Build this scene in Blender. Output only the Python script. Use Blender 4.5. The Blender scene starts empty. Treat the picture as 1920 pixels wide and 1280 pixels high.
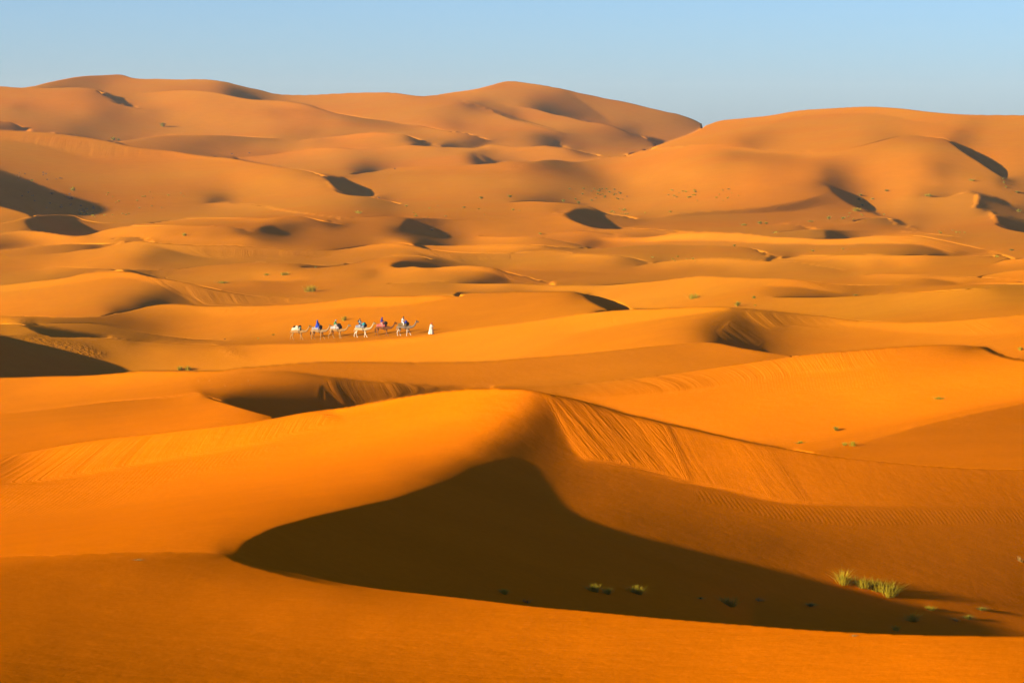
# Desert dunes at low sun with a camel caravan: camera, sky and sun first, then the
# sand (one height field), then camels, people and desert plants.
import bpy, bmesh, math, random, lzma, base64
import numpy as np
from mathutils import Vector, Matrix, noise as mnoise

scene = bpy.context.scene
C = scene.collection
SC = 0.676                      # metres per unit of the terrain solution
# ---------------------------------------------------------------- camera
cam = bpy.data.cameras.new('camera')
cam_ob = bpy.data.objects.new('camera', cam)
C.objects.link(cam_ob)
scene.camera = cam_ob
cam_ob.location = (0, 0, 0)
cam_ob.rotation_euler = (math.radians(90), 0, 0)
cam.sensor_width = 36
cam.lens = 36 * 5333 / 1920
cam.shift_y = -390 / 1920
cam.clip_start = 1
cam.clip_end = 30000
# ---------------------------------------------------------------- sky and sun
SUN_EL, SUN_AZ = 13.0, 38.0     # the sun stands low, behind the camera and to the left
world = bpy.data.worlds.new("World")
scene.world = world
world.use_nodes = True
wn = world.node_tree
sky = wn.nodes.new('ShaderNodeTexSky')
sky.sky_type = 'NISHITA'
sky.sun_disc = False
sky.sun_elevation = math.radians(SUN_EL)
sky.sun_rotation = math.atan2(-math.cos(math.radians(SUN_AZ)), -math.sin(math.radians(SUN_AZ)))
sky.air_density = .64
sky.dust_density = .55
sky.ozone_density = 4.2
wn.nodes['Background'].inputs[1].default_value = 0.05
wn.links.new(sky.outputs[0], wn.nodes['Background'].inputs[0])
sun = bpy.data.lights.new('sun', 'SUN')
sun.energy = 5.0
sun.angle = math.radians(0.53)
sun.color = (1, 0.86, 0.66)
sun_ob = bpy.data.objects.new('sun', sun)
C.objects.link(sun_ob)
_e, _a = math.radians(SUN_EL), math.radians(SUN_AZ)
sun_ob.rotation_euler = Vector((math.cos(_e) * math.cos(_a), math.cos(_e) * math.sin(_a), -math.sin(_e))).to_track_quat('-Z', 'Y').to_euler()
sun_ob.location = (-60, -60, 40)
scene.view_settings.view_transform = 'Standard'
scene.view_settings.look = 'None'
scene.view_settings.gamma = 1
scene.view_settings.exposure = 1.68
scene.view_settings.use_curve_mapping = False

# ---------------------------------------------------------------- the dune field
# Crest lines (O), soft shade edges (S, X), strokes (L) and points (P) of the dune field with the
# light and shade they show, put into the slopes; the height field below is fitted to them once (packed in PACKED) and is
# refined here into real ground heights.
DATA = """
P : 560,427,90 585,430,100 600,424,95 545,432,70 600,434,105 520,418,92 560,418,98
P : 1600,440,105 1585,444,88 1590,434,82
P : 815,425,80 850,430,104 880,428,112 835,412,88 905,418,116
P : 870,270,60 860,268,85 880,266,80 930,273,80
P : 1020,262,55 1000,258,85 1045,268,62 1010,268,80
P : 660,312,95 665,320,70 700,318,60 720,312,95
P : 1100,275,90 1150,262,82 1170,256,80
K sky1: -300,190,-,115 -100,172,-,115 0,162,-,118 45,164,-,112 90,154,-,106 150,143,-,92 190,141,-,98 233,141,-,105 250,146,-,115 300,148,-,122 330,149,-,125 400,150,-,122 425,154,-,95 450,160,-,95 480,167,-,95 520,176,-,105 560,178,-,122 640,175,-,128 690,173,-,130 740,174,-,128 790,180,-,118 850,173,-,130 900,165,-,130 925,158,-,120 945,153,-,120 1000,157,-,122 1065,169,-,105 1110,179,-,102 1180,193,-,105 1240,207,-,105 1285,218,-,90 1323,235,-,70
K sky2: 1323,235,-,132 1340,229,-,135 1400,221,-,135 1440,217,-,135 1500,207,-,135 1560,203,-,135 1640,200,-,135 1690,203,-,133 1750,210,-,130 1800,214,-,128 1920,216,-,128 2240,224,-,128
O sk3: 1180,290,105,140 1210,280,115,140 1235,272,40,140 1257,265,95,140 1280,257,105,140 1305,247,100,138 1323,235,70,132
O o1: 45,164,112,118 75,165,105,118 125,164,85,118 160,165,95,115 185,170,90,95 197,178,0,85 207,188,0,100 237,198,0,105 267,203,60,118
S o1s: 185,170,110,0 205,175,108,0 232,189,112,0 252,197,112,0 267,203,118,50
O o3: 250,177,118,118 292,172,118,128 335,169,115,132 375,170,112,132 410,174,100,130 437,180,45,128 462,185,40,128 480,187,50,130 505,188,90,128 530,189,110,128 555,192,118,128 580,197,120,122 605,205,125,112 630,212,126,98 655,217,128,92 680,221,128,90 717,226,128,92 750,232,128,100 805,238,128,130 837,245,122,128 860,247,118,108 880,251,118,90 905,260,118,70 920,263,115,75
L d1: 432,162,75 445,170,45 460,180,40
L d2: 500,172,92 520,182,98
L d3: 520,196,132 560,202,128
L d3b: 505,212,112 545,205,118 590,212,112 640,224,115
P : 150,155,85 170,160,88 190,152,92 120,160,98 220,155,118 260,156,120 330,160,118 400,162,112
P : 30,182,122 0,200,120 38,202,92 60,190,118 100,190,126 150,200,124 185,205,100 205,215,82 225,207,88 150,215,115 130,235,92 150,246,70 165,250,80 60,240,108 100,238,105 220,240,92 290,212,100 300,245,108 330,225,128 400,230,132 470,240,128 350,195,132 300,190,134 255,188,112 235,181,105 390,181,118 440,195,122
L d4: -300,205,118 -60,205,118 
P : 560,215,132 620,235,128 570,240,118 585,250,98 560,258,105 500,225,132 640,195,122 700,205,124 800,200,126 760,215,128 850,215,112 700,215,126 830,235,112 850,230,95 860,240,90 880,225,122 870,200,108 920,225,125 950,240,125 930,215,125
O o4: -300,220,118,100 0,226,110,98 20,229,108,92 32,234,108,60 45,240,106,20 58,247,100,10
P : 10,234,92 25,240,75
O o5: -300,235,50,120 0,244,50,120 30,246,45,120 58,247,80,120 100,250,88,120 150,256,78,120 185,261,85,120 210,266,110,122 250,275,105,124 290,280,100,124 330,284,92,135 360,289,88,140 400,294,92,142 425,296,110,142 480,305,126,132 520,312,124,132 545,316,120,126 567,319,118,115 592,325,118,105 605,330,0,120 612,340,0,125 620,350,0,128 635,359,0,130 652,365,0,125 670,367,0,112 692,369,0,98 712,373,50,92 730,377,100,92 745,382,112,98
S o5s: 0,263,118,106 70,270,118,106 120,283,118,106 180,300,118,110 220,304,118,114 280,300,122,120 350,298,135,128 420,302,140,132 480,309,132,132
S o5t: 594,325,115,0 630,331,110,0 652,337,122,0 675,349,126,0 695,361,126,0 708,371,118,0
O back1: 210,266,92,108 240,263,95,108 300,255,112,108 370,253,118,108 430,254,122,90 480,257,125,92 520,259,120,95
P : 280,262,100 330,265,92 380,270,78 420,268,92 450,275,95 350,275,85 480,275,118 560,265,118 600,262,95 620,265,115 500,265,112
O back2: 425,296,110,128 480,292,105,128 510,289,108,128 555,282,125,138 592,277,125,142 630,276,128,135 670,279,128,125 705,277,128,125 735,274,126,132 767,271,124,132 800,273,0,128 835,275,0,125 870,277,90,128 892,277,70,135 905,274,80,142 920,271,105,140 942,272,118,135 960,274,118,132 1000,274,110,130 1020,273,60,130 1045,276,30,125 1075,280,60,122 1100,285,110,118 1125,293,110,112
O back3: 560,262,112,128 600,258,120,132 640,254,115,142 680,249,118,145 715,248,118,142 745,251,118,128 765,254,115,110 775,258,115,15 800,266,112,10 832,274,110,10
P : 700,262,122 740,265,120 640,268,122 766,264,90 620,262,125
O back4: 835,247,125,135 860,248,120,118 880,252,118,100 905,260,118,60
P : 850,262,120 875,262,95 890,270,45 910,268,50 925,266,80 945,264,112 985,266,110
O o8: 868,189,125,105 880,194,122,50 905,202,100,95 935,213,95,118 960,222,65,122 1000,233,60,124 1030,242,60,122 1058,249,100,118
P : 895,192,92 920,198,92 945,202,90 960,208,82 975,215,115
S o8s: 872,189,118,20 900,196,92,20 930,207,92,15 960,218,95,15 1000,231,118,20 1040,243,118,20 1058,249,118,60
O o9: 945,199,122,100 965,198,112,118 990,201,92,125 1010,205,45,118 1040,214,40,118 1065,219,50,118 1100,228,85,120 1135,233,92,115 1150,237,100,98 1175,247,60,85 1195,253,20,82 1215,262,20,75 1230,271,20,85
S o9s: 1180,249,105,15 1220,257,105,20 1255,265,105,30
P : 930,185,118 980,180,118 960,170,115 1000,172,105 1020,182,92 1040,192,78 1070,185,85 1090,200,85 1120,212,88 1140,225,92 1060,205,80 1000,192,88 1150,200,108 1200,225,105 1240,235,102 1110,190,100 1085,178,98
S o9t: 1065,170,100,85 1085,185,100,82 1120,210,105,82 1145,228,108,88
P : 1000,222,128 1050,232,125 1100,245,110 1150,252,88 1130,240,100 1120,265,100 1170,265,100 1180,280,100 1060,270,105 1020,255,55 1035,262,50 1055,270,60 1080,275,75 1010,245,118 990,240,125 950,235,125 960,255,115 1000,262,92
O o9b: 1040,262,50,35 1060,275,110,40 1090,284,108,50 1115,290,108,60
O o6: 630,331,110,100 640,332,112,95 660,328,112,98 680,324,30,105 700,322,30,112 715,319,90,118 740,315,112,125 790,312,128,128 850,311,128,128 880,309,118,128 900,308,20,128 930,306,15,128 945,304,95,125 997,303,128,105 1022,300,128,75 1042,300,128,60 1067,303,128,75 1095,302,125,110 1122,297,122,125 1147,294,115,130 1175,290,110,138
S o6s: 905,292,112,0 920,297,100,0 935,303,100,10
S o6t: 893,287,125,60 897,295,130,10 910,303,130,0 
P : 905,296,5 915,302,0 680,310,78 695,305,95 670,305,100 700,312,75 660,300,125 620,300,132 560,310,125 560,295,130 640,315,120 760,295,130 820,300,132 870,290,130 800,285,125 940,290,125 980,292,130 1040,290,130 1080,290,125 1000,285,130 740,290,122 720,300,118 665,287,115 870,302,130 935,285,110 905,283,85
S o6u: 700,330,118,118 760,322,130,120 850,319,130,122 960,319,126,118 1040,318,70,85
P : 1060,320,68 1085,318,80 1095,330,75 1110,342,80 1130,352,92 1080,345,98 1030,340,108 960,340,128 850,340,132 760,345,130 700,335,112 1150,320,142 1200,340,150 1150,370,128 1000,365,112 1010,373,75 1035,374,72 900,370,124 800,370,126 750,380,118 1060,372,88 1100,378,118 1200,385,138 1300,370,140 1280,390,130 1200,400,125 960,375,105
O o7: 1210,281,140,140 1235,279,135,142 1285,274,132,145 1335,274,132,142 1385,274,125,142 1410,277,110,142 1440,281,128,142 1490,283,132,140 1540,284,132,140 1580,281,132,138 1615,274,130,132 1652,264,118,125 1677,258,112,120 1710,254,125,112 1735,256,130,110 1760,259,128,105 1775,260,120,98 1785,266,90,95 1800,279,20,108 1815,290,0,115 1840,305,0,118 1865,322,0,110 1882,333,10,105
S o7s: 1790,266,95,0 1805,277,105,0 1830,294,125,0 1852,309,130,0 1875,325,130,0 1888,335,128,10
L d7: 1395,271,100 1420,260,112 1450,246,122
L d7b: 1355,288,122 1380,289,108 1440,290,115 1490,293,118
S d7c: 1440,232,134,126 1500,219,134,126 1560,214,134,126 1650,214,134,124 1690,221,134,122 1720,228,132,122 1790,228,130,126
P : 1350,250,135 1400,245,132 1420,270,110 1600,245,132 1650,250,118 1500,260,134 1700,240,134 1825,224,112 1832,235,112 1850,250,130 1900,225,128 1800,248,92 1812,262,98 1870,290,135 1900,310,134 1780,243,126 1790,235,130 1820,280,128 1900,330,130
P : 1400,310,142 1300,330,152 1400,350,148 1250,310,148 1500,330,138 1530,320,125 1535,335,118 1550,305,112 1555,320,75 1562,335,60 1570,345,58 1582,350,80 1590,325,110 1620,330,142 1650,310,146 1700,290,145 1720,320,145 1758,300,115 1764,312,92 1770,330,98 1795,335,128 1820,350,135 1860,345,128 1740,272,125 1775,295,115 1750,345,135 1700,350,145 1765,350,115 1660,360,140
S o8a: 1247,404,126,112 1285,399,128,100 1335,396,130,92 1385,393,128,88 1440,388,125,80 1477,381,122,78 1515,373,120,78 1540,366,112,85
S o8b: 1260,407,105,112 1385,400,90,105 1440,398,80,108 1490,396,78,105 1515,390,80,105 1545,381,85,98
S t1: 1548,345,70,0 1570,354,62,0 1595,366,85,0 1610,379,112,0 1630,391,125,0 1655,402,125,20
S t2: 1550,347,0,105 1560,360,0,98 1575,372,0,92 1595,384,0,98 1620,395,0,108 1645,404,10,112
P : 1600,375,0 1580,362,0 1625,392,0
P : 1680,380,142 1640,365,138 1700,365,145 1590,395,108 1540,395,108 1450,405,108 1400,415,108 1500,408,112 1350,410,110 1620,402,112 1680,395,130 
O o9r: 1725,367,110,125 1750,369,100,128 1775,369,98,130 1795,364,118,130 1815,360,125,130 1826,361,60,130 1832,368,0,130 1830,378,0,128 1825,389,60,125 1840,391,20,128 1855,398,0,125 1865,411,0,122 1872,421,0,120 1895,430,0,118 1920,435,0,115 2240,475,0,110
S r1: 1828,361,105,0 1850,366,105,0 1875,372,108,0 1895,382,110,0 1900,388,100,0
S r2: 1835,372,0,60 1865,380,0,65 1900,390,0,75
S r3: 1840,391,70,0 1870,400,72,0 1900,407,78,0 1920,413,82,0 2240,455,90,0
P : 1850,388,62 1890,400,72 1918,400,85 1870,360,115 1915,370,108 1760,390,130 1700,392,128 1800,400,128 1830,420,122 1750,430,118 1900,450,112 1720,405,102 1700,418,118 1800,375,130
O o10: 1605,415,112,100 1630,408,112,105 1652,407,112,100 1668,410,108,60 1672,415,0,75 1682,421,0,85 1700,425,0,95 1715,430,90,92
S s10: 1668,409,108,0 1690,414,115,0 1701,420,118,0 1703,425,110,0
P : 1640,417,88 1660,420,92 1660,428,108 1600,425,105 1720,433,105 
O o11: 1400,421,108,110 1440,421,108,110 1465,420,108,112 1490,421,108,105 1505,424,108,50 1520,427,108,30 1533,430,105,30
O o12: 1455,436,108,112 1480,433,108,112 1520,430,105,112 1560,430,108,60 1600,431,108,95 1640,431,110,108 1680,433,115,118 1720,436,118,135 1760,440,118,118 1800,445,112,100
S s12: 1550,446,100,0 1545,438,105,0 1546,432,110,20
L l12: 1553,437,5 1562,441,0 1572,444,0
L l12b: 1590,436,75 1600,436,92
O o13: 1130,443,125,150 1172,444,112,155 1210,443,105,158 1247,439,105,160 1285,435,108,162 1322,434,108,162 1360,435,108,160 1397,437,108,158 1440,442,110,158 1490,444,112,158 1540,447,100,156 1580,447,15,156 1615,444,100,156 1652,441,118,154 1690,441,125,150 1727,443,120,140 1765,450,120,125 1815,461,122,120 1865,474,125,120 1902,485,118,118
S s13: 1220,453,158,132 1300,450,158,132 1440,456,155,128 1520,458,155,122 1600,458,155,120 1690,457,150,112 1730,460,140,98 1765,470,125,75 1790,479,120,72
P : 1600,466,118 1680,468,112 1735,475,70 1760,477,40 1715,478,88 1500,468,118 1400,455,128 1300,455,130 1820,472,122 1850,478,125 1460,462,110 1470,472,105
O o15: 1040,461,120,60 1060,463,120,80 1085,465,110,98 1122,466,112,118 1150,464,118,112 1180,461,120,112 1222,459,125,112 1260,459,128,112 1310,460,128,118 1360,461,128,115 1397,463,125,112 1417,467,120,85 1440,476,108,0 1455,480,108,0 1470,484,108,10
S s15: 1418,470,10,105 1432,478,0,112 1445,484,0,118
P : 1330,463,138 1180,470,112 1250,475,112 1350,475,112 1410,478,112 1120,475,115
O o14: 1440,486,60,135 1470,484,60,138 1500,480,118,150 1560,479,120,156 1620,478,120,158 1700,478,90,156 1740,478,60,145 1760,479,40,125 1830,480,100,120 1860,480,115,118
P : 1600,486,150 1700,485,148 1560,491,120 1650,491,120 1750,490,118 1620,497,152 1700,495,150 1560,498,138 1760,497,122 1600,503,120 1700,506,122 1500,506,122 1850,500,122 1650,516,148
O o93: 1865,494,122,150 1880,488,122,154 1920,484,122,154 2240,478,122,150
O o92: 1840,518,122,140 1880,509,122,148 1920,505,122,148 2240,500,122,146
O o91: 1620,514,122,142 1700,515,122,152 1760,517,122,142 1840,520,125,138 1880,523,135,138 1920,528,138,142 2240,545,138,140
S s91: 1740,522,140,100 1790,529,138,95 1810,533,135,95
P : 1700,527,122 1760,529,105 1600,525,122 1550,520,122
O o100: 1195,499,105,130 1225,493,80,135 1260,488,115,145 1310,484,115,152 1335,483,115,152 1385,485,115,150 1440,489,115,145 1490,492,120,122 1527,497,120,112 1580,506,120,112
P : 1240,500,142 1350,492,148 1200,507,122 1100,500,118 1050,485,125 1000,485,130 1000,500,122 1140,490,122 1180,494,92 1160,487,108 1300,500,120 1350,505,112 1450,500,118 1440,510,118
O o98: 960,474,130,132 1010,469,122,132 1047,469,112,132 1072,474,108,148 1100,475,115,150 1135,477,118,148 1165,480,118,122 1197,486,118,80 1225,493,115,55
O o99: 780,459,20,125 820,460,25,128 860,460,100,145 900,459,130,158 960,459,130,158 1010,459,125,150 1030,461,110,80 1045,463,112,45
L l99: 980,466,120 1020,466,110 1050,466,100
S o97: 960,506,128,112 1035,507,122,112 1085,510,118,112 1135,512,118,112 1210,514,118,112 1280,512,115,112
P : 1050,520,112 1150,522,112 1100,528,108
O o50: 900,442,130,150 960,443,122,152 1010,444,122,118 1047,450,120,105 1070,455,115,90 1085,458,110,65 1105,464,60,60
O o51: 1017,441,122,128 1060,434,120,132 1085,432,118,134 1115,434,118,122 1140,437,120,108 1160,442,125,105
P : 1080,445,128 1108,457,60 1125,455,70 1150,460,118 1200,449,156 1155,449,150 1250,446,158 1060,443,125
O o52: 1110,431,110,130 1160,428,60,135 1185,428,112,142 1247,431,110,135 1297,434,108,115
L l52: 1175,439,108 1230,437,104
O o55: 960,379,108,128 997,377,75,130 1035,379,75,122 1065,381,92,112 1090,384,105,105 1110,389,112,85 1130,397,118,20 1145,402,120,15 1172,405,120,10 1192,411,120,40
S s55: 1130,400,15,92 1150,405,12,95 1175,409,10,98 1190,411,10,100
O o53: 1042,397,112,128 1050,401,0,132 1072,411,0,134 1100,422,0,130 1132,429,0,125 1150,429,0,120 1167,428,20,118
S s53: 1044,396,118,0 1060,398,122,0 1068,394,122,0 1076,391,105,0 1090,391,90,0 1115,395,85,0 1129,400,85,0 1127,407,90,0 1140,416,98,0 1167,427,105,0
P : 1140,408,92 1180,420,105 1250,420,108 1350,425,108 1300,415,108 1230,410,112 1000,400,122 1000,420,122 1060,420,130 980,432,120 900,395,115 1020,390,122 
P : 530,345,142 590,345,138 600,360,130 560,380,130 640,380,114 690,385,92 720,395,85 740,400,92 700,400,100 780,395,112 860,400,112 480,340,142 660,375,115
O o60: 385,381,100,118 400,380,45,128 425,380,85,138 450,382,120,138 480,383,125,138 505,389,125,132 542,396,122,125 580,401,120,118 642,409,112,108
L l60: 400,372,70 410,377,35
P : 380,372,105 400,362,108 430,370,110 360,385,112
O o61: 285,418,112,125 325,412,112,132 375,409,112,130 430,409,112,132 480,409,112,138 505,408,112,140 530,406,112,115 567,406,112,108 590,411,112,85 605,415,112,60 625,418,100,40 645,421,98,30
L l61: 310,420,120 380,417,118 440,418,112 470,420,110
S s62: 487,431,105,0 487,427,105,0 495,424,95,0 515,423,80,0
S s62b: 515,423,85,15 520,428,80,10 530,433,78,10
L l62: 530,424,62 560,422,68 580,424,85
P : 495,430,0 505,428,5 600,428,102 650,430,108 700,430,110 640,425,102 560,414,110 500,416,112 540,415,112 460,430,118 400,435,112
O o62: 605,416,98,108 642,410,108,112 700,406,102,112 730,405,92,105 762,407,110,75 790,407,110,55 815,408,110,62 850,411,110,105 880,412,112,112 930,411,112,112 960,408,112,115
S s63: 767,408,62,10 785,420,62,0 798,429,75,0
S s63b: 764,409,5,95 755,417,0,95 748,426,0,95
P : 770,418,0 760,425,0 785,427,0 790,412,52 805,420,68 820,412,85 840,422,108 880,420,118 720,420,108 960,425,118
P : 30,300,104 100,310,108 150,340,108 250,330,120 350,320,132 450,330,142 450,365,132 380,345,120 300,370,112 250,390,108 200,370,105 350,395,114 180,340,110 160,395,95 200,405,110 300,405,112 450,395,120 170,370,100 0,290,100
S cs1: -300,250,100,0 -100,295,100,0 0,318,98,0 50,335,98,0 90,352,98,0 125,365,98,0 150,374,98,0 158,379,95,0
S cs1b: 158,379,95,0 148,390,92,0 142,402,95,0
P : 30,345,0 100,385,0 0,335,0 120,395,0 60,365,0 10,365,0 40,385,0 140,380,0
O o63: -300,330,0,0 0,355,0,0 25,367,0,0 50,385,0,0 70,400,0,0
O o64: -300,372,0,125 0,386,60,125 15,390,20,122 37,396,0,120 62,404,0,118
O o65: -300,425,110,112 0,418,110,112 30,412,108,115 50,408,112,108 70,404,118,20 100,402,0,15 125,403,0,15 140,405,0,40 152,411,100,85 175,416,108,98 212,418,112,112 250,418,112,115 285,418,112,118
S c65: 60,431,118,0 50,425,105,0 47,415,100,0 50,408,108,0
S c65b: 146,408,45,0 137,414,80,0 133,420,90,0 142,428,95,0 155,436,98,0 164,441,100,0
P : 80,415,0 110,420,0 100,430,0 130,433,0 70,425,0 150,420,92 180,425,98 200,422,108 20,425,110 40,420,105 
O o20: -300,440,118,125 0,439,115,118 15,435,115,128 40,432,115,145 60,432,0,150 75,433,0,152 105,437,0,150 140,442,0,146 160,441,60,146 180,436,98,148 205,429,105,150 225,426,108,150 250,424,112,150 287,423,115,145 350,423,115,138 400,424,112,130 437,426,112,110 452,430,112,50 472,435,115,40
P : 10,442,100 20,455,92 0,462,60 40,460,88 70,455,128 60,448,138 100,448,146 150,450,146 200,445,148
L l20: 205,441,150 230,438,152 260,438,150 290,443,142 330,448,138 360,449,138
O o21: 215,447,148,118 240,444,148,118 262,445,146,105 275,448,142,75 285,451,140,60
P : 320,435,118 400,432,112 350,432,115 440,440,112 430,445,128 460,443,138 460,450,135 400,446,115 
L l21: 300,450,135 350,452,135 420,452,130 455,451,138
O o22: -300,480,60,120 0,469,62,118 40,465,88,118 75,461,115,114 100,459,140,112 125,457,146,108 162,457,142,98 185,457,140,95 210,456,138,98 235,453,135,95
L l22: 172,462,40 185,462,60 200,460,70
P : 150,463,100 120,466,108 50,472,115
O o23: -300,490,118,112 0,481,115,118 75,477,112,118 125,473,108,130 162,467,70,135 187,465,45,138 212,460,75,142 237,454,88,145 260,451,100,148 287,454,112,142 312,456,128,138 375,459,125,124 425,459,128,120 480,462,112,120 530,466,108,118 580,468,112,112 615,469,95,110 655,465,88,128 692,459,100,142 730,455,142,146 750,455,142,142 780,461,120,125 817,469,128,118 855,473,132,118 905,475,132,122 960,475,132,126 1000,473,130,128
S s23: 290,460,132,115 325,470,125,88 362,479,120,95 400,485,118,102 450,489,116,108
S s23b: 480,482,118,108 580,487,105,108 640,478,128,118 700,467,140,130 760,464,138,128 790,475,122,95 817,481,118,78 845,489,112,80
P : 200,480,148 150,490,146 250,468,148 278,470,120 295,475,92 285,485,84 272,492,92 310,485,95 330,493,105 0,490,122 60,488,125 0,502,112 400,492,112 220,495,135 100,495,142 700,478,125 640,488,120 600,483,108 740,472,128 900,485,118 880,490,110 940,488,118 920,495,115
O o24: -300,515,118,110 0,509,115,112 75,504,128,130 100,501,138,140 150,502,138,132 212,504,128,108 250,504,118,80 300,506,108,100 337,504,108,112 375,499,110,118 425,495,108,118 480,492,108,115 530,493,110,112 560,494,110,95 600,497,115,100 640,493,118,118 655,493,118,120
P : 85,507,142 60,513,115 110,513,112 150,513,105 0,520,118 30,526,125 180,506,118 270,510,80 290,515,100 340,512,118 400,515,132 450,520,132 380,530,128 330,522,118
L l24: 568,497,60 580,500,25 592,501,30
O o44: 570,501,30,125 590,502,30,125 620,500,115,122 655,495,118,122 690,488,120,125 730,481,122,128 765,479,118,125 790,481,85,118 805,485,78,100
P : 700,498,132 640,508,130 660,500,128 740,487,125 770,485,92 715,505,145 718,514,148 702,512,88 692,518,98 680,510,118 760,510,142 820,510,130 860,512,122 780,520,138 500,510,140 560,510,140 
S s45: 730,495,128,10 745,491,105,0 770,490,75,0 780,492,60,0
L l45: 795,490,50 815,492,52 835,494,65 850,495,85
O o45: 730,496,60,140 745,501,0,140 765,500,0,145 780,498,5,150 790,501,0,150 805,502,5,150 830,500,55,154 860,498,88,156 890,498,105,155 910,500,110,148 930,503,112,118 950,510,112,100 960,513,112,100 990,519,112,105 1010,525,112,108 1040,531,110,108
S s45b: 905,508,150,112 930,513,118,80 950,522,108,50 960,530,112,45
P : 900,520,98 915,527,50 935,529,45 890,529,75 880,515,118 970,525,118 1000,530,112 840,523,122
S o46: 480,527,142,108 530,527,142,110 580,524,138,118
P : 530,515,142 480,518,140 520,535,112 560,545,128 620,530,132 700,528,140 650,545,120 500,548,112 600,520,135
O o47: 730,532,135,122 780,529,130,118 830,528,120,108 855,530,100,125 905,531,40,145 935,531,40,142 950,531,75,140 990,532,105,138 1035,534,98,138 1085,534,106,140 1135,534,106,144 1185,530,108,150 1235,526,110,152 1285,520,112,154 1322,517,112,155 1360,519,115,152 1397,520,118,150 1440,521,118,148 1490,523,122,142 1540,530,122,122 1590,534,122,112 1640,534,122,118 1690,533,118,125 1790,533,100,118 1850,531,130,108 1920,533,140,108 2240,545,140,108
P : 850,536,118 880,537,146 920,540,148 830,543,112 960,543,112 985,546,105 790,548,128 740,545,135 830,551,112 870,546,118 1050,540,142 1020,545,140 920,548,118
O o48: 860,550,118,132 905,549,115,132 960,548,105,135 1035,547,142,135 1072,547,146,118 1090,549,148,60 1100,550,150,0 1110,552,150,0 1135,559,152,0 1160,567,152,0 1185,579,150,0
S s48: 1092,551,0,85 1100,561,0,118 1115,571,0,132 1130,577,0,138 1147,582,0,140
P : 1120,562,0 1145,572,0 1075,555,105 1050,560,135 1085,565,125 1120,577,138
P : 900,565,140 800,575,142 1000,575,142 900,600,140 700,590,146 600,600,150 550,620,146 500,600,150 650,620,140 740,600,142 850,615,138 1020,590,140 700,620,138
S s47b: 1440,537,148,122 1500,538,142,112 1540,545,132,100 1580,549,122,98
O o96: 1440,557,118,135 1480,557,85,138 1540,557,70,135 1600,555,95,135 1650,552,115,138 1720,548,120,145 1800,543,115,148 1850,540,112,138
P : 1470,548,115 1520,552,95 1580,553,98 1640,545,118 1700,560,148 1600,575,140 1800,558,140 1880,560,122 1750,580,138 1900,578,122 1500,570,136 1440,565,136 1350,558,138 1400,540,140 1300,530,155 1200,545,152 1250,560,150 1300,570,145 1200,570,152 1100,540,148 1880,545,108 1915,552,112
O o25: -300,550,112,140 0,534,118,148 75,526,115,150 125,520,108,150 162,512,100,150 200,509,112,155 225,508,105,156 250,510,80,152 287,519,95,135 325,525,122,128 370,534,120,118 412,544,112,112 450,551,110,110 480,555,112,112 530,556,115,122 580,557,118,135 605,558,120,140
S s25: -300,562,146,146 0,548,150,142 75,540,150,140 150,530,150,140 200,521,152,138 230,520,152,136 270,527,142,125 300,535,125,105 330,545,112,72 345,556,112,70 365,570,112,85
P : 50,565,148 150,560,142 200,545,138 260,545,125 295,550,80 305,560,45 285,572,12 300,568,8 325,563,62 345,568,75 260,575,60 240,580,60 180,580,132 100,585,138 0,580,150 400,560,112 450,562,112 500,563,115 230,570,110
O o26: -300,592,140,100 0,592,140,105 50,592,138,105 100,594,132,95 162,594,122,85 200,591,118,88 215,587,60,92 225,586,25,102 250,581,50,118 275,575,5,130 300,571,5,136 325,570,60,142 350,571,85,146 387,574,118,150 425,574,118,150 480,573,118,150 555,570,128,152 630,563,128,158 680,556,125,164 730,555,125,164 780,554,128,162 835,554,128,160 860,555,125,142
S s26: 370,585,145,132 400,590,150,145 480,588,152,146 555,587,154,148 640,577,160,146 720,575,162,143 790,568,160,142 850,557,158,142
P : 15,598,152 35,603,150 0,600,150 70,600,95 200,602,78 240,600,72 280,612,80 230,608,68 350,600,125 400,605,140 400,622,138 340,625,125 300,618,95 500,620,150 430,630,142 320,595,112
O o28b: -300,607,118,112 0,607,140,115 30,607,130,115 42,608,60,110 50,613,0,115 65,620,0,118 80,626,0,115 105,631,0,105
O o27: 57,609,120,60 75,607,100,112 100,606,92,110 137,605,85,100 175,606,80,92 200,609,75,85 225,614,75,80 275,624,95,82 325,631,120,92 375,636,135,102 425,637,140,110
S s27: 60,610,112,0 100,614,105,0 150,621,95,0 200,629,88,0 235,635,88,0 258,639,88,20
P : 100,622,0 150,627,0 200,632,0 80,618,0 30,618,115 300,637,92 440,642,115 520,643,118 180,615,92 250,630,85
O o28: -300,630,118,60 0,627,118,60 37,627,118,92 75,630,60,100 125,632,0,98 175,632,0,98 225,635,0,102 262,639,60,108 300,642,95,112 350,645,102,115 400,646,108,122
C o28m: 400,646,108,122 450,646,114,132 480,646,115,142 555,645,118,150 655,641,125,156 705,637,128,158 755,634,132,160 805,627,134,160 855,621,135,162 917,612,138,162 960,607,140,162
O o28n: 960,607,140,162 1060,592,138,163 1105,586,135,163 1147,582,5,163 1180,580,20,163 1190,579,148,163 1210,579,148,162 1310,575,142,158 1360,575,138,145 1385,577,130,115 1440,582,130,100 1477,586,132,105 1540,592,135,128 1615,601,132,150 1690,604,128,155 1765,602,130,156 1840,596,130,154 1920,589,130,146 2240,580,130,146
S cs2: -300,590,80,0 0,629,60,0 20,634,85,0 60,645,92,0 100,657,92,0 140,671,92,0 160,685,98,0 178,703,105,0
P : 50,680,0 0,660,0 100,690,0 0,700,0 140,695,0 80,665,0
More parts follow.
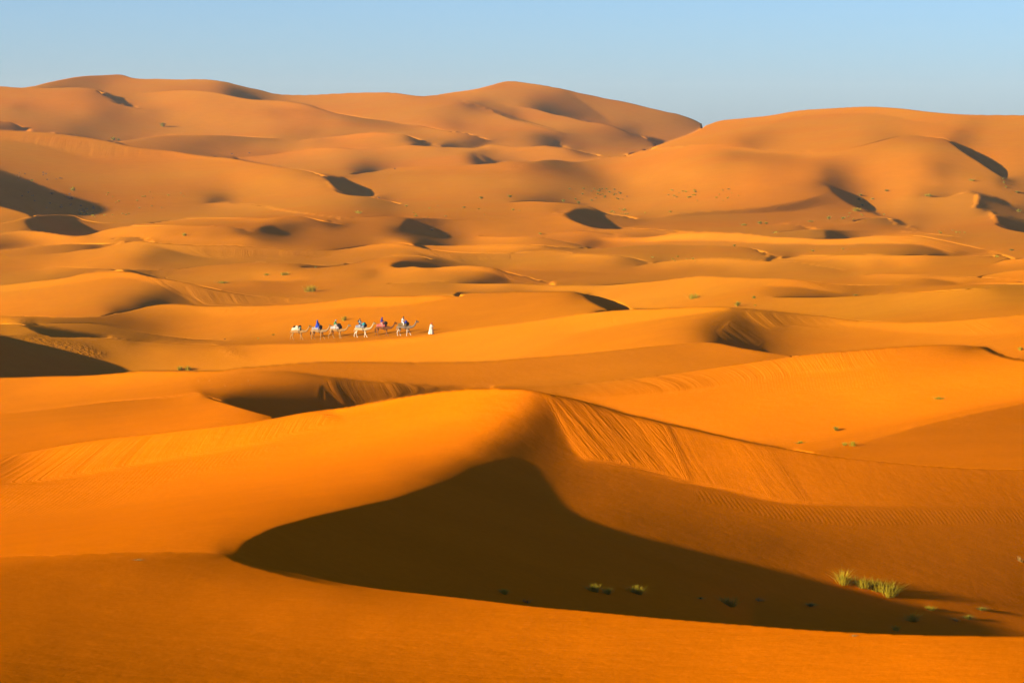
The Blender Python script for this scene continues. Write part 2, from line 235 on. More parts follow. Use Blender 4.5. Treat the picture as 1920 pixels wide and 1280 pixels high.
P : 100,642,92 60,635,95 160,655,88 195,668,98 180,680,102 230,690,118 200,645,108 300,660,142 350,675,140 300,688,130 230,650,115 430,685,142 400,660,140 600,660,156 700,665,154 500,668,150 850,650,158 1000,640,156 1100,620,156 1150,600,163 1200,620,148 1250,610,142 1300,595,142 1320,605,105 1338,612,78 1345,625,50 1345,635,30 1365,640,28 1370,628,40 1400,622,52 1405,640,60 1390,605,58 1375,590,88 1420,632,62 1432,645,82 1445,605,98 1460,622,92 1480,640,112 1550,630,130 1650,625,138 1800,625,142 1900,632,138 1300,625,125 1250,632,135 1150,640,148 1000,660,152 1100,650,148
S s28: 1060,628,158,148 1150,611,160,146 1250,596,160,142 1330,586,155,130 1375,579,142,100
S s28b: 1388,580,100,74 1400,594,102,66 1415,607,102,70 1440,618,102,86
S s28c: 1440,619,100,95 1480,612,112,112 1540,608,135,128 1600,612,150,138 1700,622,152,142 1760,626,152,143 1840,628,150,142 1920,623,146,140 2240,618,146,140
O o29: -300,712,0,130 0,708,0,132 100,705,0,142 175,703,0,150 200,701,108,152 225,699,118,154 275,695,130,154 325,695,135,152 375,696,140,148 412,695,142,140 450,690,145,130 480,688,148,122 555,682,150,118 605,679,152,116 680,679,154,116 780,680,154,118 855,679,155,120 930,676,155,122 960,673,155,122 1060,665,150,124 1160,655,148,122 1260,645,142,120 1322,641,110,124 1347,643,20,126 1385,651,5,128 1422,657,20,126 1440,660,80,122 1490,667,105,118
P : 700,700,122 850,705,124 1000,700,124 1100,690,128 1300,670,124 1400,675,122 550,688,122 600,695,120
C o30l: 480,694,130,126 555,697,120,105 605,705,116,88 655,710,114,74 705,716,114,76 780,721,116,72 855,724,118,80 930,725,118,92 960,725,118,98 1022,723,120,112 1085,720,122,118
O o30: 1085,720,122,120 1210,707,126,134 1335,690,124,142 1440,675,120,150 1490,668,115,152 1540,662,122,150 1615,656,130,145 1690,650,135,138 1765,647,138,122 1810,648,140,92 1827,649,140,40 1850,650,140,0 1870,660,140,0 1902,670,140,0 1920,672,138,0 2240,690,130,0
S s30: 1827,651,15,108 1840,654,0,118 1860,663,0,130 1885,671,0,138 1920,677,0,140 2240,696,0,140
P : 1780,660,128 1720,665,140 1820,675,138 1600,670,152 1900,700,150
S s30b: 1100,744,130,140 1273,732,135,142 1330,725,138,142 1440,703,148,142 1515,700,152,145 1590,695,152,148 1640,686,150,148
P : 1200,765,146 1400,765,150 1600,740,156 1850,720,152 1500,710,148 1300,750,142 1650,790,142 1500,810,138 1750,770,150 1400,800,142
S s31: 1487,841,138,118 1560,828,138,118 1620,817,138,116 1700,802,140,112 1800,780,142,108 1920,755,145,104 2240,700,145,104
P : 1850,830,112 1700,840,120 1900,790,108 1880,860,112
O o70: -300,790,140,118 0,775,135,120 100,765,132,116 200,753,130,112 300,745,124,118 345,740,120,135 367,737,112,150 383,740,20,145 400,746,15,140 417,752,0,135 467,768,0,118 520,783,0,100
S s70: 380,739,105,15 400,745,98,10 415,750,92,0
P : 430,746,30 470,741,42 450,752,5 500,745,28 530,755,5 560,768,0 600,752,20 600,765,8 560,742,42 640,740,60 640,755,38 690,735,75 760,730,82 700,748,72 620,718,60 590,725,60 570,718,92 530,718,105 500,730,80 450,728,112 400,725,130 300,715,150 200,715,158 100,720,152 50,740,140 480,708,132 420,735,92 830,728,80 350,722,140 550,708,108
P : 100,800,132 0,800,125 250,790,135 400,780,140 480,783,128 300,770,128 440,765,138
O o71: -300,895,120,105 0,856,128,112 50,847,128,138 90,840,130,148 130,832,132,152 200,822,132,154 260,816,135,156 330,808,138,157 400,800,138,156 480,790,125,152 520,783,50,150 560,775,0,152 600,769,5,155 640,765,30,160 707,753,65,165 773,742,68,167 840,733,78,167 890,729,88,166 940,728,100,160 973,729,108,150 1007,733,115,130 1040,740,118,95 1073,746,125,98 1107,755,135,105 1140,765,140,108 1173,776,142,108 1207,783,142,114 1247,793,144,122 1280,800,144,124 1357,818,142,120 1413,830,140,122 1487,843,122,115 1563,855,116,115 1647,864,116,112 1747,873,116,108 1813,877,116,106 1920,880,115,104 2240,885,115,104
S s71: -300,930,115,122 0,908,115,122 60,906,132,124 110,899,142,128 180,888,148,134 240,875,152,140 330,860,154,145 400,850,154,148 480,835,154,150 560,822,156,152
P : 0,880,108 30,880,128 0,950,130 100,950,132 250,930,138 400,880,148 500,860,152 600,840,158 750,800,165 850,780,165 900,810,150 860,835,142 800,850,142 700,880,138 550,920,128 400,950,126 200,980,128 300,1000,122 400,1000,118 100,1010,125 480,970,114 600,930,120 550,950,108 700,905,118 820,870,118 720,925,100 640,945,102 880,850,112 930,790,148 960,770,142
S c1: 432,1037,-,0 445,1032,75,0 452,1020,90,0 480,1003,100,0 500,993,102,0 560,975,100,0 620,960,96,0 660,951,92,0 700,942,88,0 740,933,80,0 780,919,72,0 820,905,65,5
P : 860,888,42 900,868,48 935,840,58 960,815,75 985,790,85 900,890,8 940,870,25 980,850,42 1000,820,52 960,840,45 1020,790,62 1010,770,95 1040,800,68 1060,830,72 1045,865,66 1000,875,48 975,880,32 1080,858,95 1035,770,72 1000,750,128 985,770,118 1030,890,60 1060,910,72
S c2: 1015,738,120,92 1030,755,100,72 1042,778,108,68 1058,808,112,72 1078,845,112,88 1095,862,112,98
S c3: 1095,862,112,95 1150,868,112,92 1200,877,114,90 1290,905,120,90 1370,921,122,92 1440,938,120,95 1510,946,118,98 1600,948,112,98 1750,948,104,98 1920,950,98,92 2240,955,98,92
P : 1150,820,108 1250,850,116 1350,870,124 1450,900,118 1600,900,114 1750,915,104 1880,920,98 1200,830,110
P : 1150,900,90 1250,930,84 1400,965,88 1600,975,95 1800,970,95 1120,940,84 1300,1000,64 1450,1020,62 1600,1030,74 1750,1020,85 1900,1050,78 1500,1075,75 1700,1090,86 1850,1110,76 1200,975,64 1560,1080,88 1080,950,78 1060,935,72 1250,1020,62 1400,1070,68 1900,1000,85
X c4: 900,880,20,0 960,885,35,0 1000,905,50,0 1028,930,66,0 1045,962,72,-1 1062,977,74,-1 1100,992,74,-1 1160,1015,72,-1 1220,1042,70,-1 1300,1070,65,-1 1400,1095,72,-1 1500,1112,82,-1 1600,1128,88,-1 1700,1140,84,-1 1800,1148,75,-1 1920,1155,68,-1 2240,1170,68,-1
P : 600,1000,0 750,970,0 850,930,0 500,1020,0 650,970,0 800,940,0 680,1030,0
P : 950,1000,0 960,920,0 940,1080,0 1100,1060,-1 1200,1100,-1 1400,1140,-1 1600,1160,-1 1800,1175,-1 850,1080,0 700,1050,0
L lc1: 985,895,0 1000,940,0 1010,1000,0 1030,1060,0 1120,1100,0 1280,1158,0
L lc2: 1030,960,-1 1060,1030,-1 1150,1075,-1 1380,1165,-1
O o80: -300,1060,122,100 0,1043,122,100 100,1040,122,98 200,1036,120,95 300,1034,118,90 370,1035,114,80 400,1037,112,70 432,1041,5,25 450,1047,0,5 500,1060,0,10 560,1074,0,30 640,1092,0,75 720,1104,0,90 800,1113,0,100 900,1124,0,108 1000,1136,0,112 1100,1145,0,115 1250,1159,0,118 1400,1171,-1,120 1550,1182,-1,122 1700,1189,-1,122 1920,1193,-1,112 2240,1196,-1,108
S s80: 420,1044,28,82 450,1056,12,85 500,1071,10,88 560,1084,15,92 620,1095,40,92 660,1101,65,92
P : 0,1150,90 200,1100,100 400,1110,108 100,1200,85 300,1180,96 500,1170,115 700,1170,118 900,1190,116 1100,1210,126 1400,1225,132 1700,1235,135 1880,1245,120 300,1260,85 600,1260,95 900,1270,104 1200,1275,112 1500,1275,125 1800,1275,130 50,1270,72 700,1230,102 480,1095,100 560,1115,108 0,1080,98 2100,1240,115
"""


F=5333.; UC=960.; VH=250.
U0,U1,DU=-320,2240,4
V0,V1,DV=132,1292,2
NU=(U1-U0)//DU+1; NV=(V1-V0)//DV+1
us=U0+DU*np.arange(NU); vs=V0+DV*np.arange(NV)
def parse():
    out=[]
    for ln in DATA.strip().splitlines():
        head,body=ln.split(':',1); h=head.split(); t=h[0]; name=h[1] if len(h)>1 else ''
        pts=[]
        for tok in body.split():
            f=[np.nan if x=='-' else float(x) for x in tok.split(',')]
            pts.append(f)
        n=max(len(p) for p in pts)
        for p in pts: assert len(p)==n,(name,p)
        out.append((t,name,np.array(pts)))
    return out
def densify(P,step=1.5):
    # Catmull-Rom (centripetal-ish via chord param, Hermite with monotone limiting)
    uv=P[:,:2]; n=len(uv)
    if n<3: 
        d=np.hypot(*(uv[1]-uv[0])); m=max(2,int(d/step)); t=np.linspace(0,1,m)[:,None]
        return P[0]*(1-t)+P[1]*t
    s=np.r_[0,np.cumsum(np.hypot(*(np.diff(uv,axis=0).T)))]
    m=np.zeros_like(uv)
    d=np.diff(uv,axis=0)/np.diff(s)[:,None]
    h=np.diff(s)[:,None]
    m[1:-1]=(d[:-1]*h[1:]+d[1:]*h[:-1])/(h[:-1]+h[1:])
    m[0]=1.5*d[0]-.5*m[1]; m[-1]=1.5*d[-1]-.5*m[-2]
    out=[]
    for i in range(n-1):
        k=max(2,int(h[i,0]/step)+1); t=np.linspace(0,1,k,endpoint=(i==n-2))[:,None]
        H=(2*t**3-3*t**2+1)*uv[i]+(t**3-2*t**2+t)*h[i]*m[i]+(-2*t**3+3*t**2)*uv[i+1]+(t**3-t**2)*h[i]*m[i+1]
        rest=P[i,2:]*(1-t)+P[i+1,2:]*t
        out.append(np.hstack([H,rest]))
    return np.vstack(out)
def crossings(D,sw=False):
    """vertical-edge crossings: (i,j,val cols) between rows i,i+1 at col j; horizontal: between cols j,j+1 at row i"""
    ve=[];he=[]
    u=(D[:,0]-U0)/DU; v=(D[:,1]-V0)/DV
    for k in range(len(D)-1):
        a,b=u[k],u[k+1]
        lo,hi=min(a,b),max(a,b)
        for j in range(int(np.ceil(lo)),int(np.floor(hi))+1):
            if b==a: continue
            t=(j-a)/(b-a); y=v[k]+t*(v[k+1]-v[k])
            ve.append((y,j,*(D[k,2:]*(1-t)+D[k+1,2:]*t),*((np.sign(b-a),) if sw else ())))
        a,b=v[k],v[k+1]; lo,hi=min(a,b),max(a,b)
        for i in range(int(np.ceil(lo)),int(np.floor(hi))+1):
            if b==a: continue
            t=(i-a)/(b-a); x=u[k]+t*(u[k+1]-u[k])
            # side: which side is 'above'? direction dx>0 => above is v smaller
            slope=(D[k+1,1]-D[k,1]); dirx=D[k+1,0]-D[k,0]
            he.append((i,x,np.sign(slope)*(1 if dirx>=0 else 1),*(D[k,2:]*(1-t)+D[k+1,2:]*t)))
    return ve,he
def build():
    C=parse()
    cutV=np.zeros((NV-1,NU),bool); cutH=np.zeros((NV,NU-1),bool)   # depth cuts
    crV=np.zeros_like(cutV); crH=np.zeros_like(cutH)               # shade cuts (all)
    gcV=np.zeros_like(cutV); gcH=np.zeros_like(cutH); fr=np.full((NV-1,NU),.5)
    tgt=np.zeros((NV,NU)); w=np.zeros((NV,NU))
    skyv=np.full(NU,-1e9)
    def put(i,j,val):
        if 0<=i<NV and 0<=j<NU and np.isfinite(val): tgt[i,j]+=val; w[i,j]+=1
    olist=[]; cid=np.full((NV-1,NU),-1); ncur=0
    for t,name,P in C:
        if t=='P':
            for u,v,g in P: put(int(round((v-V0)/DV)),int(round((u-U0)/DU)),g)
            continue
        ncur+=1
        D=densify(P); ve,he=crossings(D,t in 'OSCX')
        if t=='L':
            for y,j,g in ve: put(int(round(y)),j,g)
            continue
        if t=='K':
            for y,j,ga,gb in ve:
                if 0<=j<NU:
                    skyv[j]=max(skyv[j],y); put(int(np.floor(y))+1,j,gb)
            continue
        for y,j,ga,gb,sw in ve:
            if sw<0: ga,gb=gb,ga
            i=int(np.floor(y))
            if 0<=i<NV-1 and 0<=j<NU:
                crV[i,j]=1; gcV[i,j]|=(t!='X')
                if t=='O': cutV[i,j]=1; fr[i,j]=y-i; cid[i,j]=ncur
                put(i,j,ga); put(i+1,j,gb)
                olist.append((t,i,j))
        for i,x,sg,ga,gb in he:
            j=int(np.floor(x))
            if 0<=j<NU-1 and 0<=i<NV:
                crH[i,j]=1; gcH[i,j]|=(t!='X')
                if t=='O': cutH[i,j]=1
                # above side: curve going right & down (sg>0): point to the right of curve is above
                # traversal direction d=(dx,dy); 'above' = left-hand side when moving +x i.e. normal (dy,-dx)
                if sg>0: put(i,j+1,ga); put(i,j,gb)
                else: put(i,j,ga); put(i,j+1,gb)
    sky=(np.arange(NV)[:,None]<=np.floor(skyv)[None,:])
    m=w>0; tgt[m]/=w[m]
    return dict(cutV=cutV,cutH=cutH,crV=crV,crH=crH,gcV=gcV,gcH=gcH,fr=fr,cid=cid,tgt=tgt,has=m&~sky,sky=sky,skyv=skyv)

def mixsolve(tgt,wt,ch,cv,mask,x0,alpha=.02,iters=400):
    """min wt(x-t)^2 + alpha|Dx|^2 + |D2x|^2 over mask, cuts break differences"""
    eh=(~ch)&mask[:,1:]&mask[:,:-1]; ev=(~cv)&mask[1:]&mask[:-1]
    eh=eh.astype(np.float32); ev=ev.astype(np.float32)
    e2h=eh[:,1:]*eh[:,:-1]; e2v=ev[1:]*ev[:-1]
    exy=eh[1:]*eh[:-1]*ev[:,1:]*ev[:,:-1]
    wt=wt.astype(np.float32)
    def A(x):
        r=wt*x
        d=eh*(x[:,1:]-x[:,:-1])*alpha; r[:,1:]+=d; r[:,:-1]-=d
        d=ev*(x[1:]-x[:-1])*alpha; r[1:]+=d; r[:-1]-=d
        d=e2h*(x[:,2:]-2*x[:,1:-1]+x[:,:-2]); r[:,2:]+=d; r[:,1:-1]-=2*d; r[:,:-2]+=d
        d=e2v*(x[2:]-2*x[1:-1]+x[:-2]); r[2:]+=d; r[1:-1]-=2*d; r[:-2]+=d
        d=2*exy*(x[1:,1:]-x[1:,:-1]-x[:-1,1:]+x[:-1,:-1])
        r[1:,1:]+=d; r[1:,:-1]-=d; r[:-1,1:]-=d; r[:-1,:-1]+=d
        r+=1e-6*x
        return r
    D=wt+1e-6
    for sl in ((slice(None),slice(1,None)),(slice(None),slice(None,-1))): D[sl]+=alpha*eh
    for sl in ((slice(1,None),slice(None)),(slice(None,-1),slice(None))): D[sl]+=alpha*ev
    D[:,2:]+=e2h; D[:,:-2]+=e2h; D[:,1:-1]+=4*e2h; D[2:]+=e2v; D[:-2]+=e2v; D[1:-1]+=4*e2v
    for a in (slice(1,None),slice(None,-1)):
        for b in (slice(1,None),slice(None,-1)): D[a,b]+=2*exy
    x=x0.astype(np.float32).copy(); r=(wt*tgt+1e-6*x0).astype(np.float32)-A(x); z=r/D; p=z.copy(); rz=(r*z).sum()
    for k in range(iters):
        Ap=A(p); al=rz/(p*Ap).sum(); x+=al*p; r-=al*Ap; z=r/D; rn=(r*z).sum()
        if rn<1e-12: break
        p=z+p*(rn/rz); rz=rn
    return x
def coarse(tgt,wt,ch,cv,mask,s):
    H,W=tgt.shape; h=(H+s-1)//s; w=(W+s-1)//s
    T=np.zeros((h,w));Wt=np.zeros((h,w));M=np.zeros((h,w),bool)
    ii=np.arange(H)//s; jj=np.arange(W)//s
    np.add.at(T,(ii[:,None],jj[None]),tgt*wt); np.add.at(Wt,(ii[:,None],jj[None]),wt)
    np.logical_or.at(M,(ii[:,None],jj[None]),mask)
    T=np.where(Wt>0,T/np.maximum(Wt,1e-9),0)
    return T,Wt,M
def multires(tgt,wt,ch,cv,mask,alpha=.02,iters=500):
    # coarse init without cuts by membrane, then fine
    x=np.full((1,1),(tgt*wt).sum()/wt.sum())
    for s in (32,16,8,4,2):
        T,Wt,M=coarse(tgt,wt,ch,cv,mask,s); h,w=T.shape
        ri=np.minimum((np.arange(h)*x.shape[0]/h).astype(int),x.shape[0]-1); rj=np.minimum((np.arange(w)*x.shape[1]/w).astype(int),x.shape[1]-1)
        x=x[ri][:,rj]; 
        x=mixsolve(T,np.minimum(Wt,1),np.zeros((h,w-1),bool),np.zeros((h-1,w),bool),np.ones((h,w),bool),x,alpha*4,80)
    h,w=tgt.shape
    x=x[np.arange(h)//2][:,np.arange(w)//2]
    return mixsolve(tgt,wt,ch,cv,mask,x,alpha,iters)
def shade():
    B=build()
    has=B['has']; t=B['tgt']; cast=has&(t<-.5)
    mask=~B['sky']
    G=multires(np.clip(t,0,200),(has&~cast)*1.0,B['crH'],B['crV'],mask,alpha=.15,iters=800)
    Cm=multires(np.where(cast,1.,0.),(has&((t>3)|cast))*1.0,B['crH'],B['crV'],mask,alpha=1.,iters=800)
    B['G']=np.clip(G,0,180); B['cast']=(Cm>.5)&mask&(G>18)
    return B

B=shade()
EL=np.radians(13.); AZ=np.radians(38.)
dx,dy=np.cos(AZ),np.sin(AZ); se,ce=np.sin(EL),np.cos(EL)
da=DU/F; db=DV/F
a=((us-UC)/F)[None,:]; b=((vs-VH)/F)[:,None]
tab=np.array([(1400,62),(1280,72),(1190,86),(1110,110),(1040,138),(950,170),(850,208),(760,255),(720,320),(680,390),(632,467),(580,560),(500,720),(430,920),(400,1000),(330,1200),(280,1420),(235,1700),(200,1850),(150,2050),(100,2200)],float)[::-1]
def base(v): return np.exp(np.interp(v,tab[:,0],np.log(tab[:,1])))
Lb0=np.log(base(vs))
k=np.ones(25)/25; Lb0=np.convolve(np.pad(Lb0,12,mode='reflect',reflect_type='odd'),k,'valid')
L0=np.repeat(Lb0[:,None],NU,1)
_u=us[None,:]; _v=vs[:,None]
ANC=np.array([(450,1025,133),(640,958,158),(820,905,178),(960,840,222),(700,1080,125),(850,1100,135),(1000,1000,160),(1000,1120,148),(1028,930,188),(1100,992,172),(1157,1014,169),(1250,1050,164),(1400,1095,164),(1500,1112,170),(1650,1133,181),(1800,1148,192),(1920,1155,203),(2200,1168,204),(1300,1130,160),(1600,1170,200),(1900,1180,215),(2200,1185,222),(1100,1100,162),(1200,930,203),(1300,1000,189),(1500,1000,199),(1800,1050,212),(2200,1050,220),(1500,930,208),(1900,930,226),(2200,930,232),(1200,840,208),(1500,870,220),(1900,900,236),(960,728,262),(800,738,261),(640,765,260),(400,800,245),(200,822,228),(0,856,212),(-250,885,200),(1100,752,256),(1280,800,246),(1500,845,244),(1900,880,248),(2200,885,250),(700,850,218),(400,900,190),(100,900,180),(-200,920,172),(100,1000,145),(300,1000,143),(-200,1000,146)],float)
_ridge=np.interp(us,[-300,432,640,900,1250,1550,1920,2240],[1040,1041,1092,1124,1159,1182,1193,1196])[None,:]
_main=np.interp(us,[-300,0,90,200,330,480,600,707,840,960,1040,1107,1207,1280,1413,1563,1747,1920,2240],[895,856,840,822,808,790,769,753,733,728,740,755,783,800,830,855,873,880,885])[None,:]
if 1:
    ANC[ANC[:,1]<905,2]=np.where(ANC[ANC[:,1]<905,0]<1250,ANC[ANC[:,1]<905,2]*.9,ANC[ANC[:,1]<905,2]*.95)
_rat=np.log(ANC[:,2]/base(ANC[:,1])); _n=0;_d=0
for (pu,pv,_),rr in zip(ANC,_rat):
    w_=1/(((_u-pu)/1.6)**2+(_v-pv)**2+2500.)**1.5; _n=_n+w_*rr; _d=_d+w_
_in=((_v>_main)&(_v<_ridge))*1.
L0=L0+_in*_n/_d
BOW=_in*np.clip((_u-900)/150,0,1)
ANK=np.zeros((NV,NU))
for (pu,pv,_) in ANC[8:24]: ANK=np.maximum(ANK,np.exp(-((_u-pu)/90.)**2-((_v-pv)/25.)**2))
CAR=np.zeros((NV,NU))
_pv=np.interp(us,[400,545,620,720,809,900],[643,637.5,635.5,631.5,627,619])[None,:]
CAR=np.exp(-((_v-_pv)/7.)**2)*np.exp(-(np.maximum(np.abs(_u-680)-170,0)/40.)**2)
L0=np.where(CAR>.02,L0*(1-np.minimum(CAR*1.5,1))+np.minimum(CAR*1.5,1)*np.log(700-(_u-680)*.03),L0)
# slip-face style target: lit intensity from authored green level
G=B['G'].astype(float); Y0=np.exp(L0)
lin=((G/255+.055)/1.055)**2.4; lin=np.where(G<10.3,G/255/12.92,lin)
hz=1-np.exp(-Y0*0.00016)
lin=np.maximum(lin-0.10*hz,0)/(1-hz)
K=1.35
amb=.007
I=np.clip((lin-amb)*K,-0.05,.78)
dark=(G<26)|(I<np.where(vs[:,None]>840,.02,0.))
# desired light-direction slope g ; iterate normals norm inside
mask=~B['sky']; cast=B['cast']
cutH=B['cutH'];cutV=B['cutV'];crH=B['gcH'];crV=B['gcV']
eh=((~cutH)&mask[:,1:]&mask[:,:-1]).astype(float); ev=((~cutV)&mask[1:]&mask[:-1]).astype(float)
sh=np.where(crH,.03,1.)*eh; sv=np.where(crV,.03,1.)*ev
cell=eh[1:]*eh[:-1]*ev[:,1:]*ev[:,:-1]
crc=(crH[1:]|crH[:-1]|crV[:,1:]|crV[:,:-1])
avg=lambda X:.25*(X[1:,1:]+X[1:,:-1]+X[:-1,1:]+X[:-1,:-1])
castc=avg(cast.astype(float))>0
Ic=avg(I); ac=.5*(a[:,1:]+a[:,:-1]); bc=.5*(b[1:]+b[:-1])
darkc=avg(dark.astype(float))>.5
wp=cell*np.where(crc,.0,1.)*np.where(castc,0.,1.)
vc=.5*(vs[1:]+vs[:-1])[:,None]
def grads(L):
    La=.5*((L[1:,1:]-L[1:,:-1])+(L[:-1,1:]-L[:-1,:-1]))/da
    Lb=.5*((L[1:,1:]-L[:-1,1:])+(L[1:,:-1]-L[:-1,:-1]))/db
    return La,Lb

f=np.float32
evm=(mask[1:]&mask[:-1])
cutm=cutV&evm
vis=(evm&~cutm)
def up(x,shape):
    # bilinear-ish upsample by 2
    h,w=x.shape
    y=np.repeat(x,2,0); y[1:-1:2]=.75*x[:-1]+.25*x[1:]; y[2:-1:2]=.75*x[1:]+.25*x[:-1]
    z=np.repeat(y,2,1); z[:,1:-1:2]=.75*y[:,:-1]+.25*y[:,1:]; z[:,2:-1:2]=.75*y[:,1:]+.25*y[:,:-1]
    return z[:shape[0],:shape[1]]
def upT(g,shape):
    h,w=shape
    G=np.zeros((g.shape[0],2*w),g.dtype); G[:,:g.shape[1]]=g
    y=np.zeros((g.shape[0],w),g.dtype)
    y[:,:-1]+=.75*G[:,1:-1:2]; y[:,1:]+=.25*G[:,1:-1:2]; y[:,1:]+=.75*G[:,2:-1:2]; y[:,:-1]+=.25*G[:,2:-1:2]
    y[:,0]+=G[:,0]; y[:,-1]+=G[:,-1]
    H=np.zeros((2*h,w),g.dtype); H[:y.shape[0]]=y
    x=np.zeros((h,w),g.dtype)
    x[:-1]+=.75*H[1:-1:2]; x[1:]+=.25*H[1:-1:2]; x[1:]+=.75*H[2:-1:2]; x[:-1]+=.25*H[2:-1:2]
    x[0]+=H[0]; x[-1]+=H[-1]
    return x
Icast=.14
bcf=bc.astype(f); acf=ac.astype(f); Icf=np.where(castc,Icast,Ic).astype(f)
cellf=cell.astype(f)
good=(cell>0)&~castc
wsh=(good&~darkc).astype(f)*np.where(crc,.35,1.).astype(f); wdk=(good&~crc&darkc).astype(f)
cc=(cell>0)
wsh=np.where(castc&cc&~darkc,.15,wsh).astype(f)
nocr=(~crc).astype(f)
sH=(cc[:,1:]&cc[:,:-1])*np.minimum(nocr[:,1:],nocr[:,:-1]).astype(f); sV=((cc[1:]&cc[:-1])*np.minimum(nocr[1:],nocr[:-1])).astype(f)
sH=np.maximum(sH,.04*(cc[:,1:]&cc[:,:-1])).astype(f); sV=np.maximum(sV,.04*(cc[1:]&cc[:-1])).astype(f)
FARW=np.where(vc<560,.3,1.).astype(f); sH=sH*FARW; sV=sV*FARW[:-1]
N=float(cc.sum())
LM=f(.03)
vv2=(vis[1:]&vis[:-1]).astype(f)*np.where(vs[1:-1,None]<560,.4,1.).astype(f)*np.where(crV[1:]|crV[:-1],.1,1.).astype(f)
def core(L,t,lam,mu,wsl=1e-3,full=False):
    h=(L[:,1:]-L[:,:-1])/f(da); La=.5*(h[1:]+h[:-1])
    tc=.5*(t[:,1:]+t[:,:-1]); q=1/tc
    zx=-q*La; zy=-bcf+q*(1+acf*La)
    n2=1+zx*zx+zy*zy; n=np.sqrt(n2); dd=(f(dx)*zx+f(dy)*zy)*f(ce)+f(se); s=dd/n
    gs=np.zeros_like(s)
    e=(s-Icf)*wsh
    # robust
    E=(e*e).sum(); gs+=2*e
    ed=np.maximum(s+DKT,0)*wdk; E+=(ed*ed).sum(); gs+=2*ed
    gzx=gs*(f(dx*ce)/n-dd*zx/(n*n2)); gzy=gs*(f(dy*ce)/n-dd*zy/(n*n2))
    # smooth
    Es=0
    for z,gz in ((zx,gzx),(zy,gzy)):
        d=(z[:,1:]-z[:,:-1]); Es+=lam*(sH*d*d).sum(); d=2*lam*sH*d; gz[:,1:]+=d; gz[:,:-1]-=d
        d=(z[1:]-z[:-1]); Es+=lam*.5*(sV*d*d).sum(); d=lam*sV*d; gz[1:]+=d; gz[:-1]-=d
    # slope cap
    s2=zx*zx+zy*zy; over=np.maximum(s2-f(.36),0)*cellf; over=np.minimum(over,3); Ec=(over*over).sum()
    gzx+=4*over*zx; gzy+=4*over*zy
    Ep=wsl*((zx*zx+zy*zy)*cellf).sum(); gzx+=2*wsl*zx*cellf; gzy+=2*wsl*zy*cellf
    gzx*=cellf; gzy*=cellf
    # back
    gq=-gzx*La+gzy*(1+acf*La); gLa=-q*gzx+q*acf*gzy
    gh=np.zeros_like(h); gh[1:]+=.5*gLa; gh[:-1]+=.5*gLa; gh/=f(da)
    gL=np.zeros_like(L); gL[:,1:]+=gh; gL[:,:-1]-=gh
    dA=(L-L0f)*maskf; Ea=mu*(muW*dA*dA).sum(); gL+=2*mu*muW*dA
    gt=np.zeros_like(t); gqt=-gq*q*q*.5; gt[:,1:]+=gqt; gt[:,:-1]+=gqt
    lt=np.log(t); d=(lt[1:]-lt[:-1])*vv2; Es+=LM*(d*d).sum(); d=2*LM*d; gg=np.zeros_like(t); gg[1:]+=d; gg[:-1]-=d; gt+=gg/t
    if full: return L,zx,zy,s,(E,Es,Ec,Ea,Ep)
    return (E,Es,Ec,Ea,Ep),gL,gt

lshapes=[(NV,NU)]
while min(lshapes[-1])>20: lshapes.append(((lshapes[-1][0]+1)//2,(lshapes[-1][1]+1)//2))
TM=f(1/.8)
HIT=np.where(vs[1:,None]>600,45.,110.).astype(f)
def tfrom(L):
    raw=(L[:-1]-L[1:])/f(db)
    # softplus floor at TM, ceil 120
    x=np.clip((raw-TM)/f(1.5),-30,200); sp=np.where(x>20,x,np.log1p(np.exp(np.minimum(x,20)))); t=TM+f(1.5)*sp
    dt=1/(1+np.exp(-x))
    hi=t>120; t=np.where(hi,120,t); dt=np.where(hi,0,dt)
    tn=np.where(vis,t,f(20)); 
    return tn.astype(f),np.where(vis,dt,0).astype(f),raw
def phase2(L,iters,lam,mu,lr,lr_end,nl=6):
    t,_,_=tfrom(L); sc=np.ones((NV,NU),f); sc[:-1]=np.minimum(t,60); sc[-1]=sc[-2]
    for _ in range(6):
        sc[1:-1]=(sc[:-2]+sc[1:-1]*2+sc[2:])/4; sc[:,1:-1]=(sc[:,:-2]+sc[:,1:-1]*2+sc[:,2:])/4
    sc*=f(.0008)
    ph=[np.zeros(s_,f) for s_ in lshapes[:nl]]; M=[np.zeros_like(x) for x in ph]; V=[np.zeros_like(x) for x in ph]
    for it in range(1,iters+1):
        m=ph[-1]
        for k in range(len(ph)-2,-1,-1): m=up(m,lshapes[k])+ph[k]
        Lc=(L+sc*m).astype(f)
        t,dt,raw=tfrom(Lc)
        E,gL,gt=core(Lc,t,lam,mu)
        gr=gt*dt/f(db)
        # fold penalty & jump ordering
        pen=np.where(vis,np.minimum(raw-TM,0),0); wpn=f(.02); gr+=2*wpn*pen/f(db)
        hi=np.where(vis,np.maximum(raw-HIT,0),0); gr+=2*f(.002)*hi/f(db)
        dj=np.where(cutm,np.minimum((Lc[:-1]-Lc[1:])-f(.004),0),0); gr+=2*2000*dj
        gL[:-1]+=gr; gL[1:]-=gr
        gl=[gL*sc]
        for k in range(1,len(ph)): gl.append(upT(gl[-1],lshapes[k]))
        a_=lr*(lr_end/lr)**(it/iters)
        for k,gk in enumerate(gl):
            M[k]=.9*M[k]+.1*gk; V[k]=.99*V[k]+.01*gk*gk
            mh=M[k]/(1-.9**it); vh=V[k]/(1-.99**it); vv=vh+.3*vh.mean()
            ph[k]-=(a_*(2**k)*.5*mh/(np.sqrt(vv)+1e-12)).astype(f)
    return Lc
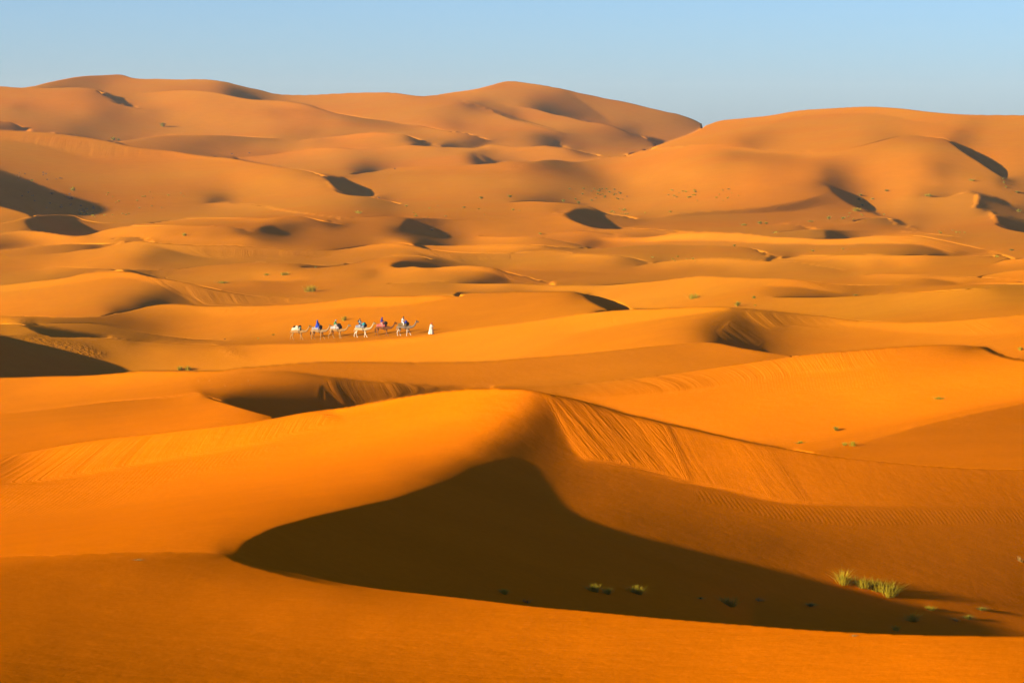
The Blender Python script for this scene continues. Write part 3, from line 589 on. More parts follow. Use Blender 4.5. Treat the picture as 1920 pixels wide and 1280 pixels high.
DKT=(.03-.02*np.maximum(avg(_in*np.clip((_u-560)/200.,0,1)),(avg(_u+0*_v)<320)*((vc>300)&(vc<412)|(vc>600)&(vc<712)))).astype(f); muW=(1+4*BOW+200*ANK*_in+150*CAR).astype(f); LMX=np.log(1/(0.25*np.maximum((vs[1:,None]-VH)/F,0)+.008)).astype(f); L0f=L0.astype(f); maskf=mask.astype(f)


def rebuild(cols):
    """logarithmic distances of the visible sand, from every eighth column of the fitted height field"""
    s=np.zeros((NV,NU),bool); s[::8,::8]=1
    c=cutV.copy(); k=np.ones(NU,bool); k[::8]=0; c[:,k]=0
    s[:-1]|=c; s[1:]|=c; s&=mask
    Ls=np.zeros((NV,NU)); X=np.zeros((NV,NU)); jj=np.arange(0,NU,8)
    for j,col in zip(jj,cols):
        r=np.nonzero(s[:,j])[0]; Ls[r[::-1],j]=np.cumsum(col)/1000.; X[:,j]=np.interp(np.arange(NV),r,Ls[r,j])
    X=X[:,jj[np.minimum(np.round(np.arange(NU)/8).astype(int),len(jj)-1)]]
    x=mixsolve(Ls,s*10.,cutH,cutV,mask,X,alpha=.02,iters=900)
    return np.where(mask,x,L0).astype(f)

def assemble(L,drho=.0016):
    fr=B['fr']
    RH0,RH1=np.log(40.),np.log(8000.)
    rho=np.arange(RH0,RH1,drho); Yg=np.exp(rho)
    Z=np.zeros((len(rho),NU)); H=np.zeros((len(rho),NU),bool)
    bb=(vs-VH)/F; skyv=B['skyv']
    ztop=np.zeros(NU)
    # distances of the brink (near side) and of what shows above it (far side), smoothed along each curve
    cid=B['cid']; LN=np.full(cutV.shape,np.nan); LF=LN.copy()
    ii,jj=np.nonzero(cutV&mask[1:]&mask[:-1])
    for i,j in zip(ii,jj):
        f_=fr[i,j]
        tn=np.clip((L[i+1,j]-L[i+2,j])/db,1,40) if i+2<NV and not cutV[i+1,j] else 8
        tf=np.clip((L[i-1,j]-L[i,j])/db,1,40) if i>0 and mask[i-1,j] and not cutV[i-1,j] else 8
        LN[i,j]=L[i+1,j]+tn*db*(1-f_); LF[i,j]=L[i,j]-tf*db*f_
    for c in np.unique(cid[cid>0]):
        s_=(cid[ii,jj]==c); I_,J_=ii[s_],jj[s_]; o=np.argsort(J_); I_,J_=I_[o],J_[o]
        if len(J_)<3: continue
        for arr in (LN,LF):
            x=arr[I_,J_].copy(); 
            xm=np.array([np.median(x[max(0,k-3):k+4]) for k in range(len(x))])
            w_=np.exp(-.5*((J_[:,None]-J_[None,:])/3.)**2); 
            # local linear regression
            s0=w_.sum(1); s1=(w_*(J_[None]-J_[:,None])).sum(1); s2=(w_*(J_[None]-J_[:,None])**2).sum(1)
            y0=(w_*xm[None]).sum(1); y1=(w_*(J_[None]-J_[:,None])*xm[None]).sum(1)
            arr[I_,J_]=(s2*y0-s1*y1)/np.maximum(s0*s2-s1*s1,1e-9)
    for j in range(NU):
        rows=np.arange(NV)[mask[:,j]][::-1]   # near->far
        Ls=[];bs=[];gap=[]
        nseg=0
        for i in rows:
            l=L[i,j]
            if Ls and cutV[i,j] and i+1<NV:
                y=fr[i,j]
                vn=i+y; bc_=(V0+DV*vn-VH)/F
                gp=max(l-Ls[-1],4e-4)
                ln=min(max(LN[i,j],Ls[-1]+.02*gp),Ls[-1]+.45*gp); lf=max(min(LF[i,j],l-.02*gp),l-.45*gp)
                nseg=len(Ls)+1
                Ls+= [ln,lf]; bs+=[bc_,bc_]; gap+=[0,1]
            if Ls and l<=Ls[-1]+2e-5:
                if gap[-1]: continue
                l=Ls[-1]+2e-5
            Ls.append(l); bs.append(bb[i]); gap.append(0)
        # extend to exact skyline
        bsky=(V0+DV*skyv[j]-VH)/F if skyv[j]>-1e8 else bs[-1]
        if bsky<bs[-1]:
            t_n=np.clip((Ls[-1]-Ls[-2])/max(bs[-2]-bs[-1],1e-9),1,60); Ls.append(Ls[-1]+t_n*(bs[-1]-bsky)); bs.append(bsky); gap.append(0)
        Ls=np.array(Ls);bs=np.array(bs);gap=np.array(gap)
        bz=np.interp(rho,Ls,bs); z=-bz*Yg
        for k in np.nonzero(gap)[0]:
            l0,l1=Ls[k-1],Ls[k]; s=(rho-l0)/(l1-l0); m=(s>0)&(s<1)
            G_=np.exp(l1)-np.exp(l0)
            z[m]-=.09*min(G_,60)*4*s[m]*(1-s[m]); H[m,j]=True
        # beyond skyline
        Yt=np.exp(Ls[-1]); zt=-bs[-1]*Yt
        m=rho>Ls[-1]; z[m]=np.maximum(zt-(Yg[m]-Yt)*.2-.0*Yt,-60+.0*Yg[m]); H[m,j]=True
        # nearer than the frame
        Yn=np.exp(Ls[0]); zn=-bs[0]*Yn
        m=rho<Ls[0]; z[m]=zn+(Yn-Yg[m])*.02
        Z[:,j]=z
    for _ in range(1):
        Z[:,1:-1]=.15*Z[:,:-2]+.7*Z[:,1:-1]+.15*Z[:,2:]
    return rho,Z,H

FITTED = [
 [4198, 28, 32, 37, 40, 41, 42, 42, 42, 42, 40, 36, 38, 109, 137, 137, 136, 81, 26, 19, 18, 19, 15, 14, 27, 132, 70, 42, 43, 67, 132, 117, 14, 12, 13, 14, 19, 41, 51, 50, 48, 74, 106, 133, 268, 34, 13, 29, 61, 26, 21, 36, 75, 28, 16, 17, 15, 13, 14, 14, 16, 16, 15, 19, 34, 277, 119, 159, 32, 27, 29, 31, 31],
 [4200, 28, 32, 36, 40, 41, 42, 42, 42, 42, 40, 36, 37, 91, 134, 26, 107, 135, 101, 31, 19, 18, 20, 16, 15, 22, 13, 37, 67, 82, 43, 42, 58, 120, 118, 24, 15, 13, 14, 16, 15, 13, 6, 47, 50, 48, 44, 35, 41, 82, 32, 28, 66, 69, 155, 61, 27, 12, 4, 29, 55, 16, 17, 12, 5, 6, 6, 11, 30, 64, 18, 5, 3, 10, 3, 5, 17, 15, 15, 6, 13, 15, 9, 3, 4, 16, 17, 23, 137, 220, 36, 19, 23, 34, 76, 27, 33],
 [4202, 28, 32, 36, 39, 41, 42, 42, 42, 43, 39, 37, 36, 73, 134, 17, 29, 77, 135, 117, 40, 21, 18, 19, 17, 16, 23, 14, 32, 50, 94, 46, 41, 53, 106, 119, 46, 15, 14, 14, 15, 14, 38, 6, 50, 48, 45, 42, 27, 38, 66, 28, 46, 64, 9, 248, 25, 23, 13, 8, 29, 52, 19, 18, 11, 5, 5, 6, 28, 27, 52, 10, 8, 8, 8, 4, 6, 17, 15, 14, 1, 16, 11, 15, 11, 4, 2, 17, 20, 37, 260, 71, 30, 51, 17, 21, 66, 25, 36],
 [4204, 28, 31, 36, 39, 41, 42, 42, 42, 43, 40, 36, 37, 59, 130, 33, 28, 54, 132, 128, 53, 23, 18, 19, 19, 16, 23, 20, 40, 16, 103, 51, 41, 49, 92, 135, 52, 14, 15, 14, 16, 12, 67, 6, 48, 46, 42, 38, 22, 29, 56, 26, 85, 58, 20, 217, 16, 25, 16, 14, 26, 49, 22, 18, 12, 4, 4, 5, 45, 23, 41, 3, 12, 12, 6, 4, 9, 16, 15, 12, 2, 26, 11, 15, 12, 5, 19, 25, 96, 197, 56, 21, 79, 14, 21, 61, 13, 39],
 [4206, 28, 31, 36, 38, 41, 42, 42, 43, 42, 40, 37, 36, 51, 121, 50, 25, 36, 125, 133, 71, 26, 18, 19, 19, 18, 23, 27, 47, 92, 57, 42, 47, 77, 133, 74, 13, 16, 15, 16, 12, 97, 6, 45, 42, 39, 32, 19, 21, 47, 23, 124, 54, 8, 200, 15, 24, 18, 19, 27, 47, 24, 19, 13, 4, 2, 5, 59, 18, 31, 14, 15, 6, 4, 9, 16, 14, 12, 3, 36, 9, 15, 15, 6, 19, 42, 191, 78, 49, 19, 97, 10, 17, 55, 11, 39],
 [4209, 27, 31, 36, 38, 41, 42, 42, 42, 43, 40, 37, 36, 46, 108, 67, 21, 24, 112, 135, 90, 31, 20, 18, 20, 18, 23, 28, 6, 51, 66, 66, 43, 45, 66, 126, 17, 82, 12, 16, 15, 16, 12, 127, 5, 41, 39, 36, 26, 17, 11, 42, 18, 160, 39, 5, 188, 14, 22, 21, 2, 26, 24, 45, 25, 20, 14, 4, 2, 5, 72, 11, 22, 14, 18, 4, 5, 11, 15, 13, 12, 2, 47, 9, 14, 17, 8, 24, 84, 171, 41, 44, 17, 112, 9, 15, 47, 11, 38, 29],
 [4211, 28, 31, 35, 38, 41, 41, 42, 43, 42, 41, 37, 36, 43, 93, 83, 17, 15, 96, 135, 109, 39, 21, 18, 20, 19, 24, 28, 13, 52, 39, 76, 45, 45, 59, 113, 34, 90, 11, 16, 16, 16, 12, 155, 5, 38, 36, 30, 22, 18, 7, 36, 11, 191, 20, 4, 177, 16, 19, 21, 6, 33, 21, 43, 6, 24, 17, 16, 4, 5, 81, 8, 17, 13, 19, 4, 5, 11, 15, 13, 11, 1, 55, 11, 16, 15, 10, 44, 152, 77, 39, 39, 10, 129, 9, 14, 41, 9, 38, 31],
 [4214, 28, 30, 35, 38, 41, 41, 42, 43, 42, 41, 37, 36, 41, 77, 100, 11, 8, 82, 133, 122, 51, 23, 18, 20, 20, 24, 28, 20, 52, 13, 85, 49, 45, 54, 98, 48, 101, 10, 16, 17, 16, 14, 185, 34, 32, 25, 19, 18, 3, 49, 27, 155, 25, 5, 166, 17, 19, 19, 8, 42, 18, 43, 6, 25, 17, 17, 4, 6, 88, 4, 13, 12, 20, 6, 6, 8, 15, 12, 10, 65, 13, 17, 11, 12, 8, 83, 142, 35, 36, 36, 9, 140, 9, 12, 36, 9, 36, 32],
 [4218, 27, 31, 34, 38, 40, 42, 42, 42, 42, 41, 37, 36, 40, 63, 112, 8, 71, 126, 132, 66, 26, 19, 19, 21, 25, 28, 28, 50, 81, 53, 45, 52, 81, 62, 112, 8, 18, 17, 16, 14, 209, 31, 27, 23, 17, 19, 4, 57, 13, 134, 41, 8, 154, 19, 20, 17, 10, 50, 14, 44, 11, 24, 14, 19, 4, 6, 93, 2, 14, 9, 18, 8, 7, 6, 14, 11, 9, 74, 15, 19, 4, 9, 36, 126, 74, 33, 34, 33, 4, 154, 9, 8, 30, 12, 34, 33],
 [4221, 28, 30, 34, 38, 40, 42, 41, 42, 43, 40, 38, 35, 40, 52, 108, 9, 65, 114, 135, 85, 32, 20, 18, 23, 25, 28, 29, 10, 58, 46, 61, 46, 50, 69, 72, 120, 7, 20, 17, 17, 14, 229, 28, 26, 19, 16, 25, 12, 41, 7, 108, 64, 13, 141, 22, 22, 17, 10, 59, 9, 44, 13, 24, 14, 19, 4, 8, 97, 0, 12, 11, 4, 10, 13, 7, 2, 13, 11, 5, 81, 6, 17, 15, 8, 7, 79, 120, 33, 31, 32, 30, 165, 10, 2, 25, 18, 32, 34, 30],
 [4225, 28, 30, 34, 37, 40, 42, 41, 42, 43, 40, 37, 36, 38, 47, 113, 4, 53, 99, 135, 105, 39, 22, 19, 22, 27, 28, 29, 18, 52, 25, 71, 47, 49, 63, 75, 128, 4, 25, 17, 17, 15, 247, 27, 23, 18, 19, 36, 13, 19, 5, 65, 89, 22, 134, 27, 24, 20, 10, 65, 6, 44, 19, 23, 11, 19, 2, 5, 7, 100, 11, 16, 4, 2, 17, 7, 11, 10, 87, 16, 18, 5, 42, 119, 57, 31, 30, 30, 24, 176, 8, 18, 24, 31, 33, 30],
 [4230, 27, 31, 33, 37, 40, 41, 42, 42, 42, 40, 37, 35, 38, 43, 96, 12, 6, 43, 85, 132, 121, 51, 24, 19, 21, 28, 28, 30, 27, 61, 69, 48, 49, 60, 77, 133, 30, 19, 17, 17, 266, 22, 21, 20, 27, 22, 6, 20, 5, 23, 87, 63, 122, 29, 28, 23, 14, 75, 38, 27, 22, 8, 19, 4, 5, 7, 2, 102, 10, 14, 1, 8, 12, 8, 6, 4, 5, 93, 7, 18, 4, 26, 75, 99, 31, 31, 28, 27, 19, 186, 1, 3, 8, 9, 27, 29, 31],
 [4235, 28, 29, 34, 36, 40, 41, 41, 42, 42, 40, 37, 35, 37, 41, 83, 16, 5, 40, 74, 123, 131, 67, 28, 20, 20, 28, 25, 30, 27, 10, 74, 40, 50, 50, 58, 79, 12, 128, 28, 20, 17, 18, 283, 21, 21, 23, 24, 11, 5, 9, 6, 14, 14, 6, 73, 17, 152, 42, 35, 24, 16, 3, 85, 26, 31, 24, 6, 19, 8, 5, 5, 3, 104, 7, 10, 1, 17, 13, 13, 97, 8, 4, 6, 22, 40, 109, 45, 30, 30, 28, 23, 18, 187, 3, 22, 27, 28, 27, 28, 4],
 [4240, 28, 29, 33, 36, 40, 40, 41, 42, 41, 41, 37, 35, 37, 39, 64, 17, 14, 36, 65, 110, 135, 87, 34, 22, 20, 26, 22, 28, 28, 18, 90, 9, 55, 49, 57, 75, 32, 122, 23, 24, 16, 18, 2, 303, 17, 23, 22, 14, 9, 4, 11, 41, 9, 10, 53, 15, 132, 44, 42, 27, 20, 5, 96, 13, 35, 26, 21, 11, 7, 4, 4, 100, 6, 8, 32, 15, 20, 92, 16, 30, 66, 70, 42, 30, 29, 28, 20, 14, 196, 4, 19, 26, 26, 25, 29, 10],
 [4245, 27, 29, 33, 36, 40, 40, 41, 41, 41, 40, 38, 34, 37, 39, 53, 25, 12, 28, 59, 94, 133, 108, 43, 24, 20, 23, 21, 25, 27, 25, 3, 104, 40, 48, 57, 75, 49, 115, 14, 31, 16, 16, 2, 324, 19, 22, 15, 11, 6, 25, 7, 28, 8, 31, 28, 125, 49, 47, 31, 24, 7, 107, 3, 25, 26, 28, 15, 10, 2, 6, 86, 10, 9, 43, 4, 22, 16, 90, 24, 33, 61, 60, 40, 29, 30, 24, 20, 7, 204, 9, 18, 23, 24, 24, 29, 23, 47],
 [4249, 27, 29, 33, 36, 39, 40, 41, 41, 41, 40, 37, 35, 37, 38, 47, 27, 13, 20, 53, 80, 127, 123, 56, 28, 20, 20, 21, 20, 26, 26, 12, 121, 15, 47, 57, 75, 69, 102, 44, 17, 15, 4, 349, 15, 14, 10, 11, 7, 38, 3, 18, 8, 42, 20, 109, 45, 47, 37, 24, 13, 2, 119, 9, 13, 5, 36, 25, 14, 4, 55, 16, 29, 56, 5, 16, 8, 51, 45, 36, 33, 52, 57, 39, 29, 29, 22, 19, 3, 213, 11, 17, 20, 22, 24, 28, 36, 47],
 [4253, 27, 29, 33, 36, 39, 40, 40, 40, 41, 40, 38, 35, 36, 39, 42, 25, 12, 18, 47, 69, 113, 133, 75, 32, 22, 19, 22, 14, 23, 26, 19, 131, 3, 42, 57, 75, 83, 9, 84, 44, 20, 14, 5, 368, 7, 11, 11, 10, 6, 44, 2, 17, 5, 47, 21, 4, 97, 36, 46, 39, 25, 16, 3, 127, 3, 7, 3, 35, 28, 3, 24, 1, 14, 24, 61, 5, 61, 13, 3, 30, 71, 38, 32, 51, 55, 39, 29, 26, 23, 15, 220, 2, 14, 18, 18, 22, 26, 9, 24, 37, 46],
 [4257, 27, 29, 32, 36, 39, 39, 40, 41, 41, 40, 37, 35, 36, 40, 39, 29, 9, 11, 42, 60, 98, 132, 97, 40, 24, 19, 20, 15, 17, 24, 25, 141, 30, 55, 75, 88, 22, 55, 58, 27, 14, 6, 376, 5, 12, 11, 10, 5, 41, 8, 16, 48, 30, 19, 102, 15, 37, 35, 25, 18, 4, 57, 78, 5, 25, 32, 15, 15, 13, 3, 22, 20, 24, 23, 76, 6, 18, 83, 42, 32, 51, 53, 39, 29, 25, 22, 8, 141, 3, 87, 4, 15, 18, 18, 20, 6, 42, 48, 49],
 [4260, 27, 30, 32, 35, 38, 40, 40, 40, 41, 40, 37, 35, 37, 40, 38, 27, 7, 10, 36, 53, 83, 124, 116, 51, 28, 20, 19, 16, 13, 19, 25, 3, 150, 20, 50, 74, 92, 35, 28, 64, 44, 14, 7, 383, 3, 12, 12, 12, 3, 41, 13, 6, 48, 12, 29, 31, 115, 26, 27, 24, 17, 2, 83, 4, 53, 5, 21, 30, 21, 35, 14, 8, 16, 33, 71, 41, 4, 81, 45, 32, 50, 51, 39, 30, 24, 21, 147, 14, 89, 14, 19, 18, 12, 8, 13, 31, 4, 5, 37, 51],
 [4264, 27, 29, 32, 35, 38, 39, 40, 39, 41, 41, 38, 35, 37, 40, 37, 23, 8, 8, 31, 48, 71, 110, 127, 68, 32, 22, 19, 18, 11, 14, 21, 9, 159, 12, 40, 71, 97, 47, 10, 47, 76, 17, 8, 387, 2, 12, 13, 13, 2, 45, 15, 44, 22, 26, 25, 8, 136, 11, 20, 19, 10, 90, 2, 10, 49, 6, 22, 25, 12, 31, 3, 35, 25, 46, 41, 38, 22, 70, 50, 30, 50, 49, 39, 31, 24, 16, 153, 2, 18, 4, 85, 12, 18, 18, 27, 31, 12, 9, 25, 51],
 [4267, 28, 29, 31, 34, 38, 39, 39, 40, 40, 41, 39, 36, 38, 41, 36, 25, 4, 5, 27, 42, 63, 95, 126, 89, 39, 24, 19, 18, 12, 11, 16, 13, 168, 6, 31, 63, 97, 69, 4, 13, 106, 23, 9, 390, 2, 12, 13, 16, 44, 18, 37, 4, 27, 24, 20, 10, 153, 6, 16, 12, 5, 92, 8, 11, 48, 6, 24, 24, 6, 30, 4, 25, 25, 20, 32, 97, 31, 47, 54, 29, 49, 48, 39, 30, 24, 10, 162, 6, 19, 10, 77, 11, 18, 17, 22, 29, 19, 17, 13],
 [4271, 27, 29, 31, 34, 37, 38, 39, 40, 40, 41, 40, 37, 39, 41, 37, 16, 7, 6, 24, 37, 55, 83, 117, 106, 50, 27, 19, 18, 15, 10, 12, 15, 175, 25, 51, 90, 94, 4, 104, 39, 10, 393, 1, 13, 13, 15, 40, 24, 28, 11, 28, 24, 18, 8, 166, 6, 13, 9, 85, 20, 13, 50, 3, 27, 19, 4, 28, 6, 19, 25, 14, 22, 116, 47, 31, 60, 28, 48, 46, 37, 31, 24, 5, 173, 10, 17, 9, 71, 14, 17, 17, 18, 28, 18, 23, 12],
 [4274, 27, 28, 31, 34, 36, 38, 39, 39, 40, 42, 40, 39, 40, 43, 37, 15, 3, 6, 22, 33, 49, 72, 103, 116, 65, 31, 21, 18, 16, 10, 11, 14, 1, 181, 16, 38, 79, 95, 4, 113, 56, 12, 395, 2, 11, 15, 16, 31, 35, 15, 16, 29, 26, 17, 5, 175, 7, 12, 5, 66, 14, 27, 19, 54, 26, 14, 4, 26, 6, 15, 25, 15, 15, 86, 59, 51, 71, 29, 46, 42, 36, 31, 22, 186, 15, 17, 7, 63, 17, 17, 16, 16, 26, 14, 29, 16],
 [4276, 27, 29, 30, 33, 36, 38, 38, 39, 40, 41, 41, 41, 42, 45, 39, 5, 4, 10, 20, 28, 44, 64, 90, 115, 81, 38, 23, 18, 17, 12, 10, 11, 3, 184, 13, 28, 63, 24, 69, 57, 78, 66, 15, 396, 2, 11, 14, 36, 47, 4, 20, 29, 27, 19, 4, 182, 9, 12, 1, 33, 45, 29, 21, 6, 57, 18, 15, 4, 22, 8, 15, 18, 11, 21, 64, 57, 61, 87, 17, 16, 11, 36, 36, 35, 31, 19, 198, 2, 15, 17, 6, 53, 20, 18, 16, 16, 24, 6, 38, 24],
 [4279, 26, 29, 30, 33, 34, 37, 39, 38, 40, 42, 41, 44, 43, 47, 39, 5, 2, 12, 17, 25, 39, 57, 79, 104, 97, 46, 26, 19, 17, 15, 10, 10, 6, 187, 8, 23, 19, 130, 27, 65, 53, 65, 24, 394, 10, 14, 31, 67, 32, 27, 21, 7, 189, 8, 10, 22, 5, 46, 33, 23, 9, 60, 13, 15, 4, 18, 9, 21, 11, 6, 28, 47, 51, 60, 106, 11, 22, 22, 30, 31, 33, 33, 13, 211, 0, 4, 1, 17, 18, 4, 36, 28, 22, 15, 17, 14, 58, 4, 31],
 [4281, 27, 28, 30, 32, 33, 37, 37, 38, 41, 42, 43, 45, 45, 64, 22, 4, 9, 12, 15, 19, 35, 50, 71, 91, 103, 59, 30, 20, 17, 16, 11, 10, 8, 193, 2, 23, 160, 56, 46, 39, 54, 30, 2, 392, 8, 13, 26, 65, 33, 26, 23, 8, 198, 9, 7, 15, 14, 37, 37, 26, 11, 62, 12, 15, 2, 12, 15, 31, 35, 33, 52, 49, 120, 10, 14, 36, 30, 27, 32, 36, 4, 221, 10, 5, 17, 21, 2, 20, 34, 27, 14, 18, 8, 80, 9],
 [4283, 27, 28, 29, 31, 33, 35, 36, 39, 41, 43, 44, 48, 46, 78, 11, 2, 13, 14, 14, 16, 27, 47, 63, 80, 99, 72, 35, 23, 17, 16, 14, 10, 11, 1, 203, 3, 174, 29, 52, 34, 31, 43, 34, 5, 388, 6, 12, 18, 63, 35, 27, 24, 8, 209, 9, 8, 13, 15, 35, 32, 30, 13, 62, 14, 15, 1, 10, 24, 38, 26, 22, 69, 19, 103, 4, 11, 70, 34, 25, 31, 28, 227, 6, 21, 2, 9, 12, 25, 7, 37, 31, 16, 16, 6, 92, 10],
 [4286, 26, 28, 29, 30, 32, 34, 35, 38, 42, 44, 45, 50, 72, 33, 31, 9, 13, 14, 15, 17, 18, 42, 57, 71, 87, 84, 42, 26, 18, 15, 16, 12, 11, 5, 420, 21, 40, 27, 25, 36, 34, 7, 384, 4, 11, 15, 57, 36, 29, 24, 11, 218, 7, 7, 8, 22, 34, 28, 33, 17, 62, 14, 15, 8, 40, 38, 19, 17, 74, 47, 4, 60, 76, 40, 25, 30, 18, 209, 35, 26, 7, 12, 7, 28, 37, 33, 18, 14, 3, 97, 12],
 [4288, 26, 27, 29, 29, 32, 33, 34, 38, 42, 44, 47, 54, 94, 42, 15, 13, 15, 16, 17, 19, 30, 53, 62, 73, 88, 53, 29, 20, 15, 16, 13, 12, 10, 468, 30, 22, 21, 32, 31, 9, 378, 3, 11, 13, 49, 38, 29, 24, 14, 227, 5, 8, 6, 22, 36, 25, 33, 14, 11, 57, 18, 15, 7, 50, 35, 18, 10, 53, 13, 13, 4, 80, 85, 45, 28, 32, 5, 137, 112, 35, 9, 15, 2, 24, 7, 37, 31, 19, 12, 92, 22],
 [4290, 26, 27, 28, 29, 30, 33, 34, 37, 43, 44, 49, 67, 49, 76, 8, 14, 14, 15, 16, 18, 20, 22, 47, 55, 63, 81, 64, 33, 23, 16, 15, 15, 13, 11, 2, 497, 17, 19, 19, 34, 22, 9, 373, 1, 11, 11, 45, 37, 29, 26, 17, 235, 36, 37, 25, 30, 47, 20, 19, 21, 16, 4, 59, 32, 20, 4, 12, 38, 4, 93, 89, 49, 32, 11, 4, 102, 156, 49, 11, 14, 29, 3, 12, 28, 30, 22, 6, 75, 18, 24],
 [4292, 25, 27, 28, 28, 30, 32, 34, 37, 42, 47, 50, 73, 120, 15, 14, 14, 16, 17, 19, 21, 22, 34, 50, 56, 68, 72, 39, 25, 17, 15, 15, 14, 12, 5, 519, 9, 18, 18, 37, 11, 10, 365, 2, 11, 11, 39, 36, 30, 26, 18, 2, 246, 27, 39, 27, 32, 7, 65, 7, 15, 13, 20, 17, 50, 31, 22, 5, 20, 4, 4, 16, 85, 89, 35, 16, 12, 55, 33, 4, 47, 143, 63, 13, 10, 31, 4, 19, 23, 30, 21, 44, 6, 47, 26],
 [4293, 26, 27, 27, 27, 29, 31, 34, 37, 43, 48, 53, 47, 150, 4, 14, 14, 14, 17, 18, 20, 21, 24, 24, 46, 49, 57, 70, 46, 28, 20, 15, 13, 15, 13, 9, 539, 2, 16, 18, 31, 11, 9, 358, 2, 12, 11, 33, 35, 32, 25, 18, 6, 256, 18, 42, 28, 28, 32, 71, 10, 19, 4, 42, 30, 28, 30, 22, 10, 8, 83, 85, 14, 53, 27, 54, 44, 40, 121, 58, 11, 6, 2, 28, 12, 32, 9, 34, 18, 23, 16, 52, 28],
 [4295, 25, 27, 26, 28, 28, 29, 33, 37, 45, 50, 56, 27, 172, 8, 14, 14, 15, 17, 19, 21, 22, 24, 25, 34, 44, 49, 59, 54, 32, 22, 16, 13, 13, 14, 12, 2, 556, 12, 18, 25, 10, 10, 349, 2, 14, 11, 28, 34, 31, 28, 17, 7, 265, 13, 42, 35, 22, 58, 58, 19, 7, 66, 9, 28, 30, 23, 20, 90, 79, 57, 45, 36, 61, 12, 107, 47, 39, 12, 4, 23, 15, 40, 5, 43, 5, 12, 22, 53, 33],
 [4297, 25, 26, 26, 27, 27, 29, 31, 37, 46, 52, 60, 9, 193, 10, 15, 14, 16, 18, 19, 22, 23, 25, 25, 26, 40, 42, 49, 55, 35, 24, 17, 14, 12, 13, 13, 6, 574, 6, 17, 20, 10, 9, 339, 2, 16, 13, 22, 35, 30, 29, 18, 7, 269, 13, 35, 10, 30, 24, 5, 52, 14, 54, 15, 6, 68, 4, 39, 29, 20, 32, 96, 42, 36, 34, 47, 36, 54, 44, 120, 18, 32, 13, 1, 5, 15, 14, 39, 13, 46, 4, 25, 50, 38],
 [4298, 25, 26, 25, 26, 27, 28, 31, 36, 46, 55, 53, 215, 14, 14, 15, 17, 18, 21, 22, 24, 25, 26, 26, 32, 38, 42, 48, 37, 25, 19, 14, 12, 12, 12, 9, 591, 2, 17, 15, 9, 9, 327, 3, 18, 14, 18, 36, 30, 28, 21, 6, 271, 15, 34, 5, 8, 22, 29, 28, 35, 16, 46, 21, 4, 38, 32, 61, 23, 13, 25, 10, 95, 102, 49, 33, 50, 46, 129, 14, 33, 13, 2, 6, 16, 6, 26, 32, 32, 6, 8, 24, 44, 46],
 [4300, 24, 25, 26, 25, 27, 27, 30, 36, 46, 55, 38, 238, 4, 14, 14, 16, 17, 19, 22, 23, 25, 25, 26, 28, 28, 33, 36, 39, 36, 25, 20, 15, 12, 12, 11, 12, 608, 12, 12, 9, 8, 315, 2, 20, 17, 13, 38, 30, 28, 25, 6, 271, 14, 38, 4, 6, 22, 21, 55, 30, 25, 51, 1, 53, 6, 29, 25, 40, 16, 8, 20, 9, 90, 97, 53, 33, 47, 43, 136, 8, 40, 16, 1, 22, 4, 5, 10, 42, 23, 12, 12, 24, 36, 63],
 [4301, 24, 25, 25, 25, 26, 27, 29, 35, 45, 56, 23, 262, 7, 15, 14, 17, 18, 20, 22, 24, 25, 27, 27, 28, 27, 29, 31, 31, 32, 24, 20, 16, 13, 10, 11, 11, 4, 624, 4, 9, 9, 8, 303, 2, 20, 18, 15, 34, 33, 28, 27, 8, 245, 36, 47, 4, 4, 21, 19, 80, 49, 33, 42, 5, 11, 65, 20, 26, 12, 7, 10, 14, 83, 93, 58, 34, 44, 39, 135, 8, 48, 21, 25, 19, 25, 37, 25, 23, 30, 64],
 [4303, 23, 24, 25, 24, 26, 26, 29, 34, 44, 56, 15, 282, 9, 14, 16, 17, 19, 21, 23, 24, 26, 28, 27, 28, 28, 28, 27, 26, 25, 20, 19, 16, 13, 10, 10, 11, 4, 637, 2, 7, 9, 8, 289, 3, 19, 19, 17, 29, 37, 29, 26, 124, 166, 54, 10, 19, 15, 1, 102, 34, 26, 33, 9, 16, 89, 13, 19, 11, 6, 5, 17, 77, 90, 59, 37, 40, 39, 132, 7, 55, 25, 37, 11, 12, 16, 29, 4, 27, 22, 28, 58],
 [4304, 22, 24, 25, 24, 24, 26, 29, 33, 42, 55, 309, 13, 14, 16, 18, 20, 22, 24, 25, 27, 28, 28, 28, 27, 28, 26, 21, 19, 17, 15, 15, 13, 11, 9, 10, 5, 644, 2, 6, 9, 9, 278, 20, 18, 18, 22, 44, 31, 27, 32, 274, 35, 30, 12, 10, 107, 33, 19, 26, 12, 13, 97, 19, 21, 12, 4, 4, 17, 71, 88, 61, 40, 37, 43, 153, 54, 15, 44, 11, 1, 18, 35, 29, 24, 28, 4, 3, 44],
 [4305, 22, 23, 24, 24, 24, 25, 28, 32, 41, 39, 337, 1, 15, 15, 16, 19, 21, 22, 25, 26, 28, 28, 29, 27, 27, 28, 24, 18, 17, 13, 12, 12, 12, 11, 9, 8, 6, 651, 1, 6, 8, 9, 265, 20, 19, 17, 17, 46, 37, 28, 26, 289, 21, 52, 8, 4, 101, 5, 34, 17, 20, 11, 10, 86, 28, 18, 14, 5, 13, 7, 4, 13, 65, 85, 64, 43, 36, 45, 199, 18, 8, 2, 50, 12, 43, 29, 27, 5, 40, 32, 29],
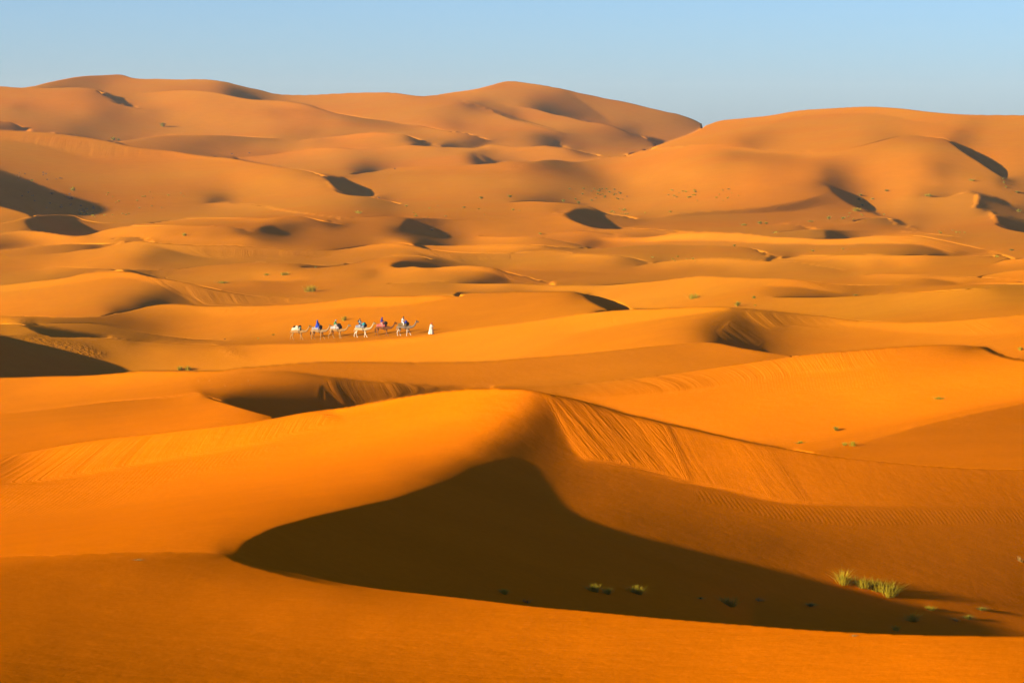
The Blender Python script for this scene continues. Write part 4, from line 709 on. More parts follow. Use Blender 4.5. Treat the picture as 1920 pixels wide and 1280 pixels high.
 [4306, 21, 23, 23, 24, 23, 25, 27, 32, 38, 24, 364, 5, 15, 15, 18, 19, 22, 23, 25, 27, 29, 29, 28, 27, 28, 26, 22, 17, 14, 12, 10, 9, 10, 9, 9, 8, 4, 649, 8, 7, 8, 9, 2, 251, 18, 20, 17, 17, 4, 4, 32, 42, 32, 26, 300, 13, 64, 5, 1, 63, 41, 33, 15, 17, 9, 9, 71, 28, 26, 32, 5, 14, 9, 5, 8, 59, 40, 14, 35, 64, 42, 37, 41, 14, 204, 7, 7, 48, 18, 39, 29, 6, 13, 30, 21, 4, 3, 30, 27],
 [4307, 21, 22, 23, 23, 23, 24, 26, 31, 37, 11, 388, 9, 15, 16, 18, 21, 22, 24, 27, 27, 29, 29, 28, 27, 28, 26, 18, 15, 14, 10, 9, 8, 8, 8, 7, 7, 3, 635, 25, 8, 7, 9, 3, 235, 18, 22, 19, 16, 8, 4, 19, 48, 37, 30, 310, 6, 69, 5, 38, 8, 50, 35, 19, 4, 17, 3, 6, 59, 25, 28, 51, 5, 14, 19, 51, 41, 54, 19, 51, 40, 39, 41, 14, 204, 7, 7, 48, 20, 35, 21, 16, 10, 36, 15, 6, 7, 28, 25],
 [4308, 20, 21, 23, 22, 23, 24, 26, 29, 36, 411, 12, 15, 17, 19, 22, 23, 25, 27, 28, 31, 28, 26, 28, 27, 22, 17, 14, 13, 10, 8, 8, 7, 7, 6, 6, 1, 578, 82, 9, 7, 9, 5, 220, 12, 28, 20, 17, 13, 7, 51, 43, 34, 318, 6, 72, 1, 4, 43, 46, 35, 25, 24, 3, 42, 35, 24, 61, 3, 4, 2, 13, 17, 44, 29, 95, 19, 36, 38, 43, 48, 34, 172, 4, 8, 0, 60, 19, 26, 2, 11, 30, 36, 4, 21, 18, 21, 20],
 [4308, 20, 21, 21, 23, 22, 23, 26, 29, 29, 429, 14, 16, 18, 20, 22, 24, 26, 28, 30, 31, 24, 25, 27, 25, 21, 17, 13, 12, 10, 8, 8, 6, 6, 6, 5, 512, 14, 123, 20, 7, 8, 6, 202, 9, 31, 26, 16, 16, 1, 6, 42, 48, 39, 323, 6, 9, 17, 97, 42, 33, 21, 32, 4, 8, 22, 50, 75, 14, 4, 11, 14, 3, 44, 19, 121, 17, 31, 38, 49, 63, 36, 138, 7, 7, 73, 1, 3, 17, 11, 4, 7, 31, 22, 46, 5, 19, 17],
 [4309, 19, 20, 21, 21, 22, 24, 25, 28, 24, 446, 2, 14, 17, 19, 21, 23, 25, 27, 30, 32, 22, 21, 26, 27, 25, 20, 16, 13, 11, 8, 8, 7, 7, 6, 7, 2, 452, 47, 128, 32, 5, 5, 7, 8, 8, 181, 5, 37, 29, 19, 15, 6, 4, 33, 57, 49, 313, 13, 16, 14, 94, 39, 28, 12, 41, 19, 6, 4, 40, 87, 9, 16, 2, 7, 6, 2, 10, 19, 35, 11, 130, 19, 32, 41, 59, 72, 31, 109, 13, 7, 56, 19, 24, 19, 25, 4, 68, 15, 16, 15],
 [4309, 19, 20, 19, 21, 21, 23, 26, 27, 16, 464, 6, 15, 17, 20, 22, 24, 26, 29, 33, 25, 17, 22, 25, 27, 25, 19, 15, 12, 9, 8, 8, 8, 7, 6, 5, 402, 5, 59, 127, 50, 25, 3, 7, 8, 10, 164, 36, 35, 24, 14, 9, 13, 16, 118, 73, 215, 18, 18, 26, 12, 91, 38, 23, 9, 49, 22, 133, 17, 11, 7, 0, 4, 0, 19, 9, 32, 10, 125, 8, 30, 36, 50, 58, 63, 80, 64, 10, 20, 65, 20, 17, 15, 79, 3, 20, 13],
 [4309, 19, 19, 19, 20, 20, 23, 25, 28, 11, 481, 7, 16, 18, 21, 22, 25, 29, 35, 27, 15, 18, 22, 25, 27, 24, 19, 14, 11, 7, 9, 8, 8, 7, 6, 1, 375, 19, 41, 117, 84, 36, 2, 6, 8, 10, 3, 147, 26, 41, 32, 14, 13, 84, 195, 109, 45, 37, 50, 83, 41, 19, 3, 42, 36, 14, 130, 10, 3, 5, 1, 3, 2, 5, 36, 10, 27, 88, 42, 31, 41, 50, 52, 51, 98, 75, 86, 19, 17, 6, 82, 12, 16, 13],
 [4309, 18, 19, 19, 19, 20, 22, 25, 27, 4, 498, 11, 17, 19, 22, 23, 27, 37, 33, 13, 15, 19, 22, 25, 26, 23, 18, 13, 10, 7, 8, 9, 7, 7, 4, 360, 5, 20, 30, 92, 116, 53, 7, 8, 9, 4, 130, 18, 42, 39, 20, 14, 347, 33, 38, 41, 81, 66, 48, 19, 25, 53, 24, 123, 7, 3, 7, 6, 6, 41, 9, 18, 22, 40, 68, 29, 39, 46, 49, 45, 76, 11, 116, 83, 21, 11, 78, 6, 19, 14, 14],
 [4308, 19, 18, 19, 18, 20, 22, 24, 27, 513, 14, 17, 20, 23, 25, 35, 42, 13, 12, 16, 20, 22, 24, 26, 22, 17, 13, 7, 7, 8, 9, 7, 8, 0, 352, 9, 17, 23, 64, 124, 90, 6, 8, 9, 7, 119, 8, 36, 44, 30, 12, 344, 24, 36, 38, 10, 113, 45, 52, 8, 11, 1, 3, 14, 62, 32, 113, 8, 3, 12, 4, 3, 32, 25, 61, 73, 30, 33, 38, 48, 46, 52, 58, 151, 49, 5, 19, 50, 6, 42, 16, 13],
 [4308, 18, 18, 18, 19, 19, 21, 24, 19, 531, 2, 16, 18, 22, 24, 34, 44, 18, 11, 13, 17, 20, 22, 24, 25, 21, 16, 10, 7, 7, 8, 9, 7, 5, 346, 2, 11, 14, 19, 43, 97, 32, 119, 4, 8, 10, 9, 108, 35, 40, 41, 13, 2, 335, 25, 28, 36, 14, 140, 33, 51, 18, 20, 9, 59, 31, 108, 10, 4, 20, 1, 1, 16, 43, 39, 84, 32, 28, 33, 37, 50, 47, 53, 6, 49, 273, 10, 22, 16, 13],
 [4307, 17, 19, 18, 18, 19, 20, 24, 15, 546, 4, 17, 20, 23, 33, 45, 25, 10, 12, 13, 17, 20, 22, 24, 25, 19, 15, 8, 7, 7, 8, 8, 8, 1, 340, 8, 10, 12, 16, 30, 67, 67, 138, 2, 8, 10, 11, 98, 32, 36, 42, 18, 2, 319, 33, 28, 29, 22, 165, 18, 50, 17, 31, 5, 59, 31, 102, 12, 6, 15, 11, 59, 39, 71, 36, 25, 29, 31, 43, 51, 49, 4, 84, 12, 278, 16, 15],
 [4306, 17, 18, 18, 18, 19, 20, 22, 10, 562, 8, 18, 21, 32, 45, 33, 10, 10, 12, 14, 18, 20, 21, 24, 24, 18, 11, 8, 7, 7, 8, 9, 5, 336, 1, 10, 10, 11, 14, 22, 46, 73, 170, 8, 10, 11, 1, 96, 28, 36, 33, 24, 3, 298, 39, 36, 25, 24, 185, 60, 18, 39, 55, 23, 100, 19, 9, 10, 79, 44, 55, 37, 26, 24, 28, 36, 52, 46, 5, 4, 68, 81, 271],
 [4305, 17, 17, 19, 17, 19, 20, 21, 6, 578, 10, 23, 37, 42, 29, 14, 10, 11, 12, 15, 17, 20, 21, 23, 23, 18, 8, 8, 7, 7, 8, 8, 2, 329, 7, 11, 10, 10, 12, 17, 32, 60, 11, 199, 7, 9, 10, 103, 35, 31, 26, 19, 2, 265, 48, 50, 28, 18, 186, 72, 18, 35, 59, 22, 99, 19, 12, 4, 91, 46, 41, 38, 28, 23, 25, 33, 48, 47, 5, 3, 53, 85, 76],
 [4303, 17, 17, 18, 18, 18, 20, 21, 3, 596, 23, 44, 40, 21, 13, 9, 10, 11, 12, 15, 18, 20, 20, 23, 23, 13, 8, 8, 7, 7, 8, 6, 324, 1, 11, 11, 10, 10, 11, 15, 22, 41, 22, 227, 4, 9, 6, 118, 9, 32, 25, 20, 13, 1, 237, 43, 68, 33, 16, 171, 14, 81, 17, 20, 78, 23, 92, 17, 16, 9, 93, 49, 30, 35, 31, 23, 24, 33, 50, 43, 3, 7, 40, 79, 76],
 [4302, 16, 17, 18, 17, 18, 20, 22, 632, 45, 36, 18, 11, 7, 9, 10, 11, 13, 15, 18, 19, 19, 24, 21, 10, 8, 8, 7, 8, 7, 3, 318, 6, 12, 10, 10, 10, 11, 13, 17, 27, 32, 245, 1, 8, 3, 133, 18, 26, 22, 16, 9, 220, 35, 69, 41, 16, 165, 20, 83, 21, 8, 12, 88, 8, 85, 27, 11, 4, 9, 97, 8, 53, 20, 31, 30, 25, 24, 31, 60, 33, 10, 47, 61, 71],
 [4300, 16, 17, 17, 17, 18, 20, 16, 648, 6, 51, 30, 14, 8, 7, 10, 10, 11, 14, 16, 17, 18, 19, 23, 18, 9, 8, 8, 8, 7, 8, 310, 12, 12, 11, 9, 10, 10, 12, 15, 18, 31, 266, 6, 142, 24, 23, 20, 13, 6, 202, 4, 35, 16, 4, 38, 52, 16, 171, 17, 75, 27, 11, 11, 10, 21, 26, 88, 65, 6, 4, 23, 90, 15, 55, 16, 26, 28, 26, 26, 30, 63, 25, 10, 10, 48, 51, 61],
 [4299, 16, 16, 17, 17, 18, 20, 13, 661, 13, 47, 25, 13, 9, 8, 9, 11, 12, 14, 16, 16, 18, 17, 23, 15, 9, 9, 8, 8, 7, 5, 297, 7, 17, 12, 10, 10, 9, 10, 11, 14, 15, 19, 7, 283, 2, 144, 6, 23, 22, 18, 12, 7, 188, 8, 30, 13, 18, 32, 49, 13, 177, 16, 70, 25, 16, 33, 11, 119, 59, 6, 14, 12, 3, 29, 72, 16, 54, 17, 18, 26, 27, 26, 31, 61, 20, 5, 16, 50, 50, 51, 51],
 [4297, 16, 16, 16, 17, 18, 20, 10, 674, 20, 42, 22, 12, 9, 9, 10, 11, 12, 14, 16, 17, 16, 17, 22, 12, 10, 9, 8, 8, 7, 3, 226, 66, 26, 12, 11, 10, 9, 9, 10, 13, 13, 15, 9, 438, 9, 23, 22, 17, 13, 5, 173, 14, 28, 12, 43, 23, 40, 5, 165, 32, 67, 24, 6, 28, 10, 56, 85, 57, 5, 22, 15, 6, 40, 35, 4, 13, 78, 20, 11, 25, 25, 25, 32, 56, 20, 4, 15, 47, 53, 51, 44],
 [4295, 15, 16, 17, 17, 18, 19, 8, 688, 26, 36, 19, 12, 9, 9, 10, 11, 13, 14, 16, 16, 16, 16, 21, 11, 9, 9, 9, 8, 7, 163, 87, 64, 15, 11, 9, 9, 9, 10, 11, 13, 12, 12, 448, 3, 24, 21, 18, 14, 3, 162, 18, 28, 11, 65, 19, 29, 2, 140, 54, 70, 5, 39, 8, 25, 119, 66, 5, 32, 18, 10, 29, 55, 82, 22, 10, 23, 26, 21, 31, 42, 17, 5, 21, 44, 54, 53, 45],
 [4292, 16, 16, 17, 17, 18, 18, 5, 704, 29, 31, 17, 12, 9, 9, 10, 11, 14, 14, 16, 16, 15, 15, 19, 10, 10, 9, 9, 8, 5, 152, 4, 49, 101, 20, 11, 10, 9, 8, 9, 11, 12, 11, 14, 456, 21, 21, 19, 13, 147, 30, 28, 11, 85, 14, 20, 105, 87, 56, 5, 6, 39, 6, 6, 124, 86, 4, 61, 17, 7, 15, 51, 91, 22, 12, 34, 17, 21, 25, 30, 16, 7, 17, 44, 52, 56, 50],
 [4290, 16, 16, 16, 17, 18, 19, 2, 718, 31, 27, 17, 10, 9, 9, 11, 12, 13, 15, 15, 16, 14, 15, 18, 9, 10, 9, 9, 8, 4, 141, 12, 36, 98, 33, 13, 10, 9, 8, 9, 10, 11, 11, 13, 2, 459, 18, 21, 19, 10, 129, 6, 39, 30, 14, 99, 7, 17, 71, 14, 98, 68, 33, 6, 4, 100, 116, 7, 90, 10, 6, 8, 42, 98, 23, 40, 14, 13, 18, 21, 23, 22, 11, 45, 49, 58, 54],
 [4287, 16, 16, 17, 17, 18, 18, 730, 32, 26, 16, 10, 9, 9, 11, 12, 14, 15, 15, 15, 14, 14, 16, 9, 10, 9, 9, 8, 2, 131, 20, 34, 51, 78, 16, 11, 8, 8, 8, 10, 11, 10, 13, 3, 461, 16, 20, 18, 7, 108, 21, 42, 32, 19, 108, 6, 17, 45, 14, 90, 21, 61, 35, 8, 4, 77, 139, 10, 108, 8, 7, 7, 42, 40, 47, 7, 46, 19, 13, 12, 15, 19, 21, 25, 9, 17, 24, 47, 56, 57],
 [4285, 15, 16, 17, 17, 18, 19, 740, 32, 26, 14, 9, 9, 10, 11, 12, 15, 15, 14, 14, 14, 14, 15, 9, 9, 10, 9, 8, 1, 122, 24, 34, 36, 83, 25, 12, 9, 7, 8, 9, 11, 11, 12, 7, 461, 10, 21, 17, 7, 96, 22, 47, 34, 22, 114, 6, 21, 32, 77, 44, 61, 38, 7, 8, 67, 142, 15, 118, 11, 4, 4, 57, 35, 38, 20, 33, 19, 15, 11, 12, 17, 21, 26, 25, 27, 45, 52, 54],
 [4282, 15, 16, 16, 17, 19, 17, 749, 36, 25, 13, 9, 9, 10, 11, 13, 14, 15, 14, 14, 14, 13, 14, 9, 9, 9, 9, 7, 111, 32, 33, 38, 40, 66, 13, 9, 8, 8, 8, 10, 12, 12, 8, 457, 8, 23, 16, 5, 84, 26, 50, 35, 26, 114, 36, 15, 64, 63, 54, 41, 10, 34, 51, 127, 17, 116, 22, 4, 51, 4, 34, 66, 36, 16, 17, 12, 11, 14, 20, 28, 32, 8, 33, 24, 48, 50],
 [4280, 15, 15, 16, 17, 19, 17, 761, 37, 22, 12, 9, 9, 10, 11, 13, 14, 15, 14, 14, 13, 13, 13, 9, 9, 9, 9, 6, 103, 4, 31, 33, 38, 32, 67, 19, 11, 8, 7, 9, 10, 11, 12, 11, 450, 4, 27, 16, 7, 84, 16, 48, 38, 29, 104, 58, 8, 50, 76, 44, 41, 12, 76, 45, 91, 15, 77, 34, 25, 116, 62, 34, 17, 3, 3, 10, 12, 11, 13, 18, 27, 39, 10, 26, 22, 45, 45],
 [4277, 15, 15, 16, 17, 19, 15, 770, 5, 38, 19, 11, 9, 9, 10, 11, 13, 15, 14, 14, 14, 12, 13, 12, 9, 9, 9, 9, 5, 95, 7, 32, 33, 38, 34, 25, 57, 11, 10, 8, 7, 10, 12, 13, 11, 438, 5, 29, 18, 7, 82, 14, 42, 41, 31, 3, 68, 105, 9, 36, 74, 50, 40, 7, 114, 59, 42, 5, 53, 28, 29, 34, 124, 64, 36, 18, 1, 8, 9, 11, 12, 13, 16, 26, 45, 17, 31, 39, 44],
 [4274, 16, 15, 16, 17, 19, 15, 782, 6, 37, 16, 10, 9, 9, 10, 11, 14, 14, 14, 14, 13, 13, 12, 11, 9, 9, 9, 9, 4, 87, 11, 31, 34, 38, 37, 21, 54, 14, 10, 9, 7, 10, 12, 14, 14, 421, 4, 33, 21, 10, 84, 9, 36, 40, 33, 7, 31, 148, 22, 23, 70, 52, 44, 8, 135, 34, 32, 44, 8, 39, 16, 45, 119, 75, 39, 20, 6, 11, 5, 10, 14, 14, 14, 28, 12, 27, 16, 30, 35],
 [4272, 15, 16, 16, 17, 19, 15, 799, 6, 30, 15, 9, 10, 9, 9, 12, 13, 14, 15, 13, 13, 12, 12, 11, 8, 9, 9, 9, 3, 79, 15, 31, 34, 39, 38, 23, 30, 32, 11, 10, 8, 9, 12, 17, 17, 394, 10, 36, 24, 16, 90, 33, 35, 37, 10, 19, 155, 35, 18, 59, 8, 55, 48, 8, 143, 29, 9, 25, 45, 97, 110, 82, 43, 23, 11, 11, 4, 10, 15, 14, 10, 40, 3, 23, 25, 27, 28],
 [4269, 16, 16, 17, 17, 18, 13, 813, 9, 25, 13, 10, 9, 9, 10, 12, 13, 14, 14, 13, 13, 12, 11, 11, 8, 9, 9, 9, 2, 71, 18, 31, 35, 38, 40, 25, 13, 44, 11, 10, 9, 8, 12, 20, 33, 350, 19, 39, 26, 22, 95, 28, 34, 34, 147, 73, 20, 13, 19, 10, 39, 43, 52, 8, 95, 71, 4, 7, 69, 95, 107, 83, 24, 9, 33, 18, 23, 9, 16, 7, 27, 9, 22, 22, 26, 26, 28],
 [4267, 17, 16, 16, 18, 18, 13, 826, 8, 21, 13, 10, 9, 9, 10, 11, 14, 14, 14, 13, 12, 12, 11, 10, 8, 8, 9, 9, 2, 66, 19, 31, 34, 39, 41, 28, 13, 33, 16, 10, 9, 9, 11, 16, 341, 14, 37, 38, 29, 25, 6, 102, 20, 35, 37, 101, 96, 25, 3, 21, 25, 65, 19, 26, 20, 11, 11, 94, 74, 75, 92, 39, 68, 36, 103, 33, 21, 11, 12, 28, 21, 21, 23, 27, 26, 27],
 [4266, 16, 17, 17, 17, 19, 12, 837, 6, 19, 14, 10, 9, 9, 10, 11, 14, 14, 13, 13, 12, 12, 10, 10, 8, 8, 9, 9, 1, 58, 22, 32, 34, 39, 42, 30, 15, 8, 34, 10, 9, 10, 16, 2, 314, 34, 39, 37, 31, 27, 9, 109, 18, 37, 41, 57, 82, 13, 25, 41, 29, 86, 11, 24, 115, 93, 86, 88, 143, 52, 83, 22, 12, 12, 14, 19, 20, 21, 23, 26, 26, 26],
 [4265, 16, 17, 17, 18, 19, 12, 844, 6, 19, 13, 11, 9, 8, 10, 12, 14, 14, 13, 12, 12, 12, 10, 9, 7, 9, 8, 9, 1, 54, 21, 32, 35, 39, 43, 32, 16, 9, 27, 10, 10, 9, 22, 293, 37, 39, 38, 32, 28, 14, 114, 14, 41, 45, 56, 63, 26, 45, 36, 104, 5, 25, 2, 128, 74, 93, 53, 212, 13, 55, 51, 16, 11, 11, 14, 16, 18, 20, 23, 25, 26, 25],
 [4264, 17, 17, 17, 17, 19, 13, 851, 6, 18, 14, 11, 9, 8, 10, 12, 14, 13, 13, 13, 12, 10, 10, 9, 7, 8, 9, 9, 1, 48, 22, 32, 35, 39, 44, 34, 17, 9, 14, 18, 9, 10, 52, 241, 44, 40, 37, 33, 29, 18, 120, 10, 43, 48, 47, 69, 5, 47, 39, 124, 27, 3, 130, 64, 101, 23, 271, 20, 57, 28, 13, 10, 11, 13, 15, 17, 19, 21, 24, 25, 24],
 [4263, 17, 17, 17, 18, 19, 10, 858, 8, 18, 16, 10, 8, 9, 10, 12, 14, 13, 13, 12, 12, 10, 10, 8, 7, 8, 9, 8, 41, 25, 32, 35, 40, 45, 36, 19, 9, 4, 22, 9, 10, 34, 232, 11, 44, 41, 38, 33, 29, 22, 126, 6, 43, 47, 33, 71, 10, 41, 42, 140, 27, 3, 118, 69, 108, 319, 20, 54, 19, 11, 10, 10, 13, 14, 16, 18, 20, 23, 24, 23],
 [4263, 17, 17, 17, 18, 19, 10, 864, 8, 19, 16, 10, 8, 9, 10, 12, 14, 13, 13, 12, 11, 10, 10, 7, 7, 8, 8, 9, 36, 25, 32, 35, 40, 45, 39, 20, 9, 5, 16, 9, 10, 33, 210, 18, 45, 42, 38, 33, 29, 22, 130, 6, 42, 43, 23, 34, 49, 8, 36, 39, 149, 37, 5, 117, 62, 89, 363, 6, 26, 41, 15, 10, 9, 10, 13, 13, 15, 17, 20, 21, 22, 22],
 [4262, 17, 18, 17, 18, 19, 10, 870, 8, 20, 16, 10, 8, 9, 10, 12, 13, 14, 12, 12, 11, 10, 9, 7, 7, 8, 8, 9, 30, 25, 32, 35, 41, 46, 40, 22, 10, 4, 9, 12, 12, 48, 169, 24, 47, 43, 39, 32, 29, 26, 136, 41, 39, 16, 29, 60, 11, 33, 34, 151, 50, 7, 104, 68, 68, 414, 6, 32, 27, 12, 10, 9, 10, 13, 13, 14, 16, 18, 20, 21, 20],
 [4262, 17, 18, 17, 18, 20, 10, 876, 8, 21, 16, 9, 8, 9, 10, 12, 13, 13, 13, 11, 11, 10, 9, 6, 7, 7, 8, 9, 26, 25, 32, 35, 40, 46, 43, 24, 10, 5, 4, 13, 11, 50, 149, 25, 48, 44, 39, 33, 28, 26, 140, 40, 36, 14, 66, 28, 11, 30, 31, 4, 143, 58, 13, 91, 76, 40, 468, 9, 34, 18, 11, 9, 9, 11, 11, 13, 14, 16, 17, 18, 19, 19],
 [4262, 17, 18, 17, 19, 19, 10, 883, 8, 22, 15, 9, 8, 9, 10, 12, 13, 13, 12, 12, 10, 10, 8, 6, 7, 7, 8, 9, 20, 25, 32, 35, 40, 47, 45, 26, 11, 5, 3, 9, 19, 3, 160, 35, 50, 45, 40, 33, 27, 25, 145, 39, 35, 8, 44, 55, 14, 27, 29, 116, 82, 16, 83, 92, 23, 511, 11, 30, 14, 11, 8, 9, 11, 12, 12, 14, 15, 16, 17, 17, 17],
 [4262, 17, 18, 17, 19, 19, 10, 890, 8, 22, 16, 8, 8, 9, 10, 13, 12, 13, 12, 11, 10, 10, 8, 6, 6, 7, 8, 7, 13, 28, 32, 35, 40, 47, 47, 29, 12, 4, 4, 5, 29, 30, 103, 35, 53, 46, 40, 34, 27, 24, 149, 40, 36, 8, 96, 16, 25, 27, 113, 67, 22, 89, 75, 583, 15, 23, 13, 10, 9, 9, 10, 12, 12, 14, 14, 15, 16, 15, 16],
 [4262, 17, 18, 18, 18, 20, 10, 895, 8, 24, 15, 8, 8, 9, 11, 12, 12, 12, 12, 11, 11, 9, 8, 5, 6, 7, 7, 8, 8, 28, 31, 35, 39, 48, 49, 32, 12, 5, 3, 4, 19, 1, 113, 42, 53, 47, 42, 35, 28, 24, 153, 40, 36, 4, 53, 49, 15, 23, 25, 119, 45, 15, 106, 16, 673, 4, 16, 15, 12, 10, 8, 9, 11, 11, 13, 13, 13, 15, 14, 14, 14],
 [4262, 17, 18, 18, 19, 20, 7, 899, 11, 25, 16, 8, 8, 9, 11, 12, 12, 12, 12, 11, 10, 9, 7, 5, 5, 8, 7, 7, 4, 27, 31, 34, 40, 47, 52, 34, 14, 4, 4, 3, 45, 63, 44, 53, 49, 42, 36, 30, 24, 157, 40, 39, 5, 97, 17, 23, 20, 125, 31, 10, 169, 29, 639, 5, 11, 13, 11, 9, 9, 9, 11, 11, 12, 13, 13, 13, 13, 12, 13],
]
L = rebuild(FITTED)
L = phase2(L, 300, 1., 3e-3, .06, .04)
L = phase2(L, 600, .3, 3e-3, .05, .015)
LM = f(.0075)
L = phase2(L, 400, .1, 3e-3, .02, .004)
rho, ZW, HID = assemble(L.astype(float))
Lpix = L.copy()

# ---- where the steep slip faces carry avalanche streaks, and the feet of the dunes carry ripples
SLIP = [  # (lean of the streaks, strength, outline)
 (.85,1.,"1018,736 1100,752 1173,776 1247,793 1290,905 1200,880 1100,862 1060,812"),
 (.75,1.,"1365,822 1450,838 1515,944 1440,936"),
 (.5,.3,"1247,793 1365,820 1440,936 1290,905"), (.5,.14,"1450,838 1900,880 2240,888 2240,950 1850,948 1515,944"),
 (-.35,.7,"-300,880 0,852 130,832 260,816 480,790 600,769 640,790 480,833 240,875 60,906 0,908 -300,930"),
 (.95,1.,"605,712 655,710 780,721 860,725 760,742 640,768 600,752"),
 (.15,.7,"1022,724 1210,707 1440,675 1615,656 1700,652 1640,686 1515,700 1273,732 1100,744"),
 (.8,1.,"1385,578 1477,586 1540,592 1615,601 1600,612 1480,612 1440,619 1405,600"),
 (.9,.8,"1340,620 1370,600 1430,640 1420,655 1355,640"),
 (-.1,.4,"1800,600 1920,590 2240,582 2240,618 1920,622 1800,626"), (0.,.2,"1040,592 1380,577 1330,586 1060,628"),
 (.9,.8,"270,514 325,525 412,544 560,556 600,560 540,572 387,574 340,552 300,532"),
 (-.2,.3,"-300,550 0,536 125,520 225,509 230,520 75,540 0,548 -300,560"),
 (.3,.7,"320,457 480,463 615,470 700,460 740,462 640,480 480,484 400,485"),
 (.5,.7,"790,464 855,474 960,475 960,488 870,496 830,484"),
 (.8,.8,"940,510 1040,531 990,531 950,522"),
 (-.1,.4,"387,575 480,574 555,571 680,557 840,555 790,568 640,577 480,588 400,590"),
 (.6,.6,"1640,442 1765,450 1902,485 1800,480 1740,460 1640,457"), (.1,.3,"1300,436 1640,445 1600,457 1300,450"),
 (.45,.8,"-300,240 0,246 100,250 210,268 350,286 420,297 350,298 280,300 180,300 0,263 -300,255"),
 (.7,.7,"960,305 1042,301 1095,303 1060,318 960,319"), (.1,.3,"640,334 850,312 850,319 700,330"),
 (.5,.8,"1247,405 1440,388 1552,362 1565,377 1490,396 1335,402"),
 (.6,.6,"240,504 337,504 375,510 300,522"), (.5,.6,"1000,463 1122,467 1100,475 1040,470"),
 (.7,.6,"1490,524 1590,534 1600,548 1540,545"), (.8,.4,"1070,172 1110,180 1240,235 1180,215"),
 (.8,.8,"1785,262 1815,255 1840,275 1800,270"), (.8,.7,"765,408 815,409 840,422 800,430")]
RIPPLE = [(-.35,1.,"-300,935 0,912 60,908 240,877 480,836 560,826 500,850 300,910 200,960 60,1000 -300,1020"),
 (.35,1.,"1290,908 1440,940 1600,948 1750,950 2240,950 2240,975 1850,985 1600,990 1450,975 1300,940"),
 
 (-.2,.5,"1400,700 1700,690 1650,730 1400,740"), (.25,.35,"1000,680 1280,655 1250,672 1010,695")]
TRAMP = [(0.,1.,"0,594 55,596 58,607 20,606"), (.5,1.,"15,630 60,633 150,645 200,665 160,676 90,655"),
 (.4,.6,"408,650 430,650 470,675 430,668"), (0.,.8,"225,615 300,630 480,641 700,636 820,628 820,634 700,641 480,646 300,637"),
 (0.,.6,"20,325 90,335 150,365 160,400 90,390"), (0.,.5,"1090,350 1180,360 1190,385 1100,380")]

def raster(items):
    out = np.zeros((NV, NU)); kk = np.zeros((NV, NU)); uu, vv = np.meshgrid(us, vs)
    for k, st, poly in items:
        P = [tuple(map(float, q.split(','))) for q in poly.split()]
        ins = np.zeros((NV, NU), bool)
        for (x0, y0), (x1, y1) in zip(P, P[1:] + P[:1]):
            if y0 == y1: continue
            ins ^= ((y0 > vv) != (y1 > vv)) & (uu < (x1 - x0) * (vv - y0) / (y1 - y0) + x0)
        m = ins * st; kk = np.where(m > out, k, kk); out = np.maximum(out, m)
    for _ in range(9):
        out[1:-1] = (out[:-2] + 2 * out[1:-1] + out[2:]) / 4
        out[:, 1:-1] = (out[:, :-2] + 2 * out[:, 1:-1] + out[:, 2:]) / 4
    return out, kk

def lookup(img, U, V):
    x = np.clip((U - U0) / DU, 0, NU - 1.001); y = np.clip((V - V0) / DV, 0, NV - 1.001)
    i = y.astype(int); j = x.astype(int); fy = y - i; fx = x - j
    return (img[i, j] * (1 - fy) * (1 - fx) + img[i + 1, j] * fy * (1 - fx) + img[i, j + 1] * (1 - fy) * fx + img[i + 1, j + 1] * fy * fx)

# ---- widen the sheet beyond the frame so that it still holds from a step to the side
acol = (us - UC) / F
next_ = 46
step = acol[1] - acol[0]
ext = step * np.cumsum(1.075 ** np.arange(1, next_ + 1))
aL = acol[0] - ext[::-1]; aR = acol[-1] + ext
Ycol = np.exp(rho)
def smooth_rows(z, w):
    k = np.hanning(w * 2 + 1); k /= k.sum()
    return np.convolve(np.pad(z, w, mode='edge'), k, 'valid')
rng = np.random.RandomState(4)
def margin(zedge, aa, side):
    zs = smooth_rows(zedge, 160) - (2.5 if side < 0 else 1.0)
    out = np.zeros((len(rho), len(aa)))
    for k, a_ in enumerate(aa):
        d = abs(a_ - (acol[0] if side < 0 else acol[-1]))
        t = min(1, d / .16); t = t * t * (3 - 2 * t)
        X = a_ * Ycol
        wob = 2.2 * np.sin(X / 31. + 1.3 * np.sin(Ycol / 47.)) + 1.3 * np.sin(Ycol / 23. + X / 61.)
        out[:, k] = zedge * (1 - t) + (zs + t * wob * np.clip(Ycol / 200, .3, 2)) * t
    return out
Zall = np.hstack([margin(ZW[:, 0], aL, -1), ZW, margin(ZW[:, -1], aR, 1)])
Aall = np.concatenate([aL, acol, aR])
Uall = UC + F * Aall[None, :] + 0 * Zall
Vall = VH - F * Zall / Ycol[:, None]
Ygrid = Ycol[:, None] + 0 * Zall

slip_i, slip_k = raster(SLIP); rip_i, rip_k = raster(RIPPLE); tr_i, tr_k = raster(TRAMP)
inside = (Uall > U0) & (Uall < U0 + DU * (NU - 1)) & (Vall > V0) & (Vall < V0 + DV * (NV - 1))
slip = np.where(inside, lookup(slip_i, Uall, Vall), 0)
rip = np.where(inside, lookup(rip_i, Uall, Vall), 0)
tramp = np.where(inside, lookup(tr_i, Uall, Vall), 0)
kf = np.where(slip_i > rip_i, slip_k, rip_k)
for _ in range(2):
    kf[1:-1] = (kf[:-2] + 2 * kf[1:-1] + kf[2:]) / 4; kf[:, 1:-1] = (kf[:, :-2] + 2 * kf[:, 1:-1] + kf[:, 2:]) / 4
kk = np.where(inside, lookup(kf, Uall, Vall), 0)
across = (Uall - UC - kk * (Vall - 700)) * Ygrid / F * SC
along = (Vall - VH) * Ygrid / F * SC

